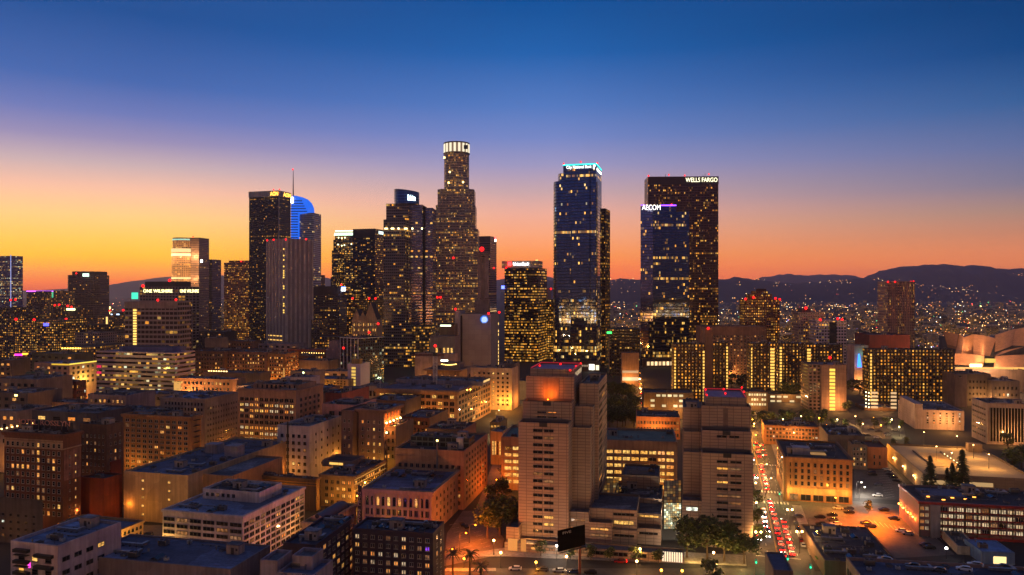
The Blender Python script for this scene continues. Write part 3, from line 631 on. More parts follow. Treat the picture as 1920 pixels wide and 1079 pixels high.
for k in range(3): glow(FB['long low building with floodlit upper deck beside the white gridded office'],'flood_light',214+k*6,217+k*6,633,994,1.6,emit((1,.75,.3),9,'floodlight'))
glow(FB['dark low block with a pink and orange shop sign'],'sign_panel',28,42,665.5,845,2,emit((1,.03,.5),3,'pink_sign')); glow(FB['dark low block with a pink and orange shop sign'],'sign_panel',42,53,664,845,2,emit((1,.4,.03),3,'orange_sign'))
for k in range(9): glow(FB['long warehouse with a row of orange lamps under its eaves'],'eave_lamp',116+k*5,118.5+k*5,653.5,843,1.1,emit((1,.5,.06),9,'orange_lamp'))
for k, (px, py, c, nm) in enumerate(((193,571.5,(.1,.12,1),'bright blue'),(203,579,(1,.7,.2),'floodlit yellow'))):
    m = MB(); m.box(-5,-.5,0,5,.5,4); m.tube((-3,0,-12),(-3,0,0),.4); m.tube((3,0,-12),(3,0,0),.4); o = m.build('rooftop_billboard', emit(c,6,'billboard_glow'), None, None); o.location = (X(px,1700),1700,Z(py,1700)); tag(o, nm+' billboard glowing above the roofs right of the lone brown tower', 'billboard')
# white gridded office in front of the lit-letter block
b = tower('office_block', 'pale office block with a white window grid and one lit stair column', 800, 333, 234, 566, dep=26, yaw=8, fac=facade((112,98,96), (44,34,32), 4.7, 5.0, .84, .60, .08, .02, 1.0, warm=.3), bea=((330,562.5),(296,563)), br=1.3)
b.box('parapet_band', b.fr, plain((150,132,128), name='pale_stone'), -.3, -.3, Z(579,800), b.fr['w']+.6, .3, Z(566,800)-Z(579,800))
m = MB()
for k in range(15): p_,_ = b.at(b.fr,'F',b.fr['w']*.165,Z(648-k*4.9,800)-2.6,.6); m.hexa(p_, b.fr['R']*3.6, b.fr['D']*.5, (0,0,1.7))
m.build('stair_window', emit((1,.62,.13),1.8,'stair_yellow'), b.root)
b = tower('office_tower', 'square office tower with bright lettering on both faces under its roof', 1000, 334, 262, 538, side=374, yaw=26, fac=facade((104,90,88), (24,22,24), 5.6, 3.8, .74, .62, .07, .03, 1.3, warm=.5), bea=((268,536.5),(318,526)), br=2)
SIG = emit((1,.92,.42), 3.2, 'lit_letters'); SIGW = emit((.95,1,.9), 3.2, 'white_letters')
sign(b, 'ONE WILSHIRE', 'F', .10, .86, Z(549,1000), 4.2, SIG); sign(b, 'ONE WILSHIRE', 'R', .08, .96, Z(549,1004), 4.2, SIG)
extra(b, 'plant_room', 1015, 330, 272, 528, plain((70,58,56), name='brown_metal'), dep=24, base=Z(538,1000))
glow(b,'green_light',247,259,555,1060,9,emit((.05,.75,.45),1.6,'green_glow_panel'))
# lit round tower
b = tower('office_tower', 'slender tower with brilliantly floodlit curved crown and white grid', 1450, 354, 373, 446, dep=34, yaw=10, fac=facade((110,84,70), (34,26,24), 2.6, 3.4, .6, .5, .06, .03, 1.4))
LF = facade((132,100,72), (50,38,30), 3.2, 3.6, .62, .55, .22, .05, 1.4, warm=.5); cx_ = X(340,1450); r_ = X(362,1450)-X(320,1450)
for nm, r, z0, z1 in (('curved_wall', 1.0, 0, Z(477,1450)), ('curved_crown', .92, Z(477,1450), Z(446,1450))):
    prism(b, nm, [(cx_+math.cos(t)*r_*.52*r, 1462+math.sin(t)*r_*.5*r) for t in [math.pi+k*math.pi/14 for k in range(15)]], z0, z1, LF)
for py, st, h in ((478,7,5),(470,4,7),(522,4.5,3)):
    prism(b, 'flood_ring', [(cx_+math.cos(t)*r_*.535, 1462+math.sin(t)*r_*.515) for t in [math.pi+k*math.pi/14 for k in range(15)]], Z(py,1450)-h/2, Z(py,1450)+h/2, emit((1,.66,.28),st*.3,'crown_flood'))
for zz_, pw_ in ((481,14000),(523,8000)):
    for t_ in (.15,.5,.85): LATER.append((b.root, (cx_+math.cos(math.pi+math.pi*t_)*r_*.7, 1455+math.sin(math.pi+math.pi*t_)*r_*.75-4, Z(zz_,1450)), pw_, (1,.6,.25)))
prism(b, 'roof_ring', [(cx_+math.cos(t)*r_*.49, 1462+math.sin(t)*r_*.47) for t in [math.pi+k*math.pi/14 for k in range(15)]], Z(446,1450)-5, Z(446,1450)-2.5, emit((.5,.9,.7),.9,'pale_green_ring'))
b.beacons([(362,444.5)], 1450, 1.4)
tower('office_tower','dark slab tower with a white corner lamp behind the floodlit crown tower',1500,375,397,487,dep=30,fac=facade((62,56,64),(26,24,30),2.8,3.6,.6,.5,.05,.02,1.2),bea=())
glow(b,'corner_lamp',376,380,490,1440,5,emit((1,.95,.8),6,'white_lamp'))
b = tower('office_tower','brown stone tower glowing with scattered windows beside the tallest dark slab',1380,420,467,493,dep=36,yaw=6,fac=facade((122,78,56),(30,20,16),2.6,3.5,.55,.5,.26,.06,1.5,warm=.25)); extra(b,'upper_wall',1385,429,467,489,b.mat,dep=30); b.beacons([(452,490)],1378,1.6)
# tall dark slab with pale top band
AON = facade((34,30,34),(18,17,20),1.9,3.9,.5,.5,.10,.03,1.5,.18,warm=.35)
b = tower('office_tower','tall dark slab tower with a pale roof band and orange logo',1350,523,467,358,side=545,yaw=17,fac=AON,bea=((513,356),(524,355.5)),br=1.2)
b.box('roof_band',b.fr,plain((176,172,172),.6,name='pale_band'),-.6,-.6,Z(368.5,1350),b.fr['w']+1.2,b.fr['d']+1.2,Z(357.5,1350)-Z(368.5,1350)); b.box('corner_pier',b.fr,plain((150,140,140),.6,name='pale_corner'),b.fr['w']-1.2,-.9,0,1.8,1.8,Z(368,1350))
OR = emit((1,.45,.05),5,'orange_logo'); sign(b,'AON','F',.72,.98,Z(367,1350),7,OR,out=1.0); sign(b,'AON','R',.35,.95,Z(367,1350),7,OR,out=1.0)
# sail top tower with spire
b = tower('skyscraper','blue lit sail-topped skyscraper with a thin spire',1550,556,588,400,dep=36,yaw=10,fac=facade((120,124,140),(60,62,74),3,4,.9,.6,.08,.06,1.3,.2,warm=.7))
BL = facade((10,40,190),(8,60,230),40,4,1,.72,0,0,0); 
m = MB(); Y_=1545; zt=Z(367,Y_)
prof = [(545,Z(600,Y_)),(559,Z(600,Y_)),(560,Z(402,Y_)),(578,Z(400,Y_)),(577,Z(388,Y_)),(573,Z(379,Y_)),(566,Z(372,Y_)),(556,Z(367.5,Y_)),(550,Z(367,Y_)),(547,Z(372,Y_)),(545.5,Z(392,Y_))]
A = [Vector((X(p,Y_),Y_,z)) for p, z in prof]; Bk = [a+Vector((6,26,0)) for a in A]
BLUE = emit((.01,.16,1),.95,'blue_sail_light'); BLUED = plain((20,40,110),.2,.4,name='blue_fin_glass')
m.face(A); [m.face([A[i],Bk[i],Bk[(i+1)%len(A)],A[(i+1)%len(A)]]) for i in range(len(A))]; m.build('lit_sail',BLUE,b.root)
m = MB()
for k in range(46):
    z = Z(600,Y_)+k*5.3
    if z > zt-2: break
    px1 = 559 if z < Z(402,Y_) else 578-(z-Z(402,Y_))/(zt-Z(402,Y_))*17; m.hexa((X(545.4,Y_),Y_-1,z),(X(px1,Y_)-X(545.4,Y_),0,0),(0,.9,0),(0,0,1.7))
m.build('sail_fin',BLUED,b.root)
m = MB(); m.tube((X(549,Y_),Y_+3,Z(372,Y_)),(X(549,Y_),Y_+3,Z(318,Y_)),1.5,.5,n=6); m.build('spire',plain((70,64,78),.4,.5,name='spire_steel'),b.root); beacon(b.root,549,318,Y_,1.6)
m = MB(); m.box(-2.5,-1,-6,2.5,1,6); o=put(m,'logo_light',emit((.85,.95,1),6,'white_logo'),b,Vector((X(548.5,Y_),Y_-3,Z(376,Y_))))
# ribbed concrete tower
RB = facade((134,122,124),(58,50,52),2.1,400,.34,1,0,0,0)
b = tower('office_tower','vertically ribbed concrete tower with a lit strip of windows in front of the dark slab',1060,537,500,447,side=587,yaw=40,fac=RB,bea=((501,451),(513,450),(536,449.5),(574,449)),br=1.3)
b.mat = plain((206,192,186),name='pale_concrete_rib'); b.piers('F',6,1.7,.9); b.piers('R',6,2.2,.9)
def litcol(b, face, u, z0, z1, n, w, mat, name='window', prob=.6, fr=None, h=.6):
    fr = fr or b.fr; st = (z1-z0)/n
    for k in range(n):
        if b.rnd.random() < prob:
            m = MB(); m.box(-w/2,-.15,0,w/2,.1,st*h); p, rz = b.at(fr, face, b.flen(fr,face)*u, z0+st*k, .1); link(name, m.mesh('window',[mat]), b.root, p-b.root.location, rz)
YW = emit((1,.58,.10),2.0,'yellow_window'); litcol(b,'F',.86,Z(600,1060),Z(460,1060),34,3.4,YW,prob=.5)
m_ = facade((60,50,48),(20,18,18),2.5,3.6,.5,.5,.6,.1,1.4,warm=.3); fr=b.frame(1055,536,500,632,side=587); 
for k in range(2): b.box('lobby_light',b.fr,emit((1,.55,.12),1.4,'lobby_glow'),b.fr['w']*.1,-.4,Z(640-k*8,1060),b.fr['w']*.75,.3,1.2)
# block with blue roof sign
b = tower('office_block','dark brown office block with a small blue rooftop sign',1180,636,586,537,side=652,yaw=14,fac=facade((70,54,52),(20,17,18),2.6,3.6,.6,.5,.10,.04,1.6,warm=.35),bea=((640,534),),br=1.5)
b.box('roof_band',b.fr,plain((74,58,58),name='brown_band'),-.4,-.4,Z(553,1180),b.fr['w']+.8,.35,Z(537.5,1180)-Z(553,1180)); glow(b,'roof_sign',640,648,541,1172,4,emit((.15,.35,1),8,'blue_white_sign')); glow(b,'roof_sign',640,648,544.5,1171,2.5,emit((.9,.95,1),7,'white_sign_line'))
tower('office_tower','narrow dark tower with red roof lights in the gap beside the ribbed tower',1600,588,599,516,dep=24,fac=facade((74,52,50),(24,20,20),2.6,3.6,.6,.5,.06,.02,1.2),bea=((593,521),(594,524)),br=2)
# stepped tower with green lit crown
ST = facade((58,52,52),(22,22,24),2.5,3.7,.66,.55,.28,.06,1.9,warm=.45)
b = tower('office_tower','stepped dark tower with pale green lit rings at its crown',1400,628,664,436,dep=40,yaw=8,fac=ST); extra(b,'lower_step',1396,625,640,450,ST,dep=34); extra(b,'lower_step',1392,622,634,470,ST,dep=30); extra(b,'lower_step',1388,620,630,520,ST,dep=26)
GR = emit((.7,1,.72),3.2,'pale_green_crown')
for py in (433.5,438,441): b.box('crown_ring',b.fr,GR,-.3+ (437-py)*.3,-.8,Z(py+.8,1400),b.fr['w'],.6,1.5)
for k,(px,py) in enumerate(((634,446),(640,447),(646,446),(633,459),(640,461),(645,460),(658,458))): glow(b,'terrace_lamp',px,px+1.8,py,1393,2.2,emit((1,.9,.45),5,'terrace_glow'))
b = tower('office_tower','black glass tower with a white sign on its narrow face',1330,703,662,429,side=719,yaw=16,fac=facade((24,20,22),(14,13,15),2.4,3.8,.72,.52,.20,.06,1.6,.15,warm=.4)); p_,rz_=b.at(b.fr,'R',b.fr['d']*.42,Z(438,1330),.3); q_,_=b.at(b.fr,'R',b.fr['d']*.95,Z(438,1330),.3); m=MB(); m.hexa(p_,q_-p_,b.fr['R']*.3,(0,0,5)); m.build('sign_panel',emit((.8,1,.92),2,'pale_sign_panel'),b.root)
b.box('roof_band',b.fr,plain((44,38,42),name='dark_stone_band'),-.3,-.3,Z(446,1330),b.fr['w']+.3,.3,Z(429,1330)-Z(446,1330))
# drum topped stepped glass tower
DT = facade((74,66,72),(26,26,32),2.6,3.8,.82,.55,.11,.05,1.7,.14,warm=.45); DG = facade((84,78,86),(120,106,116),3.2,3.8,.92,.56,.03,.03,1.3,.12,.85,warm=.45)
b = tower('skyscraper','stepped dark glass tower topped by a round glass drum with white lettering',1020,766,724,382,dep=30,yaw=4,fac=DT); extra(b,'side_wall',1030,792,766,384,DG,dep=34); extra(b,'stepped_wall',1038,811,793,390,DG,dep=30); extra(b,'notch_wall',1034,796,792,388,plain((16,16,18),name='black_notch'),dep=20); extra(b,'lower_step',1016,719,760,412,DT,dep=30); extra(b,'podium_wall',1000,719,772,610,DT,dep=30); extra(b,'podium_wall',1004,772,808,612,facade((50,46,50),(26,26,30),2.6,3.8,.7,.5,.2,.06,1.4),dep=30)
cx_=X(762.5,1034); r_=X(786,1034)-X(762.5,1034); DR=facade((40,60,100),(48,74,120),3,3.7,.9,.8,.03,0,1.2,.1,.7)
zt=Z(360,1034); rg=ring(cx_,1034,r_,32); prism(b,'drum',rg,Z(384,1034),Z(362.5,1034),DR); m=MB()
for k in range(32):
    p,q=rg[k],rg[(k+1)%32]; za=Z(362.5,1034); ha=(cx_+r_-p[0])/(2*r_)*4.2; hb=(cx_+r_-q[0])/(2*r_)*4.2; m.face([(p[0],p[1],za),(q[0],q[1],za),(q[0],q[1],za+hb+.6),(p[0],p[1],za+ha+.6)])
m.build('drum_rim',plain((60,80,120),.25,.5,name='blue_glass_rim'),b.root); pa=ring(cx_,1034,r_+.4,360); sign_p=(pa[285],pa[315])
text(b.root,'sign_lettering','Deloitte',Vector((*pa[281],0)),Vector((*pa[318],0)),Z(375,1010),7.5,math.atan2(pa[318][1]-pa[281][1],pa[318][0]-pa[281][0]),emit((.75,1,1),6,'pale_letters'),out=1.2); b.beacons([(743,357.5)],1034,1.2)
for k,px in enumerate((721,733,746,758,772,790)): glow(b,'terrace_lamp',px,px+(2.5 if k in (2,4,5) else 6),429,1012,1.9,emit((1,.85,.4),4 if k not in (2,4,5) else 8,'terrace_glow'))
# crowned round tower, tallest
UB = facade((126,110,98),(24,26,30),2.2,3.9,.52,.5,.20,.06,1.9,.12,warm=.42)
b = tower('skyscraper','tallest tower, stepped pale stone with a glowing white round crown',1180,838,868,431,dep=40,yaw=0,fac=UB); b.root.location.z=0
cx_=X(854,1180); 
def tier(px0,px1,py,base=0.,nm='stepped_wall',q=.28,yy=0):
    w=(X(px1,1180)-X(px0,1180))/2; c=(X(px1,1180)+X(px0,1180))/2; pts=[]
    for sx,sy in ((-1,-1),(1,-1),(1,1),(-1,1)):
        k=[(c+sx*w, 1205+sy*w*(1-q)),(c+sx*w*(1-q), 1205+sy*w)]; pts += k if sx*sy>0 else k[::-1]
    return prism(b,nm,pts,base,Z(py,1180),UB)
tier(811,896,430,q=.18); tier(817,891,385,q=.2); tier(820,889,355,q=.25); 
rc=(X(878,1180)-X(830,1180))/2; prism(b,'round_shaft',ring(cx_,1205,rc,40),0,Z(283,1180),UB)
m=MB(); CR=emit((1,.88,.62),1.15,'crown_light'); zc0,zc1=Z(283,1180),Z(265.5,1180)
prism(b,'crown',ring(cx_,1205,rc*.97,40),zc0,zc1,emit((1,.62,.36),.22,'crown_glass_glow'))
for k in range(18):
    a=2*math.pi*k/18+.11; r=rc*1.0; p=Vector((cx_+math.cos(a)*r,1205+math.sin(a)*r,0)); t=Vector((-math.sin(a),math.cos(a),0)); n=Vector((math.cos(a),math.sin(a),0)); m.hexa((p-t*1.9).to_tuple()[:2]+(zc0+.5,), t*3.4, n*.7, (0,0,zc1-zc0-1))
m.build('crown_panel',CR,b.root); prism(b,'crown_rim',ring(cx_,1205,rc*1.04,40),zc1,zc1+1.6,plain((110,100,96),name='crown_stone')); prism(b,'crown_base',ring(cx_,1205,rc*1.05,40),zc0-1.6,zc0,plain((120,108,100),name='crown_stone_base'))
for px,py in ((841,343),(868,342),(833,296),(843,323)): glow(b,'terrace_lamp',px-1.2,px+1.8,py,1165,2.6,emit((1,.7,.2),6,'amber_lamp'))
b.beacons([(850,484),(820,558),(826,558)],1150,1.7)
m=MB(); m.box(-3,-1,-3,3,1,3); o=put(m,'crown_shade',DARK,b,Vector((X(872.5,1180),1205-rc*.8,Z(274,1180))))
# tower behind relay mast
b = tower('office_tower','banded stone tower with a red sign behind the concrete relay mast',1350,919,895,443,side=931,yaw=16,fac=facade((112,84,78),(26,22,24),40,3.8,1,.5,.05,.12,1.2,warm=.5)); b.box('roof_band',b.fr,plain((110,84,78),name='stone_band'),-.3,-.3,Z(454,1350),b.fr['w']+.6,.35,Z(443,1350)-Z(454,1350)); glow(b,'sign_panel',927.5,930.5,447,1349,4,emit((1,.05,.05),6,'red_sign')); glow(b,'sign_panel',927.5,930.5,451,1349,5,emit((1,.95,.9),4,'white_sign'))
# relay mast and blank telephone exchange
EX = plain((160,154,156),.8,0,.12,.05,(8,6,.05),name='exchange_concrete')
b = Bld('telephone_exchange','blank concrete exchange block with a glowing blue and white globe logo',900,920,866,589,side=936,yaw=12,cat='building'); b.mat=EX; b.walls(b.fr,EX,roof=ROOF_B)
extra(b,'slot_wall',905,866,860,592,plain((30,28,30),name='dark_slot'),dep=20); extra(b,'end_wall',900,861,853,583,EX,dep=26)
litcol(b,'R',.90,Z(690,900),Z(598,900),13,1.8,emit((1,.6,.15),2.2,'amber_window'),prob=.75)
cx_,cy_,cz_=X(908,893),896.5,Z(599,893); m=MB(); 
for k in range(32):
    a0,a1=2*math.pi*k/32,2*math.pi*(k+1)/32; m.face([(0,0,0),(math.cos(a0)*4.6,0,math.sin(a0)*4.6),(math.cos(a1)*4.6,0,math.sin(a1)*4.6)],None,0)
o=put(m,'logo_disc',emit((.0,.20,1),.9,'blue_logo'),b,Vector((cx_,cy_-6.4,cz_)))
m=MB()
for k,(zz,wl,sh) in enumerate(((2.5,2.2,.4),(1.4,3.0,.3),(.3,3.4,.5),(-.8,3.5,.5),(-1.9,3.3,.3),(-3.0,2.3,.0))): m.box(-wl+sh,-.25,zz-.33,wl+sh*.5,.0,zz+.33)
o=put(m,'logo_stripe',emit((.75,.92,1),1.3,'white_logo_stripe'),b,Vector((cx_,cy_-6.7,cz_)))
b.beacons([(916,588),(936,586),(854,580)],898,1.4)
b = Bld('relay_mast','tall concrete microwave relay mast with a big red light',985,895,917,474,dep=16,yaw=0,cat='mast'); CC=plain((150,132,130),.8,name='mast_concrete'); Y_=985
m=MB()
for px0,px1,t,bt in ((895,902,480,560),(909,916,480,560)):
    m.hexa((X(px0,Y_),Y_,Z(bt,Y_)),(X(px1,Y_)-X(px0,Y_),0,0),(0,12,0),(0,0,Z(t,Y_)-Z(bt,Y_)))
m.hexa((X(891,Y_),Y_-1,0),(X(918,Y_)-X(891,Y_),0,0),(0,16,0),(0,0,Z(562,Y_))); 
for k in range(6): m.hexa((X(892+k*4.5,Y_),Y_-2,Z(590,Y_)),(1.4,0,0),(0,1,0),(0,0,Z(562,Y_)-Z(590,Y_)))
m.hexa((X(902.2,Y_),Y_+3,Z(562,Y_)),(X(908.8,Y_)-X(902.2,Y_),0,0),(0,6,0),(0,0,Z(482,Y_)-Z(562,Y_))); m.build('shaft',CC,b.root)
m=MB(); m.hexa((X(893,Y_),Y_-2,Z(480,Y_)),(X(918,Y_)-X(893,Y_),0,0),(0,16,0),(0,0,2)); m.hexa((X(894,Y_),Y_-1,Z(474,Y_)),(X(917,Y_)-X(894,Y_),0,0),(0,14,0),(0,0,1.2))
for k in range(5): m.tube((X(896+k*4.5,Y_),Y_-2,Z(476,Y_)),(X(896+k*4.5,Y_),Y_-3.2,Z(476,Y_)),1.1,n=10)
m.build('platform',CC,b.root); beacon(b.root,903.5,467.5,Y_,3.0); m=MB(); m.tube((X(903.5,Y_),Y_+3,Z(478,Y_)),(X(903.5,Y_),Y_+3,Z(466,Y_)),.5); m.build('antenna',GREY,b.root)
# bank block with lit floors
UF=facade((20,15,14),(20,16,15),2.0,3.9,.86,.5,.22,.30,1.6,.12,warm=.3)
b=tower('office_tower','black office tower striped with lit floors under a pale sign panel',1080,946,1009,503,side=925,yaw=16,fac=UF,bea=((926,503),(949,502.5),(1008,502.5)),br=1.4)
extra(b,'penthouse',1086,941,1009,490,facade((160,140,124),(60,46,36),3,10,.5,.18,.5,0,1.2),dep=26,base=b.fr['z1']); fr=b.frame(1086,941,1009,490,None,26)
mm=emit((.75,.85,1),5,'blue_white_letters'); sign(b,'UnionBank','F',.32,.76,Z(498.3,1086),4.2,mm,fr=fr,out=.8); m=MB(); m.box(-2.6,-.5,-2.8,2.6,.0,2.8); o=put(m,'logo_block',emit((1,.03,.03),6,'red_logo'),b,Vector((X(955.5,1079),1082,Z(495,1079))))
glow(b,'sign_panel',940,946,539,1076,4.5,emit((.08,.12,1),6,'blue_panel')); glow(b,'corner_panel',1004,1009,494,1080,10,emit((1,.8,.2),1.3,'amber_panel'))
tower('office_block','dark block with scattered warm windows between the striped tower and the blue glass tower',1120,1008,1040,562,dep=40,fac=facade((30,24,24),(16,14,14),2.5,3.5,.55,.55,.34,.06,1.7,warm=.35))
b=tower('office_block','pale low stone block behind the dark gap right of the striped tower',1300,1010,1028,540,dep=24,fac=facade((120,96,88),(30,24,24),3,30,.3,.9,.0,0,1)); b.beacons([(1033,542),(1012,535)],1290,1.8)
# blue glass tower with teal roof line
GL=facade((22,30,52),(84,100,128),1.9,3.9,.86,.78,.055,.055,2.2,.03,.96,warm=.62); GLs=facade((24,28,40),(70,80,104),1.7,3.9,.9,.8,.03,.03,1.6,.03,.96)
b=tower('skyscraper','tall blue glass tower with teal roof line and white lettering',950,1118,1056,308,side=1128,yaw=14,fac=GL)
CNV=b.fr; rounded(b,'stepped_wall',960,1048,1075,325,GL,8,22); rounded(b,'stepped_wall',956,1039.5,1070,340,GL,9,24)
Y_=950; m=MB(); p=b.fr; TE=emit((.02,.75,.62),2.4,'teal_line'); b.box('roof_line',p,TE,-.4,-.4,Z(308.8,Y_),p['w']+.8,.35,1.5); b.box('roof_line',p,TE,p['w']+.02,-.4,Z(308.8,Y_),.35,p['d'],1.5)
sign(b,'City National Bank','F',.10,.86,Z(316.8,Y_),5.0,SIGW,out=.6); sign(b,'City National Bank','R',.1,.9,Z(320,Y_),4.5,SIGW,out=.5); m=MB(); m.box(-.9,-.3,0,.9,0,5); m.box(-.9,-.3,2.5,1.8,0,5); pp,rz=b.at(b.fr,'F',b.fr['w']*.93,Z(317,Y_),.7); put(m,'logo_flag',SIGW,b,pp,rz)
b.box('corner_fin',p,plain((30,40,60),.2,.7,name='corner_glass'),p['w']*.80,-.5,Z(690,Y_),1.2,.5,Z(312,Y_)-Z(690,Y_)); b.box('lobby_wall',p,plain((92,76,70),.6,name='podium_granite'),-6,-4.5,0,p['w']+10,4.4,Z(677,Y_)); b.box('lobby_light',p,emit((1,.93,.78),3.2,'lobby_white'),p['w']*.80,-4.8,2,6.5,.3,7); b.box('lobby_light',p,emit((1,.85,.55),1.6,'lobby_warm'),p['w']*1.0,-4.8,2,4,.3,6)
for k in range(12):
    m=MB(); m.tube((0,-.3,0),(0,0,0),1.3,n=12); pp,rz=b.at(p,'F',p['w']*(.03+k*.072),Z(683,Y_)-2,4.5); put(m,'round_window',emit((.9,.62,.4),.35,'round_window_glow'),b,pp,rz)
b.beacons([(1057,307.5),(1089,304),(1120,306)],950,1.1)
tower('office_tower','narrow dark slab tower tucked behind the blue glass tower',1010,1135,1118,391,side=1144,yaw=18,fac=facade((40,30,30),(22,18,18),2,3.9,.6,.5,.14,.05,1.6,warm=.3))
# brown tower with white lettering, blue tower in front
WF=facade((62,36,31),(36,20,17),2.3,3.9,.6,.55,.16,.07,1.7,.14,warm=.28)
b=tower('skyscraper','broad dark brown tower with white lettering at its top corner',1180,1347,1215,331,dep=40,yaw=2,fac=WF,bea=((1216,330),(1284,329.5),(1329,327),(1254,328)),br=1.2)
b.box('roof_band',b.fr,plain((56,32,32),.5,name='brown_granite'),-.3,-.3,Z(346,1180),b.fr['w']+.6,.3,Z(331,1180)-Z(346,1180)); sign(b,'WELLS FARGO','F',.535,.985,Z(341.5,1180),6.6,emit((1,.95,.62),2.6,'cream_letters'),out=.6)
m=MB(); 
for px,h in ((1248,5),(1318,4),(1322,6)): m.tube((X(px,1190),1190,b.fr['z1']),(X(px,1190),1190,b.fr['z1']+h),.4,.2,n=5)
m.build('antenna',DARK,b.root)
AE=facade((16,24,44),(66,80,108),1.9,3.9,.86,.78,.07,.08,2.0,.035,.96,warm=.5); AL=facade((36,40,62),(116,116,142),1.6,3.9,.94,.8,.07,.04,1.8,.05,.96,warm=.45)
b=tower('skyscraper','blue glass tower with white lettering and a violet roof line before the brown tower',1010,1225,1292,397,dep=44,yaw=-4,fac=AE)
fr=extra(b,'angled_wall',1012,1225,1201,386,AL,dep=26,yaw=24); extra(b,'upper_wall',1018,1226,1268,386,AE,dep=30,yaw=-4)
pts_=[(X(1268,1024),1024),(X(1276,1030),1030)]; 
p0=Vector((X(1203,1006),1006,0)); p1=Vector((X(1238,1004),1004,0)); text(b.root,'sign_lettering','AECOM',p0,p1,Z(394.5,1006),6.8,0,emit((1,.93,.85),3,'white_letters_bright'),out=2.2)
glow(b,'roof_line',1239,1268,385.5,1016,1.6,emit((.35,.08,1),3,'violet_line')); glow(b,'roof_line',1201,1210,385,1010,1.4,emit((.35,.08,1),1.5,'violet_line_dim')); b.beacons([(1259,383.5)],1018,1.0)
b.box('podium_wall',b.fr,plain((92,70,62),.7,name='podium_stone'),-15,-6,0,b.fr['w']+17,6,Z(672,1010)); 
for k in range(11): b.box('shop_window',b.fr,emit((1,.66,.32),1.1+.4*(k%3),'shop_glow%d'%(k%3)),-10+k*5.2,-6.3,2,3.4,.2,5)
b.box('dark_band',b.fr,plain((10,10,12),.4,name='black_louvre'),b.fr['w']*.06,-.35,Z(568,1010),b.fr['w']*.94,.3,Z(562,1010)-Z(568,1010))
# ---------------------------------------------------------------- roads, pavements and lots
ASPH = plain((74,70,68), .8, 0, .3, .25, name='asphalt'); ASPH2 = plain((92,86,82), .8, 0, .3, .2, name='worn_asphalt'); PAVE = plain((150,142,134), .85, 0, .25, .4, (1.5,1.5,.02), name='pavement'); PAINT = plain((205,200,190), .6, 0, .3, 1.2, name='road_paint'); YPAINT = plain((200,150,50), .6, 0, .3, 1.2, name='yellow_road_paint')
def quad(name, px, mat, z=.004, kind='structure'):
    b = MB(); P = [G(x, y) for x, y in px]; b.face([(p.x, p.y, z) for p in P], [(p.x, p.y) for p in P]); o = b.build(name, mat); o['kind'] = kind; return o
def slab(name, px, mat, h=.13, kind='structure'):
    """raised pavement with a real kerb face"""
    b = MB(); P = [G(x, y) for x, y in px]; n = len(P)
    b.face([(p.x, p.y, h) for p in P], [(p.x, p.y) for p in P])
    for k in range(n):
        p, q = P[k], P[(k+1)%n]; b.face([(p.x,p.y,0),(q.x,q.y,0),(q.x,q.y,h),(p.x,p.y,h)])
    o = b.build(name, mat); o['kind'] = kind; return o
# boulevard runs from the near crossing straight to the far park
BA, BB = G(1449, 1000), G(1404, 800); BD = (BB-BA).normalized(); BR = Vector((BD.y, -BD.x, 0)); BL_ = (BB-BA).length
def bp(u, v): return BA+BR*u+BD*v                              # u metres right of the centre line, v metres up the road
def rquad(name, u0, u1, v0, v1, mat, z=.008):
    b = MB(); P = [bp(u0,v0), bp(u1,v0), bp(u1,v1), bp(u0,v1)]; b.face([(p.x,p.y,z) for p in P], [(p.x,p.y) for p in P]); return b
rquad('road',-11.5,11.5,-60,330,ASPH).build('boulevard',ASPH)['kind'] = 'structure'
def marks(name, quads, mat, z=.012):
    b = MB()
    for u0,u1,v0,v1 in quads:
        P = [bp(u0,v0), bp(u1,v0), bp(u1,v1), bp(u0,v1)]; b.face([(p.x,p.y,z) for p in P])
    o = b.build(name, mat); o['kind'] = 'structure'; return o
marks('lane_markings', [(u-.08,u+.08,v,v+3) for u in (3.6,7.2,-3.6,-7.2) for v in range(-26,210,9) if not 48 < v < 68]+[(-8,8,-30,-29.5)], PAINT)
marks('centre_line', [(-.25,-.1,-26,46),(.1,.25,-26,46),(-.25,-.1,70,210),(.1,.25,70,210)], YPAINT)
XW = [(u,u+.7,46,50) for u in (-10+k*1.5 for k in range(14))]+[(u,u+.7,66,70) for u in (-10+k*1.5 for k in range(14))]+[(u,u+.7,128,131) for u in (-10+k*1.5 for k in range(14))]
marks('crosswalk', XW, PAINT)
for nm, u0, u1, v0, v1 in (('pavement',11.5,15.5,-24,46),('pavement',11.5,15.0,70,250),('pavement',-15.5,-11.5,-24,46),('pavement',-15.5,-11.5,70,250)):
    b = MB(); P = [bp(u0,v0), bp(u1,v0), bp(u1,v1), bp(u0,v1)]; b.hexa((P[0].x,P[0].y,0), (P[1]-P[0]), (P[3]-P[0]), (0,0,.13), 0, False); o = b.build(nm, PAVE); o['kind'] = 'structure'
b = MB(); P = [bp(-11.5,50.2), bp(170,34), bp(170,48), bp(-11.5,65.8)]; b.face([(p.x,p.y,.0085) for p in P]); b.build('cross_street', ASPH)['kind'] = 'structure'
quad('front_street', [(820,1066),(1417,1066),(1960,1092),(1960,1180),(820,1120)], ASPH, .006)
slab('pavement', [(835,1046),(945,1044),(1400,1062),(1398,1042),(1200,1032),(945,1028)], PAVE)
quad('parking_lot', [(832,1062),(838,1000),(868,958),(905,958),(945,1010),(940,1040)], ASPH2, .005)
quad('alley', [(885,975),(925,985),(965,820),(945,812)], ASPH2, .0045)
slab('pavement', [(835,1066),(930,1066),(930,1072),(835,1072)], PAVE)
quad('parking_lot', [(1500,946),(1692,953),(1790,1040),(1550,1056)], ASPH2, .005)
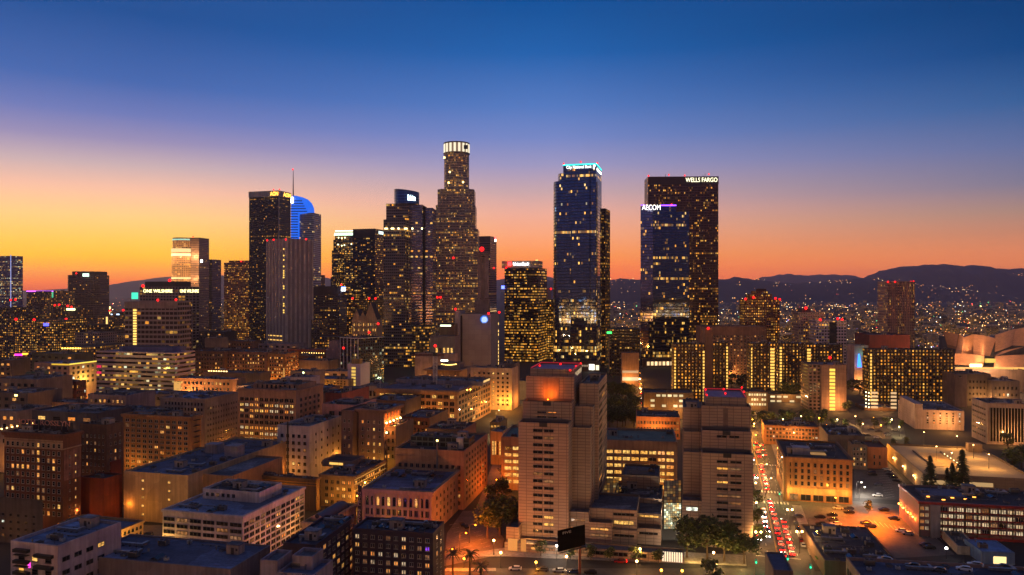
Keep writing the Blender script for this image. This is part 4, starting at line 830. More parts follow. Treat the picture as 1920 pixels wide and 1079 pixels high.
quad('parking_lot', [(1601,872),(1664,866),(1704,912),(1690,938),(1602,934)], ASPH, .005)
quad('parking_lot', [(1535,790),(1690,785),(1700,826),(1540,815)], ASPH, .005)
b = MB()
for k in range(14):
    p = G(1640+k*1.6, 874+k*4.6); q = G(1662+k*1.2, 874+k*4.4); r = (q-p); n = Vector((-r.y,r.x,0)).normalized()*.07
    b.face([(p-n).to_tuple()[:2]+(.009,),(q-n).to_tuple()[:2]+(.009,),(q+n).to_tuple()[:2]+(.009,),(p+n).to_tuple()[:2]+(.009,)])
for k in range(16):
    p = G(1640+k*9, 985+k*2); q = G(1630+k*9.2, 975+k*2.1); r = (q-p); n = Vector((-r.y,r.x,0)).normalized()*.07
    b.face([(v.x,v.y,.009) for v in (p-n,q-n,q+n,p+n)])
    p = G(842+k*4.6,985+(k%8)*7); q = G(857+k*4.4,982+(k%8)*7); r = (q-p); n = Vector((-r.y,r.x,0)).normalized()*.06
    b.face([(v.x,v.y,.009) for v in (p-n,q-n,q+n,p+n)])
b.build('bay_markings', PAINT)['kind'] = 'structure'
quad('street', [(1190,800),(1206,800),(1203,640),(1198,640)], ASPH, .006)
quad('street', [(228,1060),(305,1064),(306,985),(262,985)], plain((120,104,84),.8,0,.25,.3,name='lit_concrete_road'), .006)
# ---------------------------------------------------------------- helpers for the near buildings
def near(name, label, Y, xc, xf, top, side=None, dep=None, yaw=14, wall=(120,100,90), joint=None, rough=.8, roof=ROOF_B, cat='building', clut=5, cornice=None, dirt=.25, pmat=None, parapet=.9):
    b = Bld(name, label, Y, xc, xf, top, side, dep, yaw, cat); b.mat = plain(wall, rough, 0, dirt, .12, joint, 'wall_finish')
    if pmat: b.pmat = pmat
    b.walls(b.fr, b.mat, roof=roof, cornice=cornice, parapet=parapet); b.clutter(clut, parapet=parapet); b.Y = Y; BLDS.append(b); return b
BRICK = (.55,.18,.02)
def pglow(b, face, u0, u1, z0, h, mat, name='lit_panel', fr=None, out=.12):
    fr = fr or b.fr; L_ = b.flen(fr, face); p, rz = b.at(fr, face, L_*u0, z0, out); q, _ = b.at(fr, face, L_*u1, z0, out); m = MB(); n = Vector((math.sin(rz), -math.cos(rz), 0))
    m.hexa(p, q-p, -n*.1, (0,0,h)); return m.build(name, mat, b.root)
# ================================================================= twin tower courthouse
ST_ = (162,138,120); JT = (3.2,1.22,.11)
b = Bld('courthouse','twin-towered tan stone courthouse with red-lit rooftops',300,1066,972,795,dep=9,yaw=12,cat='courthouse'); b.mat = plain(ST_,.75,0,.16,.08,JT,'courthouse_stone'); CS=b.mat; CH=b
b.walls(b.fr,CS,name='tower_wall',roof=ROOF_D)
def cw(nm, Y, xc, xf, top, side=None, dep=None, base=0., roof=ROOF_B, m=None, yaw=12, par=.9):
    y0=CH.yaw; CH.yaw=yaw; fr=CH.frame(Y,xc,xf,top,side,dep,base); CH.walls(fr,m or CS,name=nm,roof=roof,parapet=par); CH.yaw=y0; return fr
t2=cw('tower_wall',309,1072,980,755,dep=9,roof=ROOF_D); t3=cw('tower_wall',318,1076,986,707,dep=9,roof=ROOF_D); t4=cw('tower_crown',322,1077,994,693,dep=26,roof=plain((150,128,150),.8,name='roof_deck'),par=.5)
w1=cw('wing_wall',321,1122,1086,720,side=1138); w2=cw('wing_wall',315,1112,1078,763,dep=7); w3=cw('wing_wall',309,1107,1068,803,dep=7)
r1=cw('tower_wall',300,1316,1412,849,dep=9,roof=ROOF_D); r2=cw('tower_wall',309,1316,1409,807,dep=9,roof=ROOF_D); r3=cw('tower_wall',318,1315,1408,760,dep=9,roof=ROOF_D); r4=cw('tower_crown',322,1323,1400,744,dep=26,roof=plain((150,128,150),.8,name='roof_deck'),par=.5)
v1=cw('wing_wall',326,1281,1314,764,dep=26); v2=cw('wing_wall',320,1282,1316,809,dep=7); v3=cw('wing_wall',314,1281,1316,847,dep=7); v4=cw('wing_wall',305,1279,1316,938,dep=9)
cA=cw('court_wall',303,1066,1104,959,dep=26,m=CS); cB=cw('court_wall',306,1104,1194,952,dep=24); cB2=cw('terrace_wall',301,1104,1147,979,dep=5.2,par=1.6); cC=cw('court_wall',329,1150,1241,931,dep=24); cD=cw('court_wall',309,1195,1240,962,dep=20); cE=cw('terrace_wall',302,1148,1194,993,dep=4.2,par=1.2); cF=cw('terrace_wall',303,1195,1239,990,dep=6,par=1.2)
cG=cw('podium_wall',295,946,1282,1017,dep=7,par=.6); cH=cw('gate_wall',299,949,972,988,dep=14); cI=cw('raised_wall',347,1166,1236,890,dep=22,m=CS); 
b.box('roof_opening',cI,DARK,2,3,cI['z1']-.8,cI['w']-4,8,.5)
# windows: paired strips up each shaft
DW = 'strip'
b.grid('F',2,15,.28,.72,.035,1.0-.08,.86,.42,lit=.0,style=DW,frame=FRAMED,pat=lambda c,r: 'yellow' if (c,r) in ((1,12),(1,13)) else 'dim' if (c,r) in ((0,6),(1,1),(1,7)) else False)
b.grid('F',2,2,.28,.72,.06,.13,.8,.36,fr=t2,style=DW,frame=FRAMED,pat=lambda c,r: 'warm' if (c,r)==(1,0) else False)
b.grid('F',2,12,.27,.80,.05,.92,.84,.40,fr=r1,style=DW,frame=FRAMED,pat=lambda c,r: 'yellow' if (c,r) in ((0,1),(0,3)) else 'dim' if (c,r) in ((1,1),(1,5),(1,6),(0,5)) else False)
b.grid('F',2,1,.28,.78,.025,.075,.8,.5,fr=r2,style=DW,frame=FRAMED,lit=0)
b.grid('R',3,15,.06,.97,.04,.80,.93,.5,fr=w1,style=DW,frame=FRAMED,lit=.10,mix=(('warm',2),('dim',3)))
b.grid('F',1,3,.15,.85,.05,.95,.85,.30,fr=v4,style=DW,frame=FRAMED,pat=lambda c,r: 'white' if r==0 else False)
b.grid('F',1,2,.08,.85,.12,.62,.9,.34,fr=cA,style=DW,frame=FRAMED,pat=lambda c,r: 'dim' if r==0 else 'warm')
b.grid('F',1,1,.50,.96,.06,.22,.94,.5,fr=cB,style=DW,frame=FRAMED,lit=0); b.grid('F',1,1,.50,.96,.28,.48,.9,.62,fr=cB,style=DW,frame=FRAMED,pat=lambda c,r:'yellow')
b.grid('F',1,2,.04,.92,.14,.66,.9,.42,fr=cB2,style=DW,frame=FRAMED,pat=lambda c,r:'warm' if r==0 else 'dim')
b.grid('F',1,1,.06,.92,.2,.5,.94,.6,fr=cE,style=DW,frame=FRAMED,lit=0); b.grid('F',1,1,.06,.92,.03,.17,.92,.7,fr=cD,style=DW,frame=FRAMED,pat=lambda c,r:'yellow'); b.grid('F',1,1,.06,.9,.15,.45,.94,.55,fr=cF,style=DW,frame=FRAMED,lit=0)
b.grid('F',9,1,.34,.80,.22,.72,.97,.8,fr=cG,style=DW,frame=FRAMED,lit=.35,mix=(('dim',1),)); b.grid('F',2,1,.145,.30,.22,.7,.8,.8,fr=cG,style=DW,frame=FRAMED,pat=lambda c,r:'warm' if c==0 else 'dim')
for u0,u1,st in ((.02,.075,1.1),(.095,.125,.9)): pglow(b,'F',u0,u1,.3,4.6,emit((1,.36,.08),st*.7,'portal_orange%d'%int(st*10)),'lit_portal',cG)
for k in range(9): pglow(b,'F',.885+k*.0125,.893+k*.0125,.4,3.6,emit((1,.78,.5),1.3,'entrance_glow'),'entrance_window',cG)
for fr in (t3,r3):      # notched slots of the upper tiers
    b.box('notch',fr,plain((120,98,88),name='notch_stone'),fr['w']*.44,-.12,fr['z1']-9,fr['w']*.1,.12,8)
for fr in (b.fr,t2,r1,r2): b.box('roof_notch',fr,ROOF_D,fr['w']*.42,-.15,fr['z1']-1.6,fr['w']*.16,.15,1.7)
# dusk-orange niche: real lamp at the foot of the upper shaft
b.box('niche',t3,plain((150,120,98),.7,name='niche_stone'),t3['w']*.36,-.2,t3['z0']+45.5,t3['w']*.34,.2,t3['z1']-46-t3['z0'])
m=MB(); GLZ=facade((54,54,52),(120,118,100),1.5,1.5,.86,.86,.75,0,.55,.15,warm=.55)
def glazed(x0,x1,ya,yb,za,zb,name,mat,cells):
    m=MB(); p=[Vector((X(x0,ya),ya,za)),Vector((X(x1,ya),ya,za)),Vector((X(x1,yb),yb,zb)),Vector((X(x0,yb),yb,zb))]; th=Vector((0,.3,-.3)); m.face(p,[(0,0),(cells[0],0),cells,(0,cells[1])]); m.face([q+th for q in p][::-1])
    for k in range(4): m.face([p[k],p[k]+th,p[(k+1)%4]+th,p[(k+1)%4]])
    return m.build(name,mat,b.root)
GL2=facade((40,38,34),(60,58,48),1.5,1.5,.84,.84,.5,.5,.4,.6,warm=.55,run=0); GL3=facade((44,44,40),(100,100,90),1.5,1.5,.86,.86,2.5,1.,2.4,.3,warm=1.25,run=0)
ya=310; glazed(1245,1277,ya,338,Z(943,ya),Z(901,338),'glass_roof',GL2,(6,8)); glazed(1245,1277,ya,ya+.4,Z(992,ya),Z(943,ya),'atrium_glass',GL3,(8,12)); glazed(1121,1160,330,362,Z(934,330),Z(897,362),'glass_roof',GL2,(7,8))
b.clutter(6,cC); b.clutter(3,v1); b.clutter(4,cI,parapet=.9,kinds=('air_conditioner','vent_pipe')); b.clutter(3,w1)
for px,py,Y_ in ((1012,686,340),(1051,683,346),(1080,687,340),(1069,694.5,322),(1089,682,345),(1357,730,342),(1360,738,330),(1391,727,345),(1323,731,345),(1325,741,324),(1395,735,335)): beacon(b.root,px,py,Y_,.42)
RD=emit((1,.03,.06),.32,'red_edge_light')
for fr in (t4,r4):
    b.box('edge_light',fr,RD,.2,fr['d']-.5,fr['z1']+.02,fr['w']-.4,.3,.4); b.box('edge_light',fr,RD,fr['w']-.45,.8,fr['z1']+.02,.3,fr['d']-1.4,.4); b.box('edge_light',fr,RD,.15,.8,fr['z1']+.02,.3,fr['d']-1.4,.4)
for k in range(4): b.grid('R',5,1,.1,.95,.015+.0*k,.06,.8,.7,fr=t4,style='plain',pat=lambda c,r:'cream') if k==0 else None
m=MB(); 
for px in (1021,1048): m.tube((X(px,306),306,b.fr['z1']),(X(px,306),306,b.fr['z1']+3.5),.08,n=5)
m.build('antenna',GREY,b.root); b.finish(100)
# lit office block behind the courthouse
b=near('office_block','long office block with rows of bright yellow windows and a green-lit flat roof',372,1270,940,829,dep=34,yaw=9,wall=(150,122,104),roof=plain((96,110,96),.85,name='green_lit_roof'),clut=7,parapet=1.2)  # the green light on this roof is put into its colour
b.grid('F',20,6,.015,.985,.15,.90,.86,.52,style='strip',mix=(('yellow',4),('warm',2)),pat=lambda c,r: (c*5+r*7)%23 != 0,lit=1); b.finish(100)
# ================================================================= right-hand foreground
def rightb(*a,**k): return near(*a,**k)
b=near('corner_building','rounded corner brick block lit orange with a pale ground floor',366,1472,1598,856,side=1456,yaw=14,wall=(170,122,78),joint=BRICK,roof=ROOF_D,clut=4,cornice=(.7,.7,.2)); CB=b
b.grid('F',10,4,.02,.98,.10,.66,.44,.62,lit=.10,mix=(('dim',4),('warm',1)),frame=FRAMED); b.grid('L',9,4,.02,.98,.10,.66,.42,.62,lit=.2,mix=(('dim',4),('warm',1)),frame=FRAMED); b.grid('F',5,1,.03,.97,.82,.99,.8,.8,style='strip',lit=.3,mix=(('dim',1),),frame=FRAMED)
b.bands('F',[b.fr['z1']*.30,b.fr['z1']*.905],.3,.45); b.bands('L',[b.fr['z1']*.30,b.fr['z1']*.905],.3,.45)
prism(b,'corner_wall',ring(b.fr['O'].x+.9,b.fr['O'].y+.6,1.7,14),0,b.fr['z1']-.4,b.mat,b.mat); b.box('penthouse',b.fr,plain((150,150,160),name='grey_stucco'),4.5,10,b.fr['z1']-.9,8,6,3.4); b.box('light_well',b.fr,emit((1,.5,.15),.35,'light_well_glow'),13,11,b.fr['z1']-.85,7,5,.3); b.finish(100)
b=near('shop_building','orange-lit four-storey brick building beside the boulevard',500,1433,1537,797,side=1428,yaw=14,wall=(160,112,74),joint=BRICK,roof=ROOF_D,clut=12); b.grid('F',16,4,.03,.97,.08,.86,.58,.6,lit=.22,frame=FRAMED,style='pair'); b.bands('F',[b.fr['z1']*.93],.35,.4); b.finish(90)
b=near('workshop_building','low brown block with cluttered roof units between the corner block and the lit orange wall',430,1597,1626,833,dep=26,yaw=14,wall=(120,98,84),clut=3,roof=ROOF_D); b.grid('F',4,4,.05,.95,.08,.9,.6,.55,lit=.45,mix=(('yellow',2),('warm',1))); b.finish()
b=near('annex_building','dark rear block with many roof units behind the rounded corner block',445,1552,1622,815,dep=34,yaw=14,wall=(92,80,76),clut=9,roof=ROOF_D); b.finish()
b=near('garage_annex','low brick shed glowing orange under a wall lamp',432,1627,1664,838,dep=20,yaw=14,wall=(176,104,62),joint=BRICK,roof=plain((96,58,52),.8,name='red_roof'),clut=1); b.grid('F',2,2,.2,.75,.3,.9,.3,.5,lit=0,frame=FRAMED); b.finish()
b=near('orange_block','orange-lit commercial block framed between the two courthouse towers',520,1193,1275,781,dep=30,yaw=9,wall=(176,112,66),roof=ROOF_D,clut=4); b.grid('F',14,3,.02,.98,.12,.95,.6,.5,lit=.25,style='pair',mix=(('dim',3),('warm',2)),frame=FRAMED); b.finish()
# parking deck: open roof with ramps
b=Bld('parking_garage','wide parking garage whose floodlit pale roof deck carries lamp posts',379,1731,1945,888,side=1663,yaw=14,cat='garage'); b.mat=plain((150,128,100),.8,0,.15,.1,(4,1.4,.03),'garage_concrete'); b.walls(b.fr,b.mat,roof=plain((170,146,108),.85,0,.18,.06,name='deck_concrete'),parapet=1.0); f=b.fr
b.box('ramp_wall',f,b.mat,10,f['d']*.25,f['z1']-.98,1,f['d']*.55,.8); b.box('ramp_wall',f,b.mat,24,f['d']*.2,f['z1']-.98,1,f['d']*.6,.8); b.box('ramp',f,plain((190,150,90),.8,name='lit_ramp'),11.1,f['d']*.3,f['z1']-.9,12.8,f['d']*.45,.1)
for k in range(7): b.box('ramp_light',f,emit((1,.72,.3),6,'ramp_lamp'),24-.3,f['d']*(.25+.07*k),f['z1']-.15,.3,.8,.35)
b.box('stair_house',f,plain((150,120,90),name='deck_stair_stucco'),40,f['d']*.86,f['z1']-.9,7,5,4.5); pglow(b,'F',.03,.62,f['z1']-5,2.0,emit((1,.6,.25),.5,'deck_level_glow'),'deck_opening'); b.grid('F',1,1,.0,.03,.4,.5,.5,.5,lit=0); b.finish(); PK=b
# motel
b=Bld('motel','long motel with red fascia and rows of curtained windows behind red balcony rails',313,1723,1990,940,side=1686,yaw=12,cat='motel'); b.mat=plain((150,112,104),.8,0,.15,.1,name='motel_stucco'); b.walls(b.fr,b.mat,roof=ROOF_D,parapet=.5); f=b.fr; RM=plain((150,34,30),.6,name='red_fascia')
b.box('fascia',f,RM,-.3,-.6,f['z1']-1.0,f['w']+.6,.6,1.02); m=MB(); p=f['O']; m.hexa(Vector((p.x,p.y,f['z1']-1.0))-f['R']*.35,f['R']*.35,f['D']*f['d'],(0,0,1.02)); m.build('fascia',RM,b.root)
b.box('stair_tower',f,plain((150,142,142),.8,name='pale_stair_stucco'),f['w']*.078,-1.4,0,f['w']*.068,1.35,f['z1']-1.1)
b.box('red_rail',f,RM,f['w']*.15,-1.5,0.2,f['w']*.85,.1,1.0)
for k in range(1,5):
    z=f['z1']-1.2-k*2.75; m=MB(); b.box('walkway',f,plain((130,96,86),name='walkway_slab'),f['w']*.15,-.8,z,f['w']*.85,.8,.2)
    if z>1: b.box('red_rail',f,RM,f['w']*.15,-.8,z+.2,f['w']*.85,.06,.5)
b.grid('F',14,4,.15,.98,.09,.88,.88,.66,style='triple',mix=(('cream',6),('dim',1)),pat=lambda c,r: True if (c*7+r*3)%11 else False); b.grid('F',2,4,.005,.075,.11,.86,.8,.6,style='triple',pat=lambda c,r:'cream' if c else 'warm')
b.mat2=b.mat; b.piers('F',12,.35,.5,plain((96,84,40),.7,name='olive_post')); b.box('plant_roof',f,plain((74,84,112),.7,name='blue_plant_roof'),4,8,f['z1']-.5,16,12,1.2); b.clutter(9,parapet=.5)
for k in range(5): b.box('roof_light',f,emit((1,.35,.05),4,'roof_orange_lamp'),5+k*4.6,7.2-(k%2)*4+ (k>2)*3,f['z1']+.05,1.2,.4,.35)
b.finish(100); MO=b
b=near('white_shed','small flat-roofed white workshop with one wall lit orange',291,1795,1836,1024,side=1749,yaw=14,wall=(186,170,150),clut=3,parapet=.4); b.finish()
b=near('kiosk_hut','blue flat hut with a lit open doorway',281,1840,1903,1034,dep=14,yaw=8,wall=(96,128,168),clut=2,parapet=.3,roof=plain((90,130,180),.7,name='blue_roof')); pglow(b,'F',.36,.74,.3,2.6,emit((1,.72,.28),1.6,'doorway_glow'),'doorway'); b.finish()
b=near('low_roof_building','low dark-roofed hall between the boulevard and the orange-lit lot',268,1546,1690,1051,side=1501,yaw=10,wall=(120,96,76),clut=9,roof=plain((58,66,84),.85,0,.35,.1,name='blue_black_roof'),parapet=.6); b.finish()
b=near('roof_parking_building','bottom corner building whose blue-grey roof is used for parking',226,1622,1990,1092,dep=22,yaw=10,wall=(150,120,110),clut=5,roof=plain((66,78,104),.85,0,.3,.08,name='parking_roof'),parapet=1.0,dirt=.2); RP=b; b.grid('L',6,2,.05,.9,.1,.8,.6,.4,lit=.1,style='strip',frame=FRAMED); b.finish()
b=near('kerbside_roof','small dark roof just inside the bottom frame edge under the boulevard crossing',222,1450,1487,1069,dep=16,yaw=10,wall=(90,84,84),roof=plain((66,78,104),.85,name='parking_roof2'),clut=0,parapet=.4); b.finish()
# market corner with green awnings
b=near('market_shop','corner market with green awnings and coloured shop lights',281,1530,1572,1050,dep=14,yaw=10,wall=(120,100,80),clut=2,roof=ROOF_D,parapet=.5); m=MB()
GA=plain((58,120,30),.7,name='green_awning')
for k in range(3): b.box('awning',b.fr,GA,-.5+k*3,-3,2.6,2.7,3,.25)
for k,(c,u) in enumerate((((1,.85,.5),.1),((.4,.35,1),.45),((1,.3,.15),.7),((.9,.95,1),.9))): pglow(b,'F',u,u+.12,.4,1.8,emit(c,3,'shop_light%d'%k),'shop_window')
b.finish()
# ================================================================= right mid-ground
BAL=lambda: facade((46,32,25),(18,14,12),3.0,2.9,.42,.55,.30,.0,1.5,.2,warm=.14,run=.25)
def slabblock(label,Y,xc,xf,top,side=None,dep=16,yaw=6,stairs=(),seed=1):
    b=Bld('apartment_slab',label,Y,xc,xf,top,side,dep,yaw,'apartment block'); F_=BAL(); b.mat=plain((80,56,42),.8,name='brown_concrete'); b.walls(b.fr,F_,roof=ROOF_D,parapet=.7)
    f=b.fr; n=int(f['z1']/2.9)
    b.bands('F',[k*2.9 for k in range(1,n)],.5,.35,plain((74,52,40),.8,name='balcony_slab'),'balcony'); b.piers('F',max(3,int(f['w']/9)),.5,.7,plain((64,46,38),.8,name='balcony_fin'))
    for u,w in stairs:
        for k in range(n-1): pglow(b,'F',u,u+w,k*2.9+.5,1.9,emit((1,.55,.10),1.5,'stair_amber'),'stair_window')
    b.clutter(5,parapet=.7); return b
slabblock('short balcony slab with two lit stair strips in front of the blue tower',690,1263,1322,645,yaw=5,stairs=((.02,.05),(.93,.06)))
slabblock('narrow balcony slab with one lit edge beside the pale stair shaft',700,1336,1366,643,yaw=5,stairs=((.86,.1),))
b=near('stair_shaft','pale windowless shaft rising between two balcony slabs by the brown tower',695,1322,1336,615,dep=18,yaw=5,wall=(120,92,80),clut=0); b.finish(); beacon(b.root,1328,616,694,1.2)
slabblock('balcony slab with bright lit stair strips left of the white stair tower',720,1407,1455,644,yaw=5,stairs=((.01,.06),(.78,.16)))
slabblock('dark balcony slab with amber windows behind the white stair tower',735,1460,1510,644,yaw=5,stairs=((.04,.08),))
slabblock('balcony slab ending in a tall lit strip right of the white stair tower',750,1512,1580,646,yaw=5,stairs=((.02,.10),))
slabblock('widest balcony slab with hundreds of amber windows below the concert hall',690,1630,1788,655,yaw=4,stairs=((.0,.03),))
b=near('stair_tower_block','white windowless slab with a brilliant yellow stair strip',640,1540,1587,684,dep=30,yaw=8,wall=(150,118,106),joint=(9,2.9,.05),clut=3); n=int(b.fr['z1']/2.95)
for k in range(n): pglow(b,'F',.33,.55,k*2.95+.3,2.1,emit((1,.60,.08),1.5,'stair_yellow2'),'stair_window')
extra(b,'balcony_wall',641,1539,1516,684,facade((90,70,66),(22,18,18),3,2.9,.6,.6,.03,0,1),dep=28,yaw=8); beacon(b.root,1556,671,650,1.3); b.finish()
b=near('beige_block','beige apartment block with warm window columns below the pyramid-topped brown tower',860,1313,1436,612,dep=30,yaw=4,wall=(130,98,82),clut=5); b.grid('F',18,16,.03,.97,.16,.98,.5,.5,lit=.22,mix=(('warm',3),('dim',2))); b.finish(60)
P_=facade((92,50,34),(24,15,12),2.8,3.4,.5,.5,.30,.03,1.6,warm=.2)
b=tower('apartment_tower','brown pyramid-topped apartment tower with red roof lights',1010,1396,1462,562,dep=30,yaw=4,fac=P_,cat='apartment block',bea=((1398,561),(1454,560),(1462,562),(1413,558)),br=1.6); extra(b,'upper_step',1014,1406,1448,552,P_,dep=24); extra(b,'upper_step',1018,1414,1440,546,P_,dep=18); prism(b,'roof_cap',ring(X(1427,1028),1028,7,8),b.fr['z1'],Z(542,1028),plain((80,44,32),name='brown_cap'))
b=tower('office_block','pale gridded office block with a red roof lamp beside the white framed block',930,1497,1546,586,dep=28,yaw=4,fac=facade((140,112,104),(40,32,32),2.8,3.4,.6,.5,.14,.03,1.3,warm=.4)); extra(b,'plant_room',934,1503,1520,579,plain((110,88,84),name='plant_room_metal'),dep=18); beacon(b.root,1511,578,932,1.8)
b=tower('office_block','white framed office block with dark centre bay and three red roof lamps',900,1530,1587,601,dep=26,yaw=4,fac=facade((170,150,150),(30,26,30),3.2,3.6,.66,.55,.12,.03,1.3,warm=.4),bea=((1538,600),(1571,598),(1579,600)),br=1.6); b.box('dark_bay',b.fr,DARK,b.fr['w']*.44,-.3,8,b.fr['w']*.24,.3,b.fr['z1']-10)
b=tower('office_tower','lone pale concrete tower with fine vertical ribs and red corner lamps on the plain',1050,1664,1715,528,dep=32,yaw=3,fac=facade((142,104,90),(60,36,30),2.2,3.6,.5,.62,.16,.03,1.1,warm=.3),bea=((1665,529),(1678,529),(1713,528.5),(1708,529)),br=1.4); b.mat=plain((150,112,100),name='pale_rib'); b.piers('F',14,.8,.5)
b=near('theatre_building','dark red brick theatre with a lit yellow opening',800,1630,1706,628,dep=40,yaw=4,wall=(110,44,38),clut=3,roof=ROOF_D); pglow(b,'F',.42,.58,18,14,emit((1,.7,.15),1.2,'theatre_glow'),'lit_window'); pglow(b,'F',.72,.78,22,6,emit((1,.65,.12),1.2,'theatre_glow2'),'lit_window'); b.finish()
b=near('white_wall_block','white blank wall with a blue lit corner and teal sign between balcony slabs',770,1602,1628,648,dep=20,yaw=4,wall=(190,160,150),clut=1); glow(b,'sign_panel',1617,1627,663,764,3,emit((.05,.9,.75),4,'teal_sign')); m=MB(); y=766; m.face([(X(1607,y),y,Z(689,y)),(X(1616,y),y,Z(689,y)),(X(1612,y),y,Z(664,y)),(X(1609,y),y,Z(664,y))]); m.build('blue_light',emit((.03,.22,1),3,'blue_wall_light'),b.root); b.finish()
b=near('garage_block','small parking garage with open lit decks and a blank wall',640,1621,1681,764,dep=26,yaw=8,wall=(110,84,62),clut=2)
for k in range(5):
    pglow(b,'F',.20,.42,2+k*3,1.7,emit((1,.62,.30),.85,'deck_glow'),'lit_deck'); pglow(b,'F',.82,1.0,2+k*3,1.7,emit((1,.62,.30),.85,'deck_glow'),'lit_deck')
    for u in (.03,.12): pglow(b,'F',u,u+.03,3+k*3-u*6,.9,emit((1,.8,.4),7,'deck_lamp'),'deck_lamp')
b.finish()
for lb,Y,x0,x1,tp,n in (('parking garage with arched lit openings behind the orange block',600,1207,1300,736,3),('parking garage with pale lit openings under the balcony slabs',690,1430,1535,739,2),('terraced low building with lit cells behind the second tower',640,1398,1440,735,3)):
    b=near('parking_block',lb,Y,x0,x1,tp,dep=24,yaw=6,wall=(86,72,60),clut=2,roof=ROOF_D)
    for r in range(n):
        for k in range(7):
            if b.rnd.random()<.75: pglow(b,'F',.14+k*.115,.14+k*.115+.08,b.fr['z1']-3.2-r*4,1.8,emit((1,.80,.42),.75 if (k+r)%3 else 1.2,'arch_glow%d'%((k+r)%3>0)),'lit_opening')
    b.finish()
b=near('white_hotel','white L-shaped hotel block with small square windows',555,1716,1808,768,side=1684,yaw=14,wall=(168,146,142),clut=6); b.grid('F',7,5,.06,.97,.10,.72,.3,.42,lit=.22,mix=(('warm',2),('white',2),('dim',3)),frame=FRAMED); b.grid('L',12,5,.05,.9,.1,.72,.45,.42,lit=.05,frame=FRAMED); b.box('tower_stub',b.fr,b.mat,-.2,-.3,0,5,b.fr['d']*.9,b.fr['z1']+4); b.finish()
b=near('concrete_block','blank grey concrete block below the concert hall',660,1790,1813,702,dep=24,yaw=6,wall=(118,98,92),clut=1); b.grid('F',1,1,.3,.6,.04,.1,.9,.9,lit=0); b.finish()
b=near('grey_block','grey block with few lit windows below the concert hall plaza',665,1813,1858,701,dep=26,yaw=6,wall=(84,76,76),clut=3); b.grid('F',6,4,.05,.95,.15,.9,.5,.4,lit=.10,frame=FRAMED); b.finish()
b=near('grey_annex','low grey annex with two bright windows at the plaza edge',655,1860,1912,714,dep=26,yaw=6,wall=(84,78,84),clut=4); b.grid('F',6,3,.05,.95,.15,.9,.5,.4,lit=.25,frame=FRAMED); b.finish()
b=near('office_building','dark office with white vertical mullions and a white side wall',500,1850,1925,756,side=1822,yaw=12,wall=(150,130,124),clut=7); b.box('glass_wall',b.fr,plain((16,16,18),.12,name='black_glass'),1.5,-.12,2,b.fr['w']-2,.12,b.fr['z1']-5); b.piers('F',13,.35,.5,plain((150,140,136),.6,name='white_mullion'),t0=.1,t1=.95,name='mullion'); b.grid('L',7,6,.05,.95,.1,.9,.6,.35,lit=.12,style='strip',frame=FRAMED); b.finish()
b=near('podium_block','dark plaza block with slanting lit edges under the concert hall',760,1790,1920,692,dep=26,yaw=5,wall=(96,84,80),clut=2); 
for k in range(4): pglow(b,'F',.05+k*.23,.2+k*.23,3+k%2*4,1,emit((1,.30,.10),1.2,'ramp_red_glow'),'lit_ramp')
b.finish()
# concert hall of curved steel sails
c=empty('concert_hall',(X(1845,800),800,0),'concert hall of leaning curved steel sails glowing copper','concert hall'); SS=plain((212,160,122),.36,.55,.12,.05,(3,1.2,.012),'copper_lit_steel')  # warm uplight on the steel is put into its base colour
def sail(name,bot,topc,bulge,thick=1.2,n=10,mt=SS):
    """leaning sheet between a bottom and a top edge, bowed outwards"""
    (x0,y0,d0),(x1,y1,d1)=bot; (x2,y2,d2),(x3,y3,d3)=topc; m=MB(); g=[]
    for j in range(n+1):
        row=[]
        for i in range(n+1):
            u,v=i/n,j/n; a=Vector((X(x0,d0),d0,Z(y0,d0)))*(1-u)+Vector((X(x1,d1),d1,Z(y1,d1)))*u; q=Vector((X(x2,d2),d2,Z(y2,d2)))*(1-u)+Vector((X(x3,d3),d3,Z(y3,d3)))*u
            p=a*(1-v)+q*v; p.y-=bulge*.45*math.sin(math.pi*u)*(1-.4*v); p.z+=bulge*.12*v*math.sin(math.pi*u); row.append(p)
        g.append(row)
    th=Vector((0,thick,0)); W_=(g[0][n]-g[0][0]).length; H_=(g[n][0]-g[0][0]).length
    for j in range(n):
        for i in range(n):
            m.face([g[j][i],g[j][i+1],g[j+1][i+1],g[j+1][i]],[(i/n*W_,j/n*H_),((i+1)/n*W_,j/n*H_),((i+1)/n*W_,(j+1)/n*H_),(i/n*W_,(j+1)/n*H_)]); m.face([p+th for p in (g[j][i],g[j+1][i],g[j+1][i+1],g[j][i+1])])
    for i in range(n): m.face([g[n][i],g[n][i+1],g[n][i+1]+th,g[n][i]+th])
    for j in range(n): m.face([g[j][0],g[j+1][0],g[j+1][0]+th,g[j][0]+th]); m.face([g[j+1][n],g[j][n],g[j][n]+th,g[j+1][n]+th])
    return m.build(name,mt,c)
sail('steel_sail',((1778,652,815),(1792,655,800)),((1769,622,822),(1797,627,800)),2); sail('steel_sail',((1792,662,800),(1806,664,796)),((1798,628,802),(1807,632,798)),3); sail('steel_sail',((1806,664,798),(1825,665,795)),((1806,633,800),(1825,627,794)),-3)
sail('steel_sail',((1825,665,793),(1856,668,790)),((1824,627,796),(1868,635,792)),5); sail('steel_sail',((1866,660,795),(1898,648,800)),((1866,629,800),(1904,617,802)),4); sail('steel_sail',((1898,648,804),(1935,650,800)),((1904,618,806),(1940,610,802)),-3)
sail('steel_sail',((1790,684,778),(1844,686,770)),((1791,663,780),(1846,668,774)),6); sail('steel_sail',((1864,690,768),(1940,690,768)),((1866,668,774),(1944,666,774)),6); sail('steel_sail',((1866,668,784),(1900,655,790)),((1880,659,786),(1944,646,792)),4)
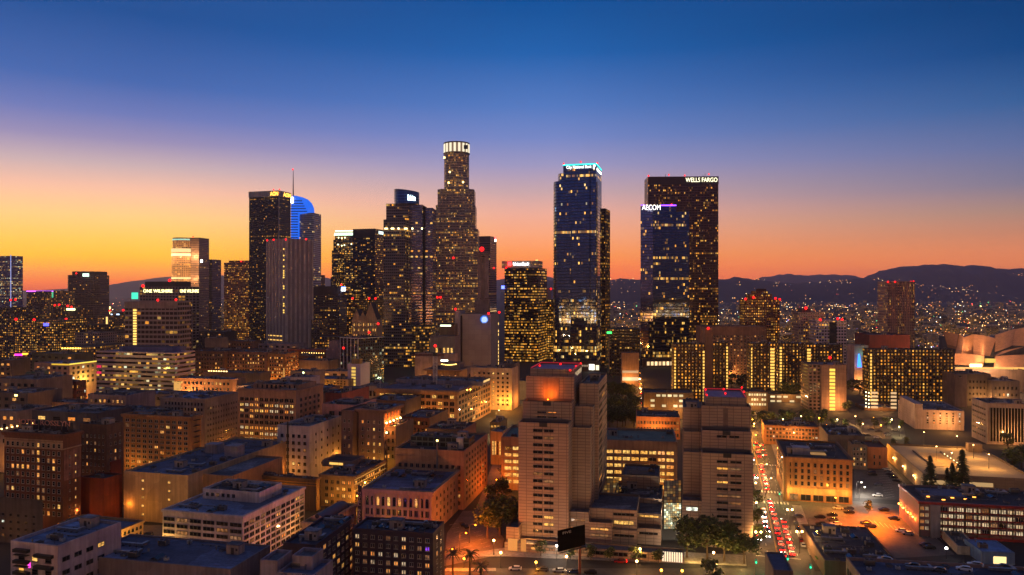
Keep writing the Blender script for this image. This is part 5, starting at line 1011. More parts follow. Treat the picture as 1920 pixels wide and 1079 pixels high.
m=MB(); m.hexa((X(1800,815),815,0),(X(1930,815)-X(1800,815),0,0),(0,40,0),(0,0,Z(634,815))); m.build('hall_core',plain((70,76,92),.7,name='hall_roof_grey'),c)
m=MB(); m.hexa((X(1790,767),764,Z(693,767)),(X(1920,767)-X(1790,767),0,0),(0,2,0),(0,0,2.2)); m.build('lobby_light',emit((1,.5,.12),1.2,'hall_lobby_glow'),c); m=MB(); m.hexa((X(1816,766),763,Z(688,766)),(X(1838,766)-X(1816,766),0,0),(0,1,0),(0,0,3)); m.build('lobby_light',emit((1,.82,.45),4,'hall_lobby_white'),c); m=MB(); m.hexa((X(1845,768),764,Z(680,768)),(X(1862,768)-X(1845,768),0,0),(0,3,0),(0,0,4)); m.build('entrance_box',emit((1,.72,.1),.8,'hall_entrance_yellow'),c)
# ================================================================= left-hand city: near to far
WY=(('warm',3),('yellow',3),('dim',3))
b=near('loft_building','white five-storey loft building with many grouped windows and a roof penthouse',276,455,305,968,side=571,yaw=15,wall=(190,172,166),clut=4,cornice=(.5,.45,.1),roof=plain((112,128,158),.85,0,.3,.1,name='blue_grey_roof')); 
b.grid('F',6,7,.0,1,.12,.99,.84,.56,style='triple',lit=.34,mix=(('dim',6),('warm',3),('yellow',1)),frame=FRAMED); b.grid('R',12,7,.01,.99,.12,.99,.74,.56,style='pair',lit=.2,mix=(('dim',5),('warm',2),('yellow',1)),frame=FRAMED)
fr=extra(b,'penthouse',296,486,380,924,plain((196,184,184),name='penthouse_stucco'),dep=16,base=b.fr['z1']-.9,roof=ROOF_D,yaw=15); b.grid('F',6,1,.04,.6,.2,.8,.5,.5,fr=fr,style='pair',frame=FRAMED); b.clutter(5,fr); b.finish(100)
b=near('apartment_building','bottom corner white apartment building with dark balconies and blue roof',222,108,20,1024,side=227,yaw=16,wall=(176,160,164),clut=3,roof=plain((104,122,156),.85,0,.3,.1,name='blue_grey_roof2'))
b.grid('R',4,6,.03,.75,.10,1.0,.62,.36,style='strip',lit=0,pat=lambda c,r: 'yellow' if (c,r)==(3,0) else 'warm' if (c,r)==(1,2) else False,frame=FRAMED); b.grid('F',3,6,.1,.95,.1,.98,.45,.4,pat=lambda c,r:'yellow' if (c+r)%5==1 else False,frame=FRAMED); b.bands('F',[b.fr['z1']*(.95-.125*k)-2.4 for k in range(6)],1.3,.12,DARK,'balcony_floor',u0=.12,u1=.42); b.bands('F',[b.fr['z1']*(.95-.125*k)-1.5 for k in range(6)],1.35,.9,plain((30,34,36),.5,name='balcony_rail'),'balcony_rail',u0=.12,u1=.42)
b.bands('F',[b.fr['z1']*(.95-.125*k)-2.4 for k in range(6)],1.3,.9,plain((30,34,36),.5,name='balcony_rail'),'balcony_rail',u0=.56,u1=.92); b.finish()
pglow(b,'F',.38,.43,b.fr['z1']*.72,1.6,emit((1,.05,.6),2,'magenta_glow'),'coloured_light')
b=near('shop_row','tan corner shops with lit awnings behind the white balcony building',292,228,112,992,side=269,yaw=16,wall=(150,118,82),clut=2,roof=plain((84,100,130),.85,name='blue_grey_roof3'),cornice=(.4,.5,.1)); b.grid('R',5,2,.05,.95,.12,.6,.6,.6,style='arch',lit=.1,frame=FRAMED); pglow(b,'R',.05,.95,1,1.4,emit((1,.62,.15),1.0,'shopfront_glow'),'shopfront'); b.finish()
b=near('warehouse','dark grey warehouse at the frame edge below the roof-sign hotel',300,80,-10,938,side=79.5,dep=26,yaw=14,wall=(84,76,74),clut=3,roof=ROOF_D); b.grid('F',5,4,.1,.9,.3,.9,.4,.4,lit=.1,frame=FRAMED); b.finish()
b=near('low_roof','flat blue-grey roof at the bottom frame edge between the two white buildings',226,432,150,1068,dep=22,yaw=13,wall=(120,108,112),clut=4,roof=plain((92,104,134),.85,0,.3,.1,name='blue_grey_roof4'),parapet=.5); b.finish()
b=near('hotel_building','brown brick hotel with pale top floor and roof letters',318,118,8,815,side=152,yaw=15,wall=(116,70,50),joint=BRICK,clut=5,roof=ROOF_D,cornice=(.8,.8,.1)); HB=b
b.grid('F',11,10,.02,.98,.085,.86,.52,.60,lit=.2,mix=WY,pat=lambda c,r: True if c==6 else None); b.grid('R',2,8,.2,.85,.2,.9,.22,.3,lit=0,pat=lambda c,r: c==1); b.bands('F',[b.fr['z1']*.84,b.fr['z1']*.92],.3,.5,plain((160,130,104),name='pale_stone_band')); b.bands('R',[b.fr['z1']*.84],.3,.5,plain((160,130,104),name='pale_stone_band')); pglow(b,'R',.06,.97,b.fr['z1']*.52,b.fr['z1']*.31,plain((140,96,84),.8,0,.5,.4,name='faded_wall_paint'),'painted_wall',out=.02)
pglow(b,'F',.0,1.,b.fr['z1']*.855,b.fr['z1']*.06,plain((160,130,104),name='pale_stone_panel'),'top_storey',out=.02)
m=MB(); 
for k in range(9): m.hexa(b.fr['O']+b.fr['R']*(b.fr['w']*(.12+.1*k))+b.fr['D']*5+Vector((0,0,b.fr['z1']-.9)),b.fr['R']*.15,b.fr['D']*2.5,(0,0,4.6))
m.build('sign_frame',DARK,b.root); p0=b.fr['O']+b.fr['R']*b.fr['w']*.04+b.fr['D']*4.6; p1=b.fr['O']+b.fr['R']*b.fr['w']*.97+b.fr['D']*4.6; SP=plain((190,130,110),.6,name='faded_sign_paint'); text(b.root,'sign_lettering','HOTEL',p0,p0+(p1-p0)*.40,b.fr['z1']+2.4,2.2,-R_(15),SP,out=.1); text(b.root,'sign_lettering','ROSSLYN',p0+(p1-p0)*.46,p1,b.fr['z1']+2.4,2.2,-R_(15),SP,out=.1); b.finish(100)
m=MB(); o_=empty('roof_lamp_string',(X(36,330),330,Z(800,330)),'string of warm bulbs strung past the roof-sign hotel','lamp string'); m=MB(); A_=Vector((X(-2,326),326,Z(804,326))); B_=Vector((X(74,346),346,Z(790,346))); m.tube(A_,B_,.06,n=5); m.tube(B_,B_-Vector((0,0,B_.z)),.1,n=5); m.tube(A_,A_-Vector((0,0,A_.z)),.1,n=5); m.build('cable',DARK,o_)
for k in range(8):
    m=MB(); m.ball(A_+(B_-A_)*((k+.5)/8)-Vector((0,0,.35)),.34); m.build('bulb',emit((1,.58,.14),9,'warm_bulb'),o_)
b=near('annex_building','taller brown annex with a pale stair bay behind the roof-sign hotel',352,200,150,797,side=232,yaw=15,wall=(104,76,62),joint=BRICK,clut=4,roof=ROOF_D); b.grid('R',3,9,.1,.9,.1,.95,.35,.42,lit=.1,mix=WY,pat=lambda c,r: True if c==1 and r>1 else None); b.grid('F',6,10,.05,.95,.1,.95,.35,.42,lit=.10,mix=WY); b.box('end_wall',b.fr,plain((126,50,30),.8,joint=BRICK,name='red_brick'),b.fr['w']+.02,2,0,.4,b.fr['d']-4,b.fr['z1']*.55); b.finish(90)
b=near('party_wall','plain rust-lit side wall low between the brown hotel and the long flat roof',330,196,152,898,side=229,yaw=15,wall=(140,62,34),joint=BRICK,clut=1,roof=ROOF_D); b.finish()
b=near('office_block','orange-brown gridded office block with dark fire-escape side',405,358,230,782,side=377,yaw=15,wall=(156,112,72),clut=4,roof=ROOF_D,cornice=(.8,.7,.2)); b.grid('F',11,11,.03,.97,.06,.97,.6,.55,style='pair',lit=.12,mix=(('warm',2),('yellow',1),('dim',3)),frame=FRAME); b.bands('R',[3*k+1 for k in range(1,12)],1.1,.12,DARK,'fire_escape',u0=.2,u1=.8); b.finish(100)
b=near('grey_loft','plain grey loft block with a blue roof and pale end wall',445,384,300,748,side=447,yaw=15,wall=(142,128,122),clut=6,roof=plain((96,112,150),.85,0,.3,.08,name='blue_grey_roof5'),cornice=(.5,.4,.3)); b.grid('F',12,3,.1,.97,.05,.3,.45,.5,lit=.05,frame=FRAMED); b.grid('R',12,9,.05,.97,.12,.9,.25,.35,lit=.05,frame=FRAMED); b.finish(90)
b=near('department_store','wide flat-roofed store with a blank beige wall and two columns of square lit windows',327,352,232,892,side=590,dep=80,yaw=15,wall=(182,150,112),clut=10,roof=plain((74,86,112),.85,0,.35,.08,name='store_roof')); b.grid('F',2,5,.1,.92,.08,.94,.10,.30,lit=1,mix=(('yellow',1),)); 
fr=b.frame(333,435,358,893,dep=40); b.walls(fr,plain((150,112,88),name='store_side_stucco'),name='side_wing',roof=ROOF_B); b.grid('F',1,4,.03,.1,.1,.8,.8,.3,fr=fr,lit=1,mix=(('yellow',1),)); pglow(b,'F',.85,1.0,fr['z1']-3.2,1.6,emit((1,.6,.2),.8,'loading_glow'),'lit_bay',fr)
b.box('stair_house',b.fr,plain((140,134,142),name='roof_hut_stucco'),8,44,b.fr['z1']-.9,7,6,4.5); b.box('stair_house',b.fr,plain((140,134,142),name='roof_hut_stucco'),22,40,b.fr['z1']-.9,7,6,5.2); b.finish()
b=near('annex_block','dark brick block with lit ledges joined behind the white loft building',348,593,470,898,side=600,dep=40,yaw=15,wall=(104,80,64),clut=7,roof=ROOF_B,cornice=(.5,.5,.1)); b.bands('F',[b.fr['z1']-2.2,b.fr['z1']-3.4],.25,.25,plain((190,130,60),name='lit_ledge_gold')); b.finish()  # gold lamplight on the ledges is put into their colour
b=near('arcade_building','dark stone building whose street side carries gold-lit ledges',352,664,601,893,side=722,yaw=15,wall=(110,92,76),clut=9,roof=plain((84,92,112),.85,0,.35,.1,name='slate_roof'),cornice=(.7,.7,.1)); b.grid('F',5,4,.1,.95,.12,.95,.5,.5,style='pair',lit=.45,mix=(('yellow',2),('warm',2)),frame=FRAMED); b.grid('R',14,5,.02,.98,.14,.95,.55,.6,lit=.14,mix=WY,frame=FRAMED)
for t in (.13,.28,.46): b.bands('R',[b.fr['z1']*(1-t)],.3,.22,emit((1,.55,.15),.42,'gold_ledge_light'),'ledge_light')
fr=extra(b,'penthouse',372,660,604,866,plain((132,112,104),name='penthouse_stucco2'),dep=14,base=b.fr['z1']-.9,roof=ROOF_D,yaw=15); pglow(b,'F',.25,.7,fr['z0']+1,1.1,emit((1,.55,.12),1.2,'penthouse_glow'),'lit_window',fr); b.finish(100)
# barrel-roofed bank
b=near('bank_hall','small stone bank hall with a barrel-vaulted dark roof and arched gable',300,604,566,982,side=668,yaw=15,wall=(176,150,112),clut=0,roof=ROOF_B,cornice=(.6,.5,.3)); f=b.fr; m=MB(); n=14; R2=f['w']*.36
for k in range(n):
    a0,a1=math.pi*k/n,math.pi*(k+1)/n
    def q(a,v): return f['O']+f['R']*(f['w']*.5-math.cos(a)*R2)+f['D']*v+Vector((0,0,f['z1']-.6+math.sin(a)*R2*.8))
    m.face([q(a0,4),q(a1,4),q(a1,f['d']-4),q(a0,f['d']-4)][::-1],None,0)
m.face([q(math.pi*k/n,4) for k in range(n+1)],None,1); m.face([q(math.pi*k/n,f['d']-4) for k in range(n+1)][::-1],None,1); m.build('barrel_roof',[plain((54,58,74),.5,name='lead_roof'),b.mat],b.root)
m=MB(); m.tube(f['O']+f['R']*f['w']*.5+f['D']*3.9+Vector((0,0,f['z1']+1.4)),f['O']+f['R']*f['w']*.5+f['D']*4.05+Vector((0,0,f['z1']+1.4)),.9,n=12); m.build('round_window',DARK,b.root); b.grid('F',4,1,.1,.9,.35,.8,.6,.8,style='pair',frame=FRAMED); b.grid('R',6,1,.05,.95,.35,.8,.5,.7,frame=FRAMED); b.finish()
# hotel with arched windows
b=near('hotel_building','ornate beige hotel with arched windows and a vertical blade sign',312,810,680,922,side=859,yaw=12,wall=(164,136,108),clut=5,roof=plain((84,94,124),.85,0,.35,.1,name='hotel_roof'),cornice=(.9,.8,.2)); b.grid('F',12,1,.03,.97,.16,.40,.62,.85,style='arch',lit=.28,mix=WY,frame=FRAMED); b.grid('F',12,3,.03,.97,.42,.99,.6,.7,lit=.06,style='pair',mix=WY,frame=FRAMED); b.piers('F',6,.7,.4); b.grid('R',6,4,.1,.9,.15,.85,.22,.35,lit=.15,frame=FRAMED); b.bands('F',[b.fr['z1']*.59],.35,.4)
BS=plain((22,20,22),.5,name='blade_sign_black'); b.box('blade_sign',b.fr,BS,-1.6,-1.2,2,1.5,.7,b.fr['z1']-1); m=[]
for k,chx in enumerate('HOTEL BARCLAY'):
    if chx!=' ':
        p=b.fr['O']-b.fr['R']*1.5-b.fr['D']*1.25; text(b.root,'blade_letter',chx,p,p+b.fr['R']*1.1,b.fr['z1']-2.4-k*1.18,.95,-R_(12),plain((190,170,150),.6,name='blade_letter_paint'),out=.03,depth=.05)
b.finish(100)
b=near('warehouse_block','big tan block with a glazed rooftop terrace behind the arched-window hotel',350,870,741,846,side=914,yaw=12,wall=(158,122,96),clut=3,roof=ROOF_D,dirt=.2); b.grid('F',11,6,.03,.97,.22,.95,.46,.5,style='pair',lit=.02,frame=FRAMED); b.grid('R',8,8,.05,.95,.06,.9,.3,.45,lit=.06,frame=FRAMED); b.bands('F',[b.fr['z1']-3.6],.3,.4)
fr=extra(b,'roof_terrace',360,880,770,822,facade((60,66,60),(30,36,34),3,3,.85,.7,.06,0,1.2),dep=10,base=b.fr['z1']-.9,roof=ROOF_B,yaw=12); b.clutter(6,fr); b.box('water_tower',b.fr,WHITE,b.fr['w']*.82,8,b.fr['z1']-.9,3,3,5); 
m=MB(); p=b.fr['O']+b.fr['R']*b.fr['w']*.62-b.fr['D']*.5; m.tube(p,p+Vector((0,0,b.fr['z1']+4)),.45,n=8); m.build('standpipe',GREY,b.root); m=MB(); m.ball(p+Vector((0,0,b.fr['z1']+4.3)),.5); m.build('pipe_lamp',emit((1,.7,.2),8,'pipe_lamp_glow'),b.root); b.finish(100)
# dark L-shaped apartments with violet courtyard light
b=near('apartment_building','dark L-shaped apartment building with violet-lit courtyard walls',252,812,660,1000,side=833,yaw=11,wall=(58,46,58),clut=6,roof=plain((64,72,96),.85,0,.3,.1,name='apartment_roof'),dirt=.12); 
b.grid('F',10,7,.02,.98,.06,1.0,.55,.5,style='pair',lit=.42,mix=(('warm',3),('cream',4),('dim',2)),pat=lambda c,r:'purple' if (c,r)==(9,1) else None); b.grid('R',2,7,.15,.85,.06,1,.3,.5,lit=.4,mix=(('warm',1),))
fr=extra(b,'wing_wall',240,592,531,1022,b.mat,side=664,roof=plain((64,72,96),.85,0,.3,.1,name='apartment_roof'),yaw=11,dep=40); b.grid('R',8,7,.03,.97,.06,1,.5,.5,fr=fr,style='pair',lit=.25,mix=(('warm',3),('yellow',2),('purple',1))); b.clutter(5,fr)
for k in range(18): b.box('solar_panel',b.fr,plain((24,26,40),.2,.3,name='solar_glass'),7+k*1.05,4+(k%3)*2.2,b.fr['z1']-.85,.95,1.7,.35)
b.box('white_block',b.fr,plain((170,160,166),name='white_base_stucco'),b.fr['w']*.68,-1.2,0,b.fr['w']*.34,1.2,b.fr['z1']*.30); b.finish(100)
b=near('rowhouse','stepped pale flats at the bottom edge beside the dark L-shaped building',212,590,520,1078,dep=12,yaw=11,wall=(140,128,140),clut=2,roof=plain((84,96,130),.85,name='flats_roof')); fr=extra(b,'upper_wall',218,586,548,1044,b.mat,dep=7,roof=ROOF_B,yaw=11); fr=extra(b,'upper_wall',216,520,488,1052,b.mat,dep=9,roof=ROOF_B,yaw=11); b.finish()
# ---- middle rows
b=near('office_building','cream setback office building with most windows lit',432,555,446,732,side=606,yaw=15,wall=(158,122,100),clut=5,roof=ROOF_B,cornice=(.6,.5,.3)); b.grid('F',11,12,.03,.97,.10,.99,.66,.56,style='pair',pat=lambda c,r: None if r in (0,3,4) else (True if (c+r*3)%7 else None) if r>0 else False,lit=.05,mix=(('warm',4),('cream',3),('yellow',1)),frame=FRAMED); b.grid('R',5,12,.1,.9,.10,.99,.4,.5,style='pair',lit=.12,mix=WY,frame=FRAMED); fr=extra(b,'upper_wall',440,560,476,722,b.mat,dep=20,base=b.fr['z1']-1,yaw=15); b.piers('F',9,.5,.35,fr=fr); b.grid('F',9,1,.05,.95,.1,.9,.4,.8,fr=fr,lit=0,frame=FRAMED); b.clutter(4,fr); b.finish(100)
b=near('white_block','white L-shaped block with small dark windows and a black flue',398,580,520,800,side=641,yaw=15,wall=(186,174,176),clut=6,roof=ROOF_B); b.grid('F',5,6,.06,.95,.12,.85,.5,.45,lit=.07,frame=FRAMED); b.grid('R',5,5,.1,.97,.1,.8,.16,.3,lit=0,frame=FRAMED); m=MB(); p=b.fr['O']+b.fr['R']*b.fr['w']*.34-b.fr['D']*.4; m.tube(p,p+Vector((0,0,b.fr['z1']+2)),.4); m.build('flue',DARK,b.root); b.finish()
b=near('corner_building','brown corner tower with orange floodlit cornice facing the avenue',408,720,672,768,side=751,yaw=17,wall=(112,88,84),clut=5,roof=plain((96,100,140),.85,0,.3,.1,name='lilac_roof'),cornice=(1.0,1.6,.1)); fr2=extra(b,'rear_wing',409,661,640,770,b.mat,dep=24,roof=ROOF_D,yaw=17); fr3=extra(b,'light_shaft',421,674,658,772,plain((70,56,52),name='shaft_brick'),dep=14,roof=ROOF_D,yaw=17)
b.grid('F',4,8,.06,.95,.14,.98,.36,.42,lit=.2,mix=WY,pat=lambda c,r: True if c==2 else None); b.grid('R',9,8,.03,.97,.45,.99,.55,.6,lit=.1,mix=WY,frame=FRAMED); b.grid('F',2,7,.1,.9,.1,.95,.35,.4,fr=fr2,lit=.2,mix=WY); pglow(b,'F',.2,.85,b.fr['z1']-1.9,1.1,emit((1,.5,.1),.9,'attic_glow'),'attic_window')
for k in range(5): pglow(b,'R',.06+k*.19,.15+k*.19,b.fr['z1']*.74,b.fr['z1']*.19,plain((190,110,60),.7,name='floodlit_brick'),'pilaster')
UPL=[]
for r,t in ((0,.80),(1,.66)):
    for k in range(5):
        p,rz=b.at(b.fr,'R',b.fr['d']*(.06+k*.21),b.fr['z1']*t,.9); m=MB(); m.ball((0,0,0),.5); link('flood_lamp',m.mesh('flood_lamp',[emit((1,.6,.22),14,'flood_lamp_glow')]),b.root,p-b.root.location); UPL.append(p)
b.finish(100)
b=near('pink_block','pale pink block with tall triple windows behind the white block',430,668,604,760,dep=26,yaw=15,wall=(176,130,124),clut=4,roof=ROOF_D); b.grid('F',3,1,.15,.98,.08,.45,.55,.85,style='triple',frame=FRAMED); b.finish()
b=near('red_brick_block','faded red brick block with roof pipework and a slanting side',480,640,610,738,side=692,yaw=17,wall=(156,84,72),joint=BRICK,clut=6,roof=ROOF_D); b.finish()
b=near('white_grid_block','small pale block with square dark windows left of the big corniced building',560,707,676,724,dep=20,yaw=15,wall=(150,140,136),clut=5); b.grid('F',4,4,.05,.95,.08,.9,.6,.6,lit=0,frame=FRAMED); b.finish()
b=near('department_store','big corniced beige building with amber-lit upper windows in front of the crane',545,858,706,733,side=920,yaw=14,wall=(178,136,96),clut=14,roof=plain((112,108,128),.85,0,.3,.07,name='store_roof2'),cornice=(1.2,1.3,.6)); b.grid('F',13,1,.03,.97,.10,.24,.7,.62,style='triple',lit=.45,mix=(('yellow',4),('warm',2)),frame=FRAMED); b.grid('F',13,5,.03,.97,.26,.99,.7,.62,style='pair',lit=.22,mix=(('yellow',2),('dim',3),('warm',1)),frame=FRAMED); b.grid('R',12,6,.02,.98,.10,.96,.62,.6,style='pair',lit=.12,mix=WY,frame=FRAMED); b.bands('F',[b.fr['z1']*.775],.5,.6); b.bands('R',[b.fr['z1']*.775],.5,.6)
fr=extra(b,'roof_hall',580,905,742,716,plain((134,124,132),name='roof_hall_metal'),dep=22,base=b.fr['z1']-.9,roof=ROOF_B,yaw=14); pglow(b,'R',.1,.9,fr['z0']+2,1.6,emit((1,.6,.2),1.0,'roof_hall_glow'),'lit_window',fr); b.clutter(8,fr); m=MB(); p=b.fr['O']+b.fr['R']*2+b.fr['D']*2; m.tube(p+Vector((0,0,b.fr['z1'])),p+Vector((0,0,b.fr['z1']+11)),.25,.1,n=6); m.build('flag_pole',WHITE,b.root); b.finish(100)
# tower crane
c=empty('tower_crane',(X(813,585),585,0),'tower crane with lattice mast rising through the corniced building roof','crane'); m=MB(); p=Vector((X(816,590),590,0)); zt=Z(662,590)
for sx in (-1.3,1.3):
    for sy in (-1.3,1.3): m.box(p.x+sx-.36,p.y+sy-.36,0,p.x+sx+.36,p.y+sy+.36,zt)
k=0
z=30.
while z<zt-2:
    for sy in (-1.3,1.3): m.tube((p.x-1.3,p.y+sy,z),(p.x+1.3,p.y+sy,z+2.4),.24,n=4); m.tube((p.x+1.3,p.y+sy,z),(p.x-1.3,p.y+sy,z+2.4),.24,n=4)
    m.box(p.x-1.4,p.y-1.4,z,p.x+1.4,p.y+1.4,z+.2); z+=2.4
m.build('mast',plain((196,184,172),.6,name='crane_paint'),c); m=MB(); zj=Z(667,590)
for s in (0,1.4): m.tube((p.x-18,p.y,zj+s*.7),(p.x+7,p.y-1,zj+s*.7),.4,n=5)
for k in range(14): m.tube((p.x-18+k*1.75,p.y,zj),(p.x-17+k*1.75,p.y,zj+1),.12,n=4)
m.tube((p.x,p.y,zt),(p.x,p.y,zt+5),.3); m.tube((p.x,p.y,zt+5),(p.x-15,p.y,zj+.9),.08,n=4); m.tube((p.x,p.y,zt+5),(p.x+6,p.y,zj+.9),.08,n=4); m.build('jib',plain((90,50,44),.6,name='crane_jib_paint'),c); m=MB(); m.box(p.x-1.6,p.y-1.8,zt-2.4,p.x+1.6,p.y+1.4,zt+.2); m.build('cab',DARK,c); m=MB(); m.box(p.x+4.5,p.y-1.2,zj-2,p.x+6.8,p.y+1,zj); m.build('counterweight',GREY,c); o=link('beacon_light',BCN_ME,c,Vector((p.x,p.y,zt+5.4))-c.location); o.scale=(1.1,)*3
b=near('white_hotel','white hotel block with one lit column of stair windows behind the courthouse',640,960,882,691,side=971,yaw=15,wall=(176,150,130),clut=8,roof=ROOF_B); b.grid('F',8,8,.05,.95,.08,.92,.42,.46,lit=.2,mix=WY,pat=lambda c,r: True if c==4 else None,frame=FRAMED); b.finish(80)
b=near('eaves_building','ornate hall with deep dark eaves and uplit arched columns',690,862,800,694,side=880,yaw=14,wall=(150,116,92),clut=3,roof=plain((60,58,70),.8,name='tile_roof'),cornice=(.7,2.4,.0),cmat=None) if False else near('eaves_building','ornate hall with deep dark eaves and uplit arched columns',690,862,800,694,side=880,yaw=14,wall=(150,116,92),clut=3,roof=plain((60,58,70),.8,name='tile_roof'),cornice=(.7,2.4,.0)); b.piers('F',6,1.2,.5)
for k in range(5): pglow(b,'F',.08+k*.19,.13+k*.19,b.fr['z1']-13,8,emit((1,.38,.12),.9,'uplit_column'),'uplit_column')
m=MB(); p=b.fr['O']+b.fr['R']*b.fr['w']*.35+b.fr['D']*8; z=b.fr['z1']
for k in range(8): m.box(p.x+k*1.8,p.y,z+3.6-math.sin(k/7*math.pi)*.8,p.x+k*1.8+1.7,p.y+.3,z+4.3-math.sin(k/7*math.pi)*.8)
m.build('garland_light',emit((1,.62,.15),4,'garland_glow'),b.root); extra(b,'roof_pavilion',705,862,826,681,plain((120,104,106),name='pavilion_stucco'),dep=14,roof=plain((56,56,74),.7,name='pavilion_roof'),yaw=14); b.finish()
b=near('blank_block','pale blank-walled block carrying a short white lit sign',740,852,778,664,side=858,yaw=13,wall=(150,128,126),clut=5); pglow(b,'F',.66,.84,b.fr['z1']-7.5,1.6,emit((.9,1,.82),5,'white_green_sign'),'sign_panel'); b.finish()
b=near('grey_upper_block','small grey block with five lit windows left of the blank exchange',800,853,806,631,dep=22,yaw=10,wall=(110,98,104),clut=3); b.grid('F',5,2,.2,.95,.15,.7,.6,.4,lit=.6,mix=(('yellow',2),('white',1)),frame=FRAMED); b.finish()
b=near('banner_block','dark low block with a white-green lit name board at the foot of the tallest tower',850,852,822,608,dep=18,yaw=8,wall=(96,76,66),clut=2); pglow(b,'F',.12,.78,b.fr['z1']-2.6,1.6,emit((.85,1,.6),4,'name_board_glow'),'name_board'); b.finish()
b=near('small_villa','low pale wing with a dark hipped roof and tall chimney beside the white hotel',660,900,876,690,dep=20,yaw=14,wall=(160,140,124),clut=2,roof=ROOF_D); b.box('chimney',b.fr,b.mat,1,4,b.fr['z1']-1,2.2,2.2,5); b.grid('F',4,4,.1,.95,.1,.9,.4,.45,lit=.1,frame=FRAMED); b.finish()
b=near('club_building','grey flat-roofed block with roof sheds right of the corniced building',655,966,935,682,dep=16,yaw=14,wall=(120,104,96),clut=5,roof=ROOF_D); b.finish()
b=near('low_office','low dark block with a lit canopy right of the white hotel',700,1000,968,715,dep=18,yaw=14,wall=(110,96,90),clut=3); b.finish()
b=near('corner_garage','yellow-lit open garage in the gap left of the courthouse',500,938,919,792,dep=18,yaw=14,wall=(150,128,80),clut=3); b.grid('F',3,4,.05,.95,.1,.95,.7,.5,style='strip',lit=.6,mix=(('yellow',1),)); b.finish()
b=near('cream_shop','low cream shop lit yellow in the gap left of the courthouse',440,942,920,810,dep=16,yaw=14,wall=(170,150,110),clut=2); b.grid('F',4,1,.1,.9,.2,.8,.6,.7,lit=.8,mix=(('yellow',1),)); b.finish()
# white framed dark tower and deco tower
b=tower('apartment_tower','dark apartment tower with a white ribbed face and a rooftop crane arm',760,672,638,634,side=720,yaw=38,fac=facade((36,34,46),(16,16,22),3.2,3.2,.7,.7,.06,.0,1.1,warm=.9)); b.mat=plain((190,186,190),.6,name='white_rib'); b.piers('F',5,.9,.5,name='rib'); b.bands('F',[b.fr['z1']-1.0],.6,1.0,name='roof_edge'); b.bands('R',[b.fr['z1']-1.0],.6,.8,name='roof_edge'); b.clutter(9); b.beacons([(644,653),(692,623.5),(709,607.5)],752,1.2)
b=near('deco_tower','pale art-deco tower with stepped shoulders',790,636,612,652,dep=18,yaw=10,wall=(160,132,132),clut=0); extra(b,'upper_wall',795,633,616,640,b.mat,dep=12,yaw=10); extra(b,'side_wing',786,640,606,690,b.mat,dep=20,yaw=10); b.piers('F',3,1,.5); b.finish()
b=near('lit_block','slim block washed golden by uplights with rows of lit windows',740,534,502,664,side=560,yaw=14,wall=(170,120,64),clut=4,roof=ROOF_D); b.grid('F',6,10,.1,.9,.06,.97,.6,.5,lit=.5,mix=(('yellow',2),('warm',3))); b.grid('R',5,10,.1,.9,.06,.97,.4,.5,lit=.35,mix=(('yellow',2),('warm',3)))
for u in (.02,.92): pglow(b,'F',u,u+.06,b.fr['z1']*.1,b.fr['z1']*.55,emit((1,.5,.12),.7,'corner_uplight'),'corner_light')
b.finish(90)
b=tower('stair_slot_block','pale block with a yellow-lit slot of stair windows beside the white ribbed tower',700,676,652,683,dep=20,yaw=14,fac=facade((150,138,150),(40,36,40),30,30,.0,.0,0,0,0)); n=9
for k in range(n): pglow(b,'F',.30,.62,k*3+4,2.0,emit((1,.62,.12),.9,'slot_amber'),'stair_window')
b.box('attic',b.fr,plain((190,150,80),name='amber_attic'),2,4,b.fr['z1']-.9,8,6,5)
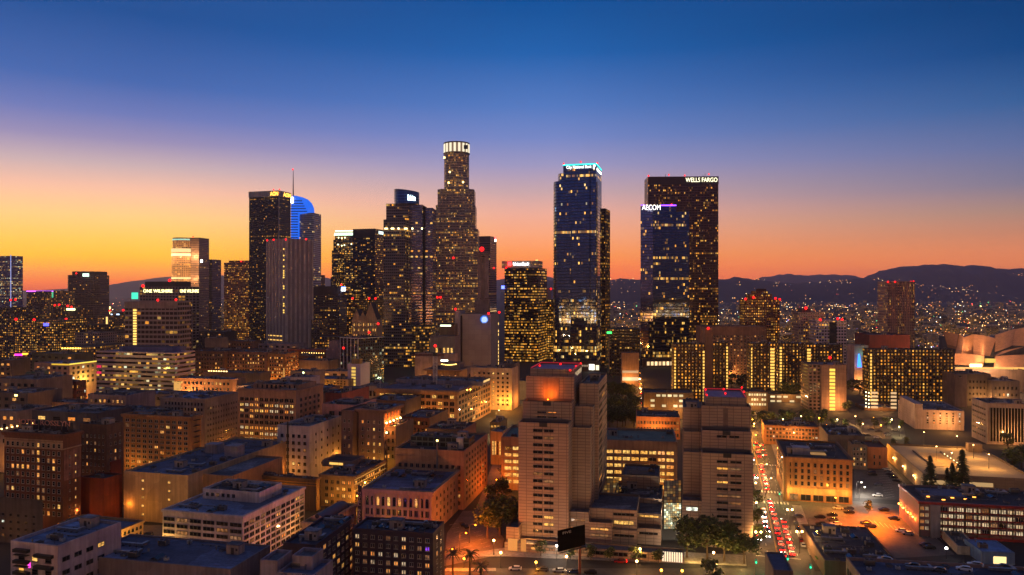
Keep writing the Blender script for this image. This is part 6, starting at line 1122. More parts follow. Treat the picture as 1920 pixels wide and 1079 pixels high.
MIDS=[ # name,label,Y,xc,xf,top,side,dep,wall,(cols,rows,lit)
 ('tan_block','tan block with vertical window bays left of the yellow-lit slot',690,652,590,712,None,26,(140,118,100),(9,9,.10)),
 ('tan_annex','plain tan annex with a small roof house behind the vertical bays',735,652,604,697,None,20,(150,128,116),(3,2,0)),
 ('blank_grey_block','blank grey block crowned by a row of amber lights',760,616,556,677,None,24,(118,104,100),(0,0,0)),
 ('roof_garden_block','dark block with a garden restaurant of amber bulbs on its roof',800,612,562,664,None,20,(120,92,74),(10,3,.35)),
 ('green_lamp_block','low pale block with one greenish lamp above a blue shed',665,590,545,697,None,18,(124,112,110),(4,2,.0)),
 ('blue_shed','blue-white shed roof in front of the golden uplit block',620,582,535,708,None,16,(150,146,170),(3,1,.0)),
 ('dark_brown_block','dark brown block right of the golden uplit block',790,580,552,668,None,22,(78,58,54),(7,9,.22)),
 ('brick_office','brown office block with regular bays and a column of pink-lit windows',760,500,418,661,None,28,(116,84,74),(16,10,.16)),
 ('brick_wing','plain brown wing between the banded office and the regular brown bays',765,420,365,659,None,26,(96,70,62),(10,8,.06)),
 ('orange_low_block','low block lit orange along its left end',600,436,326,712,None,18,(176,124,84),(14,3,.20)),
 ('pale_low_block','low pale block with lit end windows right of the orange low block',600,484,440,724,None,22,(150,124,108),(6,3,.12)),
 ('violet_roof_block','low roof with string lights and satellite dishes behind the orange low block',660,486,380,700,None,18,(90,76,76),(0,0,0)),
 ('dark_filler_block','dark low terrace behind the brown bays',840,500,370,656,None,14,(80,66,66),(12,1,.2)),
 ('red_roof_block','dark red tiled block below the concrete ribbed tower',850,612,540,656,None,20,(110,56,48),(8,3,.15)),
 ('white_low_block','small white roof blocks at the foot of the dark slab tower',900,560,470,645,None,20,(140,128,140),(8,2,.15)),
 ('side_low_block','brown block with lamps on the corner left of the dark slab tower',900,472,420,640,None,24,(104,80,70),(9,4,.25)),
 ('dark_plinth_block','dark plinth with sparse lights left of the brown glowing tower',1000,424,372,622,None,24,(70,60,62),(7,5,.12)),
 ('pale_cube','pale windowless cube below the dark plinth',880,412,384,634,None,16,(130,112,104),(0,0,0)),
 ('blue_roof_terrace','long blue-grey terrace roof right of the setback office',520,600,562,733,None,30,(124,98,88),(0,0,0)),
 ('striped_low_block','low striped block behind the arched-window roofs',640,716,690,742,None,16,(120,106,100),(4,2,0)),
 ('cobalt_block','flat cobalt-roofed workshop behind the setback office',500,612,560,738,None,22,(112,92,92),(0,0,0)),
 ('left_grey_block','grey block with a green-blue roof at the left frame edge',520,70,-10,712,None,30,(128,108,100),(6,3,.16)),
 ('left_plain_block','plain grey block below the left frame edge with one yellow lamp',470,52,-12,738,None,26,(110,94,88),(4,3,.10)),
 ('orange_cube','small cube lit orange beside the dark brick block',480,56,34,744,None,12,(196,120,60),(0,0,0)),
 ('brick_block','dark red brick block with a violet roof behind the lit brick tower',560,142,84,716,162,None,(92,44,40),(9,3,.06)),
 ('brick_tower','narrow dark brick tower with three columns of amber windows',545,86,57,708,None,18,(84,44,34),(4,7,.62)),
 ('cornice_block','pale pink block with a yellow-lit cornice and tall bays',640,130,64,682,181,None,(158,122,116),(6,4,.25)),
 ('teal_block','dark green-roofed block beside the pale pink bays',740,140,60,664,None,22,(78,80,70),(6,2,.1)),
 ('grey_curved_block','grey-blue block with a curved roof and a row of amber windows',470,236,165,742,None,26,(124,112,122),(8,3,.62)),
 ('long_shed','long low shed with a blue roof and pink-lit openings',480,172,82,757,None,16,(150,118,104),(9,1,.5)),
 ('dark_roof_shed','dark sheds with amber sky-lights behind the roof letters',410,182,60,775,None,26,(70,68,82),(4,1,.5)),
 ('slate_shed','flat slate roofs between the curved block and the gridded office',430,300,176,777,None,26,(100,92,100),(4,1,.2)),
 ('edge_block','grey stucco block with small windows at the left frame edge above the lamp string',420,30,-12,772,None,24,(140,122,118),(3,4,.15)),
 ('mid_shed','low roof with a white hut beyond the gridded office',560,350,250,741,None,20,(110,98,100),(5,1,.2)),
 ('far_edge_block','dark block at the left frame edge with a red-lit parapet',700,22,-12,676,None,20,(84,72,74),(3,3,.2)),
 ('green_wall_block','block with a green-lit gable right of the pale plain block',560,62,48,698,None,14,(96,110,84),(2,3,.2)),
 ('roof_shed','broad pale roof with vents below the banded office',640,330,180,744,None,24,(112,98,100),(0,0,0)),
 ('alley_block','dark block filling the corner beside the red brick block',520,760,690,752,None,30,(84,70,66),(8,4,.1)),
 ('rust_block','rust-brown low block in front of the corniced building',455,805,752,784,None,34,(96,60,46),(7,4,.05)),
 ('pool_block','low dark block behind the rooftop terrace',410,868,800,806,None,24,(96,82,74),(8,3,.06)),
 ('east_gap_block','brown block with pale ledge in the gap behind the arched-window hotel',410,742,700,800,None,26,(104,84,76),(5,4,.12)),
]
MB_={}
for nm,lb,Y,xc,xf,tp,sd,dp,wl,(nc,nr,lt) in MIDS:
    b=near(nm,lb,Y,xc,xf,tp,side=sd,dep=dp,yaw=14,wall=wl,clut=5 if Y<900 else 3,roof=(ROOF_B,ROOF_D,ROOF_B,plain((96,108,142),.85,0,.3,.08,name='blue_felt_roof'))[len(lb)%4])
    if nr: h=b.fr['z1']; b.grid('F',nc,nr,.04,.96,.05,min(.97,.05+nr*4.2/h),.5,.48,lit=min(.7,lt*1.6+.05),mix=(('warm',4),('yellow',2),('dim',3)),frame=FRAMED,style='sash'); 
    if sd: b.grid('R',5,nr,.06,.94,.05,min(.97,.05+nr*4.2/b.fr['z1']),.45,.5,lit=.15,frame=FRAMED)
    b.finish(60); MB_[nm]=b
q=MB_['cornice_block']; pglow(q,'R',.0,1,q.fr['z1']-1.2,1.0,emit((1,.75,.1),1.3,'yellow_cornice'),'cornice_light'); pglow(q,'F',.5,1,q.fr['z1']-1.6,1.2,emit((1,.6,.05),.9,'yellow_cornice2'),'cornice_light')
q=MB_['roof_garden_block']
for k in range(10): pglow(q,'F',.08+k*.09,.10+k*.09,q.fr['z1']+.2,.9,emit((1,.6,.15),6,'bulb_amber'),'roof_bulb')
q=MB_['green_lamp_block']; pglow(q,'F',.5,.56,q.fr['z1']-2,1.4,emit((.75,1,.4),7,'green_lamp'),'wall_lamp'); q=MB_['left_plain_block']; pglow(q,'F',.62,.7,q.fr['z1']-2,1.0,emit((1,.8,.2),7,'yellow_lamp'),'wall_lamp')
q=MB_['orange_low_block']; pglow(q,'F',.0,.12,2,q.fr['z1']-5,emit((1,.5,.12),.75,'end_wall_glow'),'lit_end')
q=MB_['violet_roof_block']
for k in range(8): pglow(q,'F',.1+k*.045,.125+k*.045,q.fr['z1']+.3,.7,emit((1,.6,.2),6,'bulb_amber'),'roof_bulb')
# banded office
BO=facade((146,126,124),(24,20,22),3.0,3.9,1.0,.44,.16,.03,1.5,warm=.75)
b=tower('office_block','wide office block with pale horizontal bands and a blue roof house',690,328,181,662,side=366,yaw=14,fac=BO,roof=plain((110,116,150),.8,0,.25,.06,name='band_office_roof')); extra(b,'plant_room',708,322,224,652,plain((96,98,138),name='blue_plant_panel'),dep=20,base=b.fr['z1']-1); b.clutter(4)
glow(b,'red_light',182,190,687.5,680,2.2,emit((1,.02,.12),.8,'red_window')); glow(b,'red_light',182,190,699,680,2.2,emit((1,.02,.12),.8,'red_window'))
# gabled hotel roofs by the glass tower
b=near('gabled_hotel','cream hotel with steep twin gables and lit attic windows between two dark towers',900,708,660,600,dep=24,yaw=4,wall=(166,134,108),clut=0,roof=ROOF_D); b.grid('F',10,9,.04,.96,.04,.9,.45,.5,lit=.4,mix=(('yellow',3),('warm',2))); f=b.fr; m=MB()
for u0,u1,h in ((.0,.36,16),(.48,.98,26),(.24,.60,12)):
    a=f['O']+f['R']*f['w']*u0; c_=f['O']+f['R']*f['w']*u1; t=(a+c_)/2; z=f['z1']-.2; dd=f['D']*20; hh=h*.8
    A1,C1,T1=Vector((a.x,a.y,z)),Vector((c_.x,c_.y,z)),Vector((t.x,t.y,z+hh)); m.face([A1,C1,T1],None,0); m.face([A1+dd,T1+dd,C1+dd],None,0); m.face([A1,T1,T1+dd,A1+dd],None,1); m.face([C1,C1+dd,T1+dd,T1],None,1)
m.build('gable_roof',[b.mat,plain((44,36,40),.8,name='dark_slate')],b.root); b.beacons([(661,560),(692,560),(704,560)],900,1.3); b.finish(70)
b=tower('residential_block','dark residential block with dense lights filling the street behind the gabled hotel',1150,720,650,560,dep=20,yaw=4,fac=RES((40,32,32),.30,.06,1.6)); 
b=tower('office_block','low dark block between the brown office and the gabled hotel',960,660,590,632,dep=30,yaw=4,fac=RES((54,42,40),.16,.04,1.4))
b=tower('office_block','dark block standing in the shade between the ribbed tower and the brown office',1000,604,584,600,dep=24,yaw=4,fac=RES((58,46,46),.12,.03,1.3))
b=tower('office_block','black flat block with sparse lights between the blue glass towers',900,1200,1142,617,dep=30,yaw=4,fac=facade((20,18,20),(12,12,14),3,3.4,.6,.5,.06,.02,1.2),roof=plain((96,92,110),.8,name='flat_violet_roof')); pglow(b,'F',-.01,.02,4,b.fr['z1']-4,plain((110,90,86),name='pale_post'),'pale_post')
m=MB(); m.hexa((X(1138,890),890,Z(626,890)),(X(1147,890)-X(1138,890),0,0),(0,.5,0),(0,0,2.2)); m.build('sign_panel',emit((.05,1,.15),3,'green_sign'),b.root)
b=near('glass_pavilion','low pavilion with brightly lit ground floor before the blue tower',800,1198,1166,662,dep=16,yaw=4,wall=(140,110,90),clut=2); pglow(b,'F',.03,.97,6,3.6,emit((1,.75,.42),.9,'pavilion_glow'),'lit_window'); pglow(b,'F',.03,.97,14,2.4,emit((1,.6,.3),.6,'pavilion_glow2'),'lit_window'); b.finish()
# ---------------------------------------------------------------- lamps that really light the streets
LPOW = 3.0; SOD = (1,.35,.032); WRM = (1,.50,.15); COOL = (1,.88,.70)
def light(parent, loc, power, col, r=.35, spot=None, target=None):
    l = bpy.data.lights.new('lamp_light', 'SPOT' if spot else 'POINT'); l.energy = power*LPOW; l.color = col; l.shadow_soft_size = r
    o = bpy.data.objects.new('lamp_light', l); COL.objects.link(o); o.parent = parent; o.location = Vector(loc)-(parent.location if parent else Vector())
    if spot: l.spot_size = R_(spot); l.spot_blend = .6; d = Vector(target)-Vector(loc); o.rotation_euler = d.to_track_quat('-Z','Y').to_euler()
    return o
ORD = ('first','second','third','fourth','fifth','sixth','seventh','eighth','ninth','tenth','eleventh','twelfth','thirteenth','fourteenth','fifteenth','sixteenth','seventeenth','eighteenth','nineteenth','twentieth')
LM = {}
def lamp_meshes(h, kind, col, st, bare=False):
    key = (h, kind, col, st)
    if key in LM: return LM[key]
    p = MB(); p.tube((0,0,0),(0,0,.6),.22,.18); p.tube((0,0,.6),(0,0,h),.13,.08); a = MB(); g = MB()
    if kind == 'cobra':
        a.tube((0,0,h-.1),(1.2,0,h+.35),.06); a.tube((1.2,0,h+.35),(2.2,0,h+.3),.06); a.box(1.9,-.22,h+.2,2.8,.22,h+.42); g.ball((2.4,0,h+.12),.36,0,8,5,.6)
    elif kind == 'twin':
        a.tube((-1,0,h),(1,0,h),.06); g.ball((-1,0,h-.2),.40); g.ball((1,0,h-.2),.40)
    elif kind == 'globe':
        a.tube((0,0,h-.1),(0,0,h+.1),.25); g.ball((0,0,h+.45),.42)
    else:
        a.box(-.4,-.3,h,.4,.3,h+.25); g.ball((0,0,h-.1),.34,0,8,5,.6)
    E = emit(col, st, 'street_lamp_glow'); LM[key] = (p.mesh('pole',[DARK]), a.mesh('arm',[DARK]), g.mesh('lamp_head',[E])); return LM[key]
def lamp(px, py, h, label, kind='cobra', col=SOD, st=22, power=2600, rz=0, z0=0, group=None, name='street_lamp'):
    Y = (CAMZ-z0-h)*FPX/(py-HOR); loc = Vector((X(px,Y), Y, z0)); c = empty(name, loc, label, 'street lamp', group)
    for nm, me in zip(('pole','arm','lamp_head'), lamp_meshes(h, kind, col, st)): link(nm, me, c, (0,0,0), rz)
    off = {'cobra':2.4}.get(kind, 0); light(c, loc+Vector((math.cos(rz)*off, math.sin(rz)*off, h-.7)), power, col); return c
for k, (px, py) in enumerate(((1499,996),(1481,955),(1455,897),(1446,871),(1439,854),(1433,836),(1424,816),(1420,800),(1417,787))):
    lamp(px, py, 8.5, 'street lamp on the boulevard shop side, %s from the near crossing' % ORD[k], 'twin' if k < 2 else 'cobra', WRM if k < 5 else SOD, 24, 3300, math.pi, group='lamps along the boulevard')
for k, (px, py) in enumerate(((1422,997),(1414,942),(1413,905))):
    lamp(px, py, 7.5, 'twin street lamp on the boulevard courthouse side, %s from the near crossing' % ORD[k], 'twin', WRM, 22, 2600, group='lamps along the boulevard')
for k, (px, py) in enumerate(((926,1016),(939,1039),(1044,1026),(1070,1025),(1062,1046),(1200,1032),(1194,1055),(1338,1039),(1342,1062))):
    lamp(px, py, 5, 'globe lamp before the courthouse, %s counting along the pavement from the palm trees' % ORD[k], 'globe', COOL if k in (2,) else WRM, 24, 900, group='globe lamps before the courthouse')
for k, (px, py) in enumerate(((1005,1057),(1240,1072),(1279,1073),(870,1050))):
    lamp(px, py, 3, ('small orange lamp post on the front street below the billboard','small orange lamp post on the front street below the atrium entrance','small orange lamp post on the front street, the one closer to the big trees','small orange lamp post between the palms')[k], 'globe', SOD, 16, 700)
for k, (px, py) in enumerate(((1554,917),(1562,931))): lamp(px, py, 6, ('taller','shorter')[k]+' street lamp lighting the pale ground floor of the rounded corner block', 'cobra', SOD, 26, 2000, -1.5)
for k, (px, py) in enumerate(((1606,905),(1612,914))): lamp(px, py, 6, ('farther','nearer')[k]+' of two white lamps at the edge of the grey car park', 'cobra', COOL, 22, 2200, 0)
for k, (px, py) in enumerate(((1642,839),(1654,847))): lamp(px, py, 7, ('upper','lower')[k]+' orange lamp before the lit brick shed', 'cobra', SOD, 22, 5200, 1.5)
for k, (px, py) in enumerate(((1398,815),(1396,792))): lamp(px, py, 8, ('nearer','farther')[k]+' sodium lamp on the far courthouse side of the boulevard', 'cobra', SOD, 20, 4200, 0)
# wall lamps
def wall_lamp(b, p, power, col=SOD, st=20, r=.36):
    m = MB(); m.ball((0,0,0), r); link('wall_lamp', m.mesh('wall_lamp',[emit(col, st, 'wall_lamp_glow')]), b.root, Vector(p)-b.root.location); light(b.root, Vector(p)-Vector((0,0,r+.35)), power, col, .2)
for k in range(4):
    p, rz = MO.at(MO.fr, 'L', MO.fr['d']*(.10+.24*k), 6.2, .9); wall_lamp(MO, p, 500, (1,.22,.03), 24); lp = Vector(p)-MO.fr['R']*(7+4*k)-MO.fr['D']*(3*k-2)+Vector((0,0,4)); light(MO.root, lp, 15000, (1,.17,.005), .5, 140, lp-MO.fr['R']*2-Vector((0,0,10)))  # beside each wall lamp a free-hanging spot, added to turn the lot orange
for k in range(3):
    p, rz = PK.at(PK.fr, 'L', PK.fr['d']*(.25+.28*k), 5.2, .8); wall_lamp(PK, p, 500, WRM, 22)
for p in UPL: light(None, Vector(p)+Vector((.9,-.3,.4)), 420, (1,.30,.04)).name = 'flood_lamp_light'
for k, (px, py) in enumerate(((1583,170),(793,195),(663,260),(760,300),(897,250),(995,310))):
    x, y = (1560+(583 if k == 0 else px)/3.383, 760+(170 if k == 0 else py)/3.383)
    lamp(x, y, 7.5, 'lamp post on the garage roof deck, %s from the far stair house' % ORD[k], 'post', (1,.5,.14), 20, 2600, 0, PK.fr['z1']-.9, 'lamp posts on the garage deck')
for k, (px, py, pw) in enumerate(((862,1000,4200),(880,985,3000),(922,900,2400),(935,860,3000),(836,1030,4200))):
    lamp(px, py, 7, 'sodium lamp over the orange-lit lot and alley, %s from the palms' % ORD[k], 'cobra', (1,.17,.007), 20, pw, 0, group='sodium lamps of the alley')
for k, (px, py, pw) in enumerate(((258,1016,1500),(292,1020,900),(232,1012,2200),(84,958,2600))):
    lamp(px, py, 7, ('sodium lamp at the corner by the tan shops','sodium lamp against the blank beige store wall','sodium lamp before the shop row','sodium lamp at the foot of the roof-sign hotel')[k], 'cobra', (1,.55,.12), 18, pw, 0)
c=light(None, (X(205,335),335,6), 3800, (1,.2,.01)); c.name='alley_lamp_light'
for k, (px, py) in enumerate(((712,905),(728,870),(694,950),(660,930),(742,830))):
    lamp(px, py, 7, 'sodium lamp in the narrow street beside the gold-ledged building, %s along it' % ORD[k], 'cobra', SOD, 16, 3000, 0, group='lamps of the narrow street')
for k, (px, py) in enumerate(((930,770),(945,755),(955,740),(965,725),(925,800),(975,712))):
    lamp(px, py, 7.5, 'sodium lamp in the street left of the courthouse, %s away from the alley' % ORD[k], 'cobra', SOD if k % 2 else (1,.6,.2), 20, 5200, 0, group='lamps left of the courthouse')
for k in range(18):
    px = 1400+(k % 9)*34+(k//9)*14; py = 782+(k//9)*14+(k % 3)*3
    lamp(px, py, 6, 'small lamp at the upper car park, %s in the %s row' % (ORD[k % 9], ('back','front')[k//9]), 'globe', (WRM, SOD, (1,.75,.3))[k % 3], 16, 1600, group='lamps around the upper car park')
for k in range(9):
    Y = GY(700+k*10, 7); lamp(1196+k*.9, 700+k*10, 7, 'lamp on the park avenue, %s from the far end' % ORD[k], 'cobra', SOD, 18, 3200, 0, group='lamps on the park avenue')
for k, (px, py) in enumerate(((760,712),(775,714),(785,711),(792,709))):
    lamp(px, py, 8, 'greenish floodlight behind the big corniced building, %s in line' % ORD[k], 'post', (.7,1,.45), 26, 2500, group='greenish floodlights')
for k, (px, py) in enumerate(((1352,585),(1383,587),(1352,590))):
    if k < 2: lamp(px, py, 30, ('stadium floodlight mast farther from the pyramid-topped tower','stadium floodlight mast beside the pyramid-topped tower')[k], 'post', (.9,.92,1), 60, 9000, name='floodlight_mast')
for k, (px, py) in enumerate(((882,732),(876,733))): lamp(px, py, 34-30, 'amber twin globe lamp on the roof corner of the corniced building, %s globe' % ('outer','inner')[k], 'globe', SOD, 24, 900, 0, 32)
# courthouse niche and plaza lamps, floodlights of the shed and hall
T3Y = 312; q_, _ = CH.at(t3, 'F', t3['w']*.5, t2['z1']+.3, 4.5); wall_lamp(CH, q_, 500, (1,.2,.01), 9, .3); q2_, _ = CH.at(t3, 'F', t3['w']*.5, t2['z1']+3.6, 0); light(CH.root, q_+Vector((0,0,.75)), 1300, (1,.17,.008), .2, 118, q2_).data.spot_blend = 1.0
light(CH.root, (X(1258,309), 316, Z(965,309)), 1600, (1,.85,.6)); light(CH.root, (X(1262,292), 293.5, 3.6), 900, (1,.75,.5)); light(CH.root, (X(960,301), 303, 3.5), 1500, (1,.36,.06)); light(CH.root, (X(992,297), 294.5, 3.5), 900, (1,.4,.1))
for k in range(5):
    p, rz = CB.at(CB.fr, 'F', CB.fr['w']*(.1+.2*k), 5.0, 2.5); light(CB.root, p, 500, (1,.55,.12))
p = Vector((X(1766,289), 286, 4)); wl = empty('wall_flood', p, 'brilliant white floodlight at the foot of the small white workshop', 'floodlight'); m = MB(); m.ball((0,0,0), .45); link('lamp_head', m.mesh('lamp_head',[emit((1,.9,.75), 40, 'white_flood_glow')]), wl); m = MB(); m.tube((0,0,-4),(0,0,0),.09); link('pole', m.mesh('pole',[DARK]), wl); light(wl, p, 2200, (1,.7,.4))
for px, py, pw in ((1800,688,14000),(1838,676,15000),(1880,680,15000),(1905,640,9000),(1850,700,15000)): light(c if False else None, (X(px,745), 745, Z(py,745)), pw, (1,.48,.2), 1.5).name = 'hall_uplight'
# orange lamps of the long store wall and odd corners
for b_, face, u, z, o, pw, col in ((MB_['orange_cube'],'F',.5,6,5,4200,SOD),(MB_['lit_x'] if 'lit_x' in MB_ else MB_['brick_tower'],'F',.9,8,5,2600,SOD),(MB_['orange_low_block'],'F',.3,12,9,16000,(1,.5,.18)),(MB_['pale_low_block'],'F',.5,10,8,8000,(1,.55,.25)),(MB_['cornice_block'],'R',.5,24,5,5000,(1,.7,.1)),(MB_['grey_curved_block'],'F',.5,8,8,3000,SOD)):
    p, rz = b_.at(b_.fr, face, b_.flen(b_.fr, face)*u, z, o); light(b_.root, p, pw, col)
# ---------------------------------------------------------------- traffic signals
SG = emit((.0,.8,.34), 1.6, 'green_signal'); SGM = {}
def signal(px, py, label, arm=0, rz=0):
    h = 5.4; Y = (CAMZ-h)*FPX/(py-HOR); loc = Vector((X(px,Y), Y, .13)); c = empty('traffic_signal', loc, label, 'traffic light', 'traffic signals on the boulevard')
    if 'p' not in SGM:
        p = MB(); p.tube((0,0,0),(0,0,6),.12,.09); p.tube((0,0,0),(0,0,.5),.24,.2); SGM['p'] = p.mesh('pole',[DARK])
        q = MB(); q.box(-.28,-.42,4.4,.28,-.12,5.75); q.box(-.4,-.15,4.3,.4,-.1,5.85); SGM['h'] = q.mesh('signal_head',[DARK])
        for nm, z, mt in (('lens',5.48,plain((70,14,12),.3,name='dark_red_lens')),('lens',5.08,plain((70,50,12),.3,name='dark_amber_lens')),('lens',4.66,SG)):
            q = MB(); q.ball((0,-.44,z), .13 if mt is not SG else .34, 0, 8, 5); SGM[z] = q.mesh(nm,[mt])
    for nm, k in (('pole','p'),('signal_head','h'),('lens',5.48),('lens',5.08),('lens',4.66)): link(nm, SGM[k], c)
    light(c, loc+Vector((0,-.9,4.7)), 160, (0,1,.4), .2)
for px, py, lb in ((1413,833,'by the second crossing, courthouse side'),(1430,841,'by the second crossing, shop side'),(1415,921,'at the far side of the middle crossing by the second tower'),(1436,913,'hung over the middle crossing'),(1461,924,'at the rounded corner block'),(1417,1051,'by the big trees at the near crossing'),(1439,1044,'hung over the oncoming lanes of the near crossing'),(1476,1045,'hung over the queue at the near crossing'),(1519,1060,'beside the green awnings')):
    signal(px, py, 'traffic light showing green '+lb)
# ---------------------------------------------------------------- cars
CARC = dict(white=(215,213,210), silver=(150,152,156), black=(18,18,20), grey=(70,72,76), red=(120,20,18), blue=(30,44,80))
CM = {}
def car_meshes(col):
    if col in CM: return CM[col]
    def loft(secs, m, b):
        n = len(secs[0])
        for A, B in zip(secs, secs[1:]):
            for k in range(n-1): b.face([A[k], A[k+1], B[k+1], B[k]], None, m)
        b.face(secs[0][::-1], None, m); b.face(secs[-1], None, m)
    def sec(y, w, z0, z1, sh): return [(-w,y,z0),(-w,y,z1-sh),(-w+sh,y,z1),(w-sh,y,z1),(w,y,z1-sh),(w,y,z0),(-w,y,z0)]
    b = MB(); loft([sec(-2.3,.78,.4,.85,.1), sec(-2.2,.88,.28,.98,.12), sec(-1.2,.92,.25,1.0,.12), sec(1.0,.92,.25,.95,.12), sec(2.0,.88,.28,.82,.14), sec(2.3,.76,.4,.7,.1)], 0, b)
    loft([sec(-1.55,.62,1.36,1.40,.02), sec(-.9,.66,1.40,1.47,.04), sec(.2,.66,1.40,1.46,.04), sec(.5,.62,1.36,1.38,.01)], 0, b)
    g = MB(); loft([sec(-2.0,.76,.94,.96,.01), sec(-1.5,.70,.9,1.37,.08), sec(.45,.70,.9,1.37,.08), sec(1.2,.76,.9,.94,.01)], 0, g)
    pm = plain(CARC[col], .25, 0, .05, name='car_paint_'+col); w = MB()
    for x in (-.86,.70):
        for y in (-1.4,1.4): w.tube((x,y,.33),(x+.16,y,.33),.33,n=10)
    t = MB(); t.box(-.14,-.03,0,.14,.03,.15); h = MB(); h.ball((0,0,0), .15, 0, 6, 4)
    CM[col] = (b.mesh('body',[pm]), g.mesh('windows',[GLASS]), w.mesh('wheels',[DARK]), t); return CM[col]
TL = MB(); TL.box(-.36,-.06,-.16,.36,.06,.24); TAIL = TL.mesh('tail_light', [emit((1,.006,.004), 9, 'tail_light_red', True)]); HL = MB(); HL.ball((0,0,0), .22, 0, 6, 4); HEAD = HL.mesh('headlight', [emit((1,.92,.78), 30, 'headlight_white')])
WHL = MB(); WHL.tube((-.1,0,0),(.1,0,0),.33,n=10); WHEEL = WHL.mesh('wheel', [plain((16,16,16), .8, name='tyre_rubber')])
def car(loc, rz, col, label, group, on=None, van=False):
    c = empty('car', loc, label, 'car', group); c.rotation_euler = (0, 0, rz); me = car_meshes(col); s = 1.0
    link('body', me[0], c); link('windows', me[1], c)
    for x in (-.82,.82):
        for y in (-1.4,1.4): link('wheel', WHEEL, c, (x,y,.33))
    if on in ('tail','both'):
        for x in (-.62,.62): link('tail_light', TAIL, c, (x,-2.32,.78))
    if on in ('head','both'):
        for x in (-.6,.6): link('headlight', HEAD, c, (x,2.28,.66))
    if van: c.scale = (1.1,1.12,1.4)
    return c
BANG = math.atan2(BD.y, BD.x)-math.pi/2
def uv_of(p): d = p-BA; return d.dot(BR), d.dot(BD)
def z5(L): return [(1380+x/7.76, 940+y/7.76+1) for x, y in L]
def z6(L): return [(1240+x/4, 670+y/4+1) for x, y in L]
raw = z5([(455,75),(550,95),(505,205),(590,205),(520,268),(620,312),(545,340),(650,358),(550,390),(575,448),(680,422),(600,512),(685,497),(620,568),(705,562),(560,615),(735,632),(600,682),(765,702),(685,742),(815,768),(590,822),(715,828),(722,888)])+z6([(720,770),(733,812),(750,852),(708,856),(762,884),(760,908),(735,940),(748,980)])
opp = z5([(375,150),(410,248),(415,312),(425,378),(445,438),(470,508),(400,560)])
rc = random.Random(9); lanes = {}
for px, py in raw:
    u, v = uv_of(G(px, py)); k = min((1.9,5.4,8.6), key=lambda a: abs(a-u)); lanes.setdefault(k, []).append(v)
for px, py in opp:
    u, v = uv_of(G(px, py)); k = min((-2.2,-5.6), key=lambda a: abs(a-u)); lanes.setdefault(k, []).append(v)
lanes.setdefault(1.9, []).extend([150,163,178,192]); lanes.setdefault(5.4, []).extend([156,171,186]); lanes.setdefault(-2.2, []).extend([96,118,140,165]); lanes.setdefault(-5.6, []).extend([110,150])
LN = {1.9:'inner outbound lane', 5.4:'middle outbound lane', 8.6:'outbound kerb lane', -2.2:'oncoming inner lane', -5.6:'oncoming kerb lane'}
for u, vs in lanes.items():
    vs.sort(); last = -99; n = 0
    for v in vs:
        if v > 66 and rc.random() < .3: continue
        v = max(v, last+7.0)
        if 51 < v < 65: v = 72 if last < 66 else last+6.2
        last = v; n += 1; col = rc.choice(('white','silver','black','grey','white','red','blue','black')); out = u > 0
        car(bp(u+rc.uniform(-.25,.25), v)+Vector((0,0,.012)), BANG+(0 if out else math.pi), col, '%s car with %s, %s from the near crossing in the %s' % (col, 'red tail lights' if out else 'headlights on', ORD[min(n,20)-1], LN[u]), 'cars in the boulevard traffic', ('both' if rc.random() < .08 else 'tail') if out else 'both')
for k, v in enumerate((-14,-7.5,-1,8,15,74,81,88,97,104)):
    col = ('silver','red','white','black','grey')[k % 5]; car(bp(10.4, v)+Vector((0,0,.012)), BANG, col, '%s car parked at the shop-side kerb, %s from the near crossing' % (col, ORD[k]), 'cars parked along the boulevard')
for k, v in enumerate((4,18,30)):
    col = ('grey','red','black')[k]; car(bp(-10.4, v)+Vector((0,0,.012)), BANG+math.pi, col, '%s car parked under the boulevard trees, %s from the near crossing' % (col, ORD[k]), 'cars parked along the boulevard')
def lot(pts, where, group, z=0, rz0=None, seed=1, on=None):
    r = random.Random(seed)
    cols = {}
    for k, (px, py, a) in enumerate(pts):
        col = r.choice(('black','grey','white','silver','black','blue')); cols[col] = cols.get(col, 0)+1
        car(G(px, py, z)+Vector((0,0,z*0+.012)), R_(a), col, '%s car %s, %s %s one from %s' % (col, where[0], ORD[cols[col]-1], col, where[1]), group)
lot([(1496,971,80),(1537,972,80),(1560,968,80),(1561,977,80),(1567,985,80),(1540,985,80),(1571,955,80),(1591,956,80),(1592,963,80),(1623,983,75),(1632,989,75),(1676,975,75),(1702,1003,70),(1690,998,70),(1657,958,85)], ('on the orange-lit lot','the boulevard side'), 'cars on the orange lot', seed=3)
lot([(1647,911,80),(1645,931,80),(1636,892,75),(1634,887,75),(1654,876,30),(1662,882,30),(1666,887,30),(1669,892,30),(1675,897,30),(1682,904,30)], ('on the grey car park','the lit brick shed'), 'cars on the grey car park', seed=4)
lot([(1541+k*15.2,805+(k % 3)*5+(k*7 % 4),78) for k in range(10)]+[(1550+k*19,818+(k % 2)*4,78) for k in range(7)], ('on the upper car park','the orange-lit brick building'), 'cars on the upper car park', seed=5)
lot([(867,986,15),(874,990,15),(1737,994,80),(1800,997,80),(1822,998,80),(952,923,80),(917,935,20),(1735,1024,75),(1742,1029,75)], ('in a side lot off the main streets','the palms'), 'cars in side lots', seed=6)
lot([(966,1069,86),(1017,1071,86),(1048,1073,86),(1075,1075,86),(1107,1076,86)], ('along the front street','the palms'), 'cars on the front street', seed=7)
lot([(278,1004,75),(284,1048,40),(292,1052,40),(300,1056,40)], ('on the yellow-lit street corner','the shop row'), 'cars by the shop row', seed=8)
lot([(1660,1052,60),(1712,1064,60),(1808,1070,60),(1829,1062,60),(1760,1072,60),(1880,1066,60)], ('on the blue-grey parking roof','the boulevard side'), 'cars on the parking roof', z=RP.fr['z1']-1.0, seed=9)
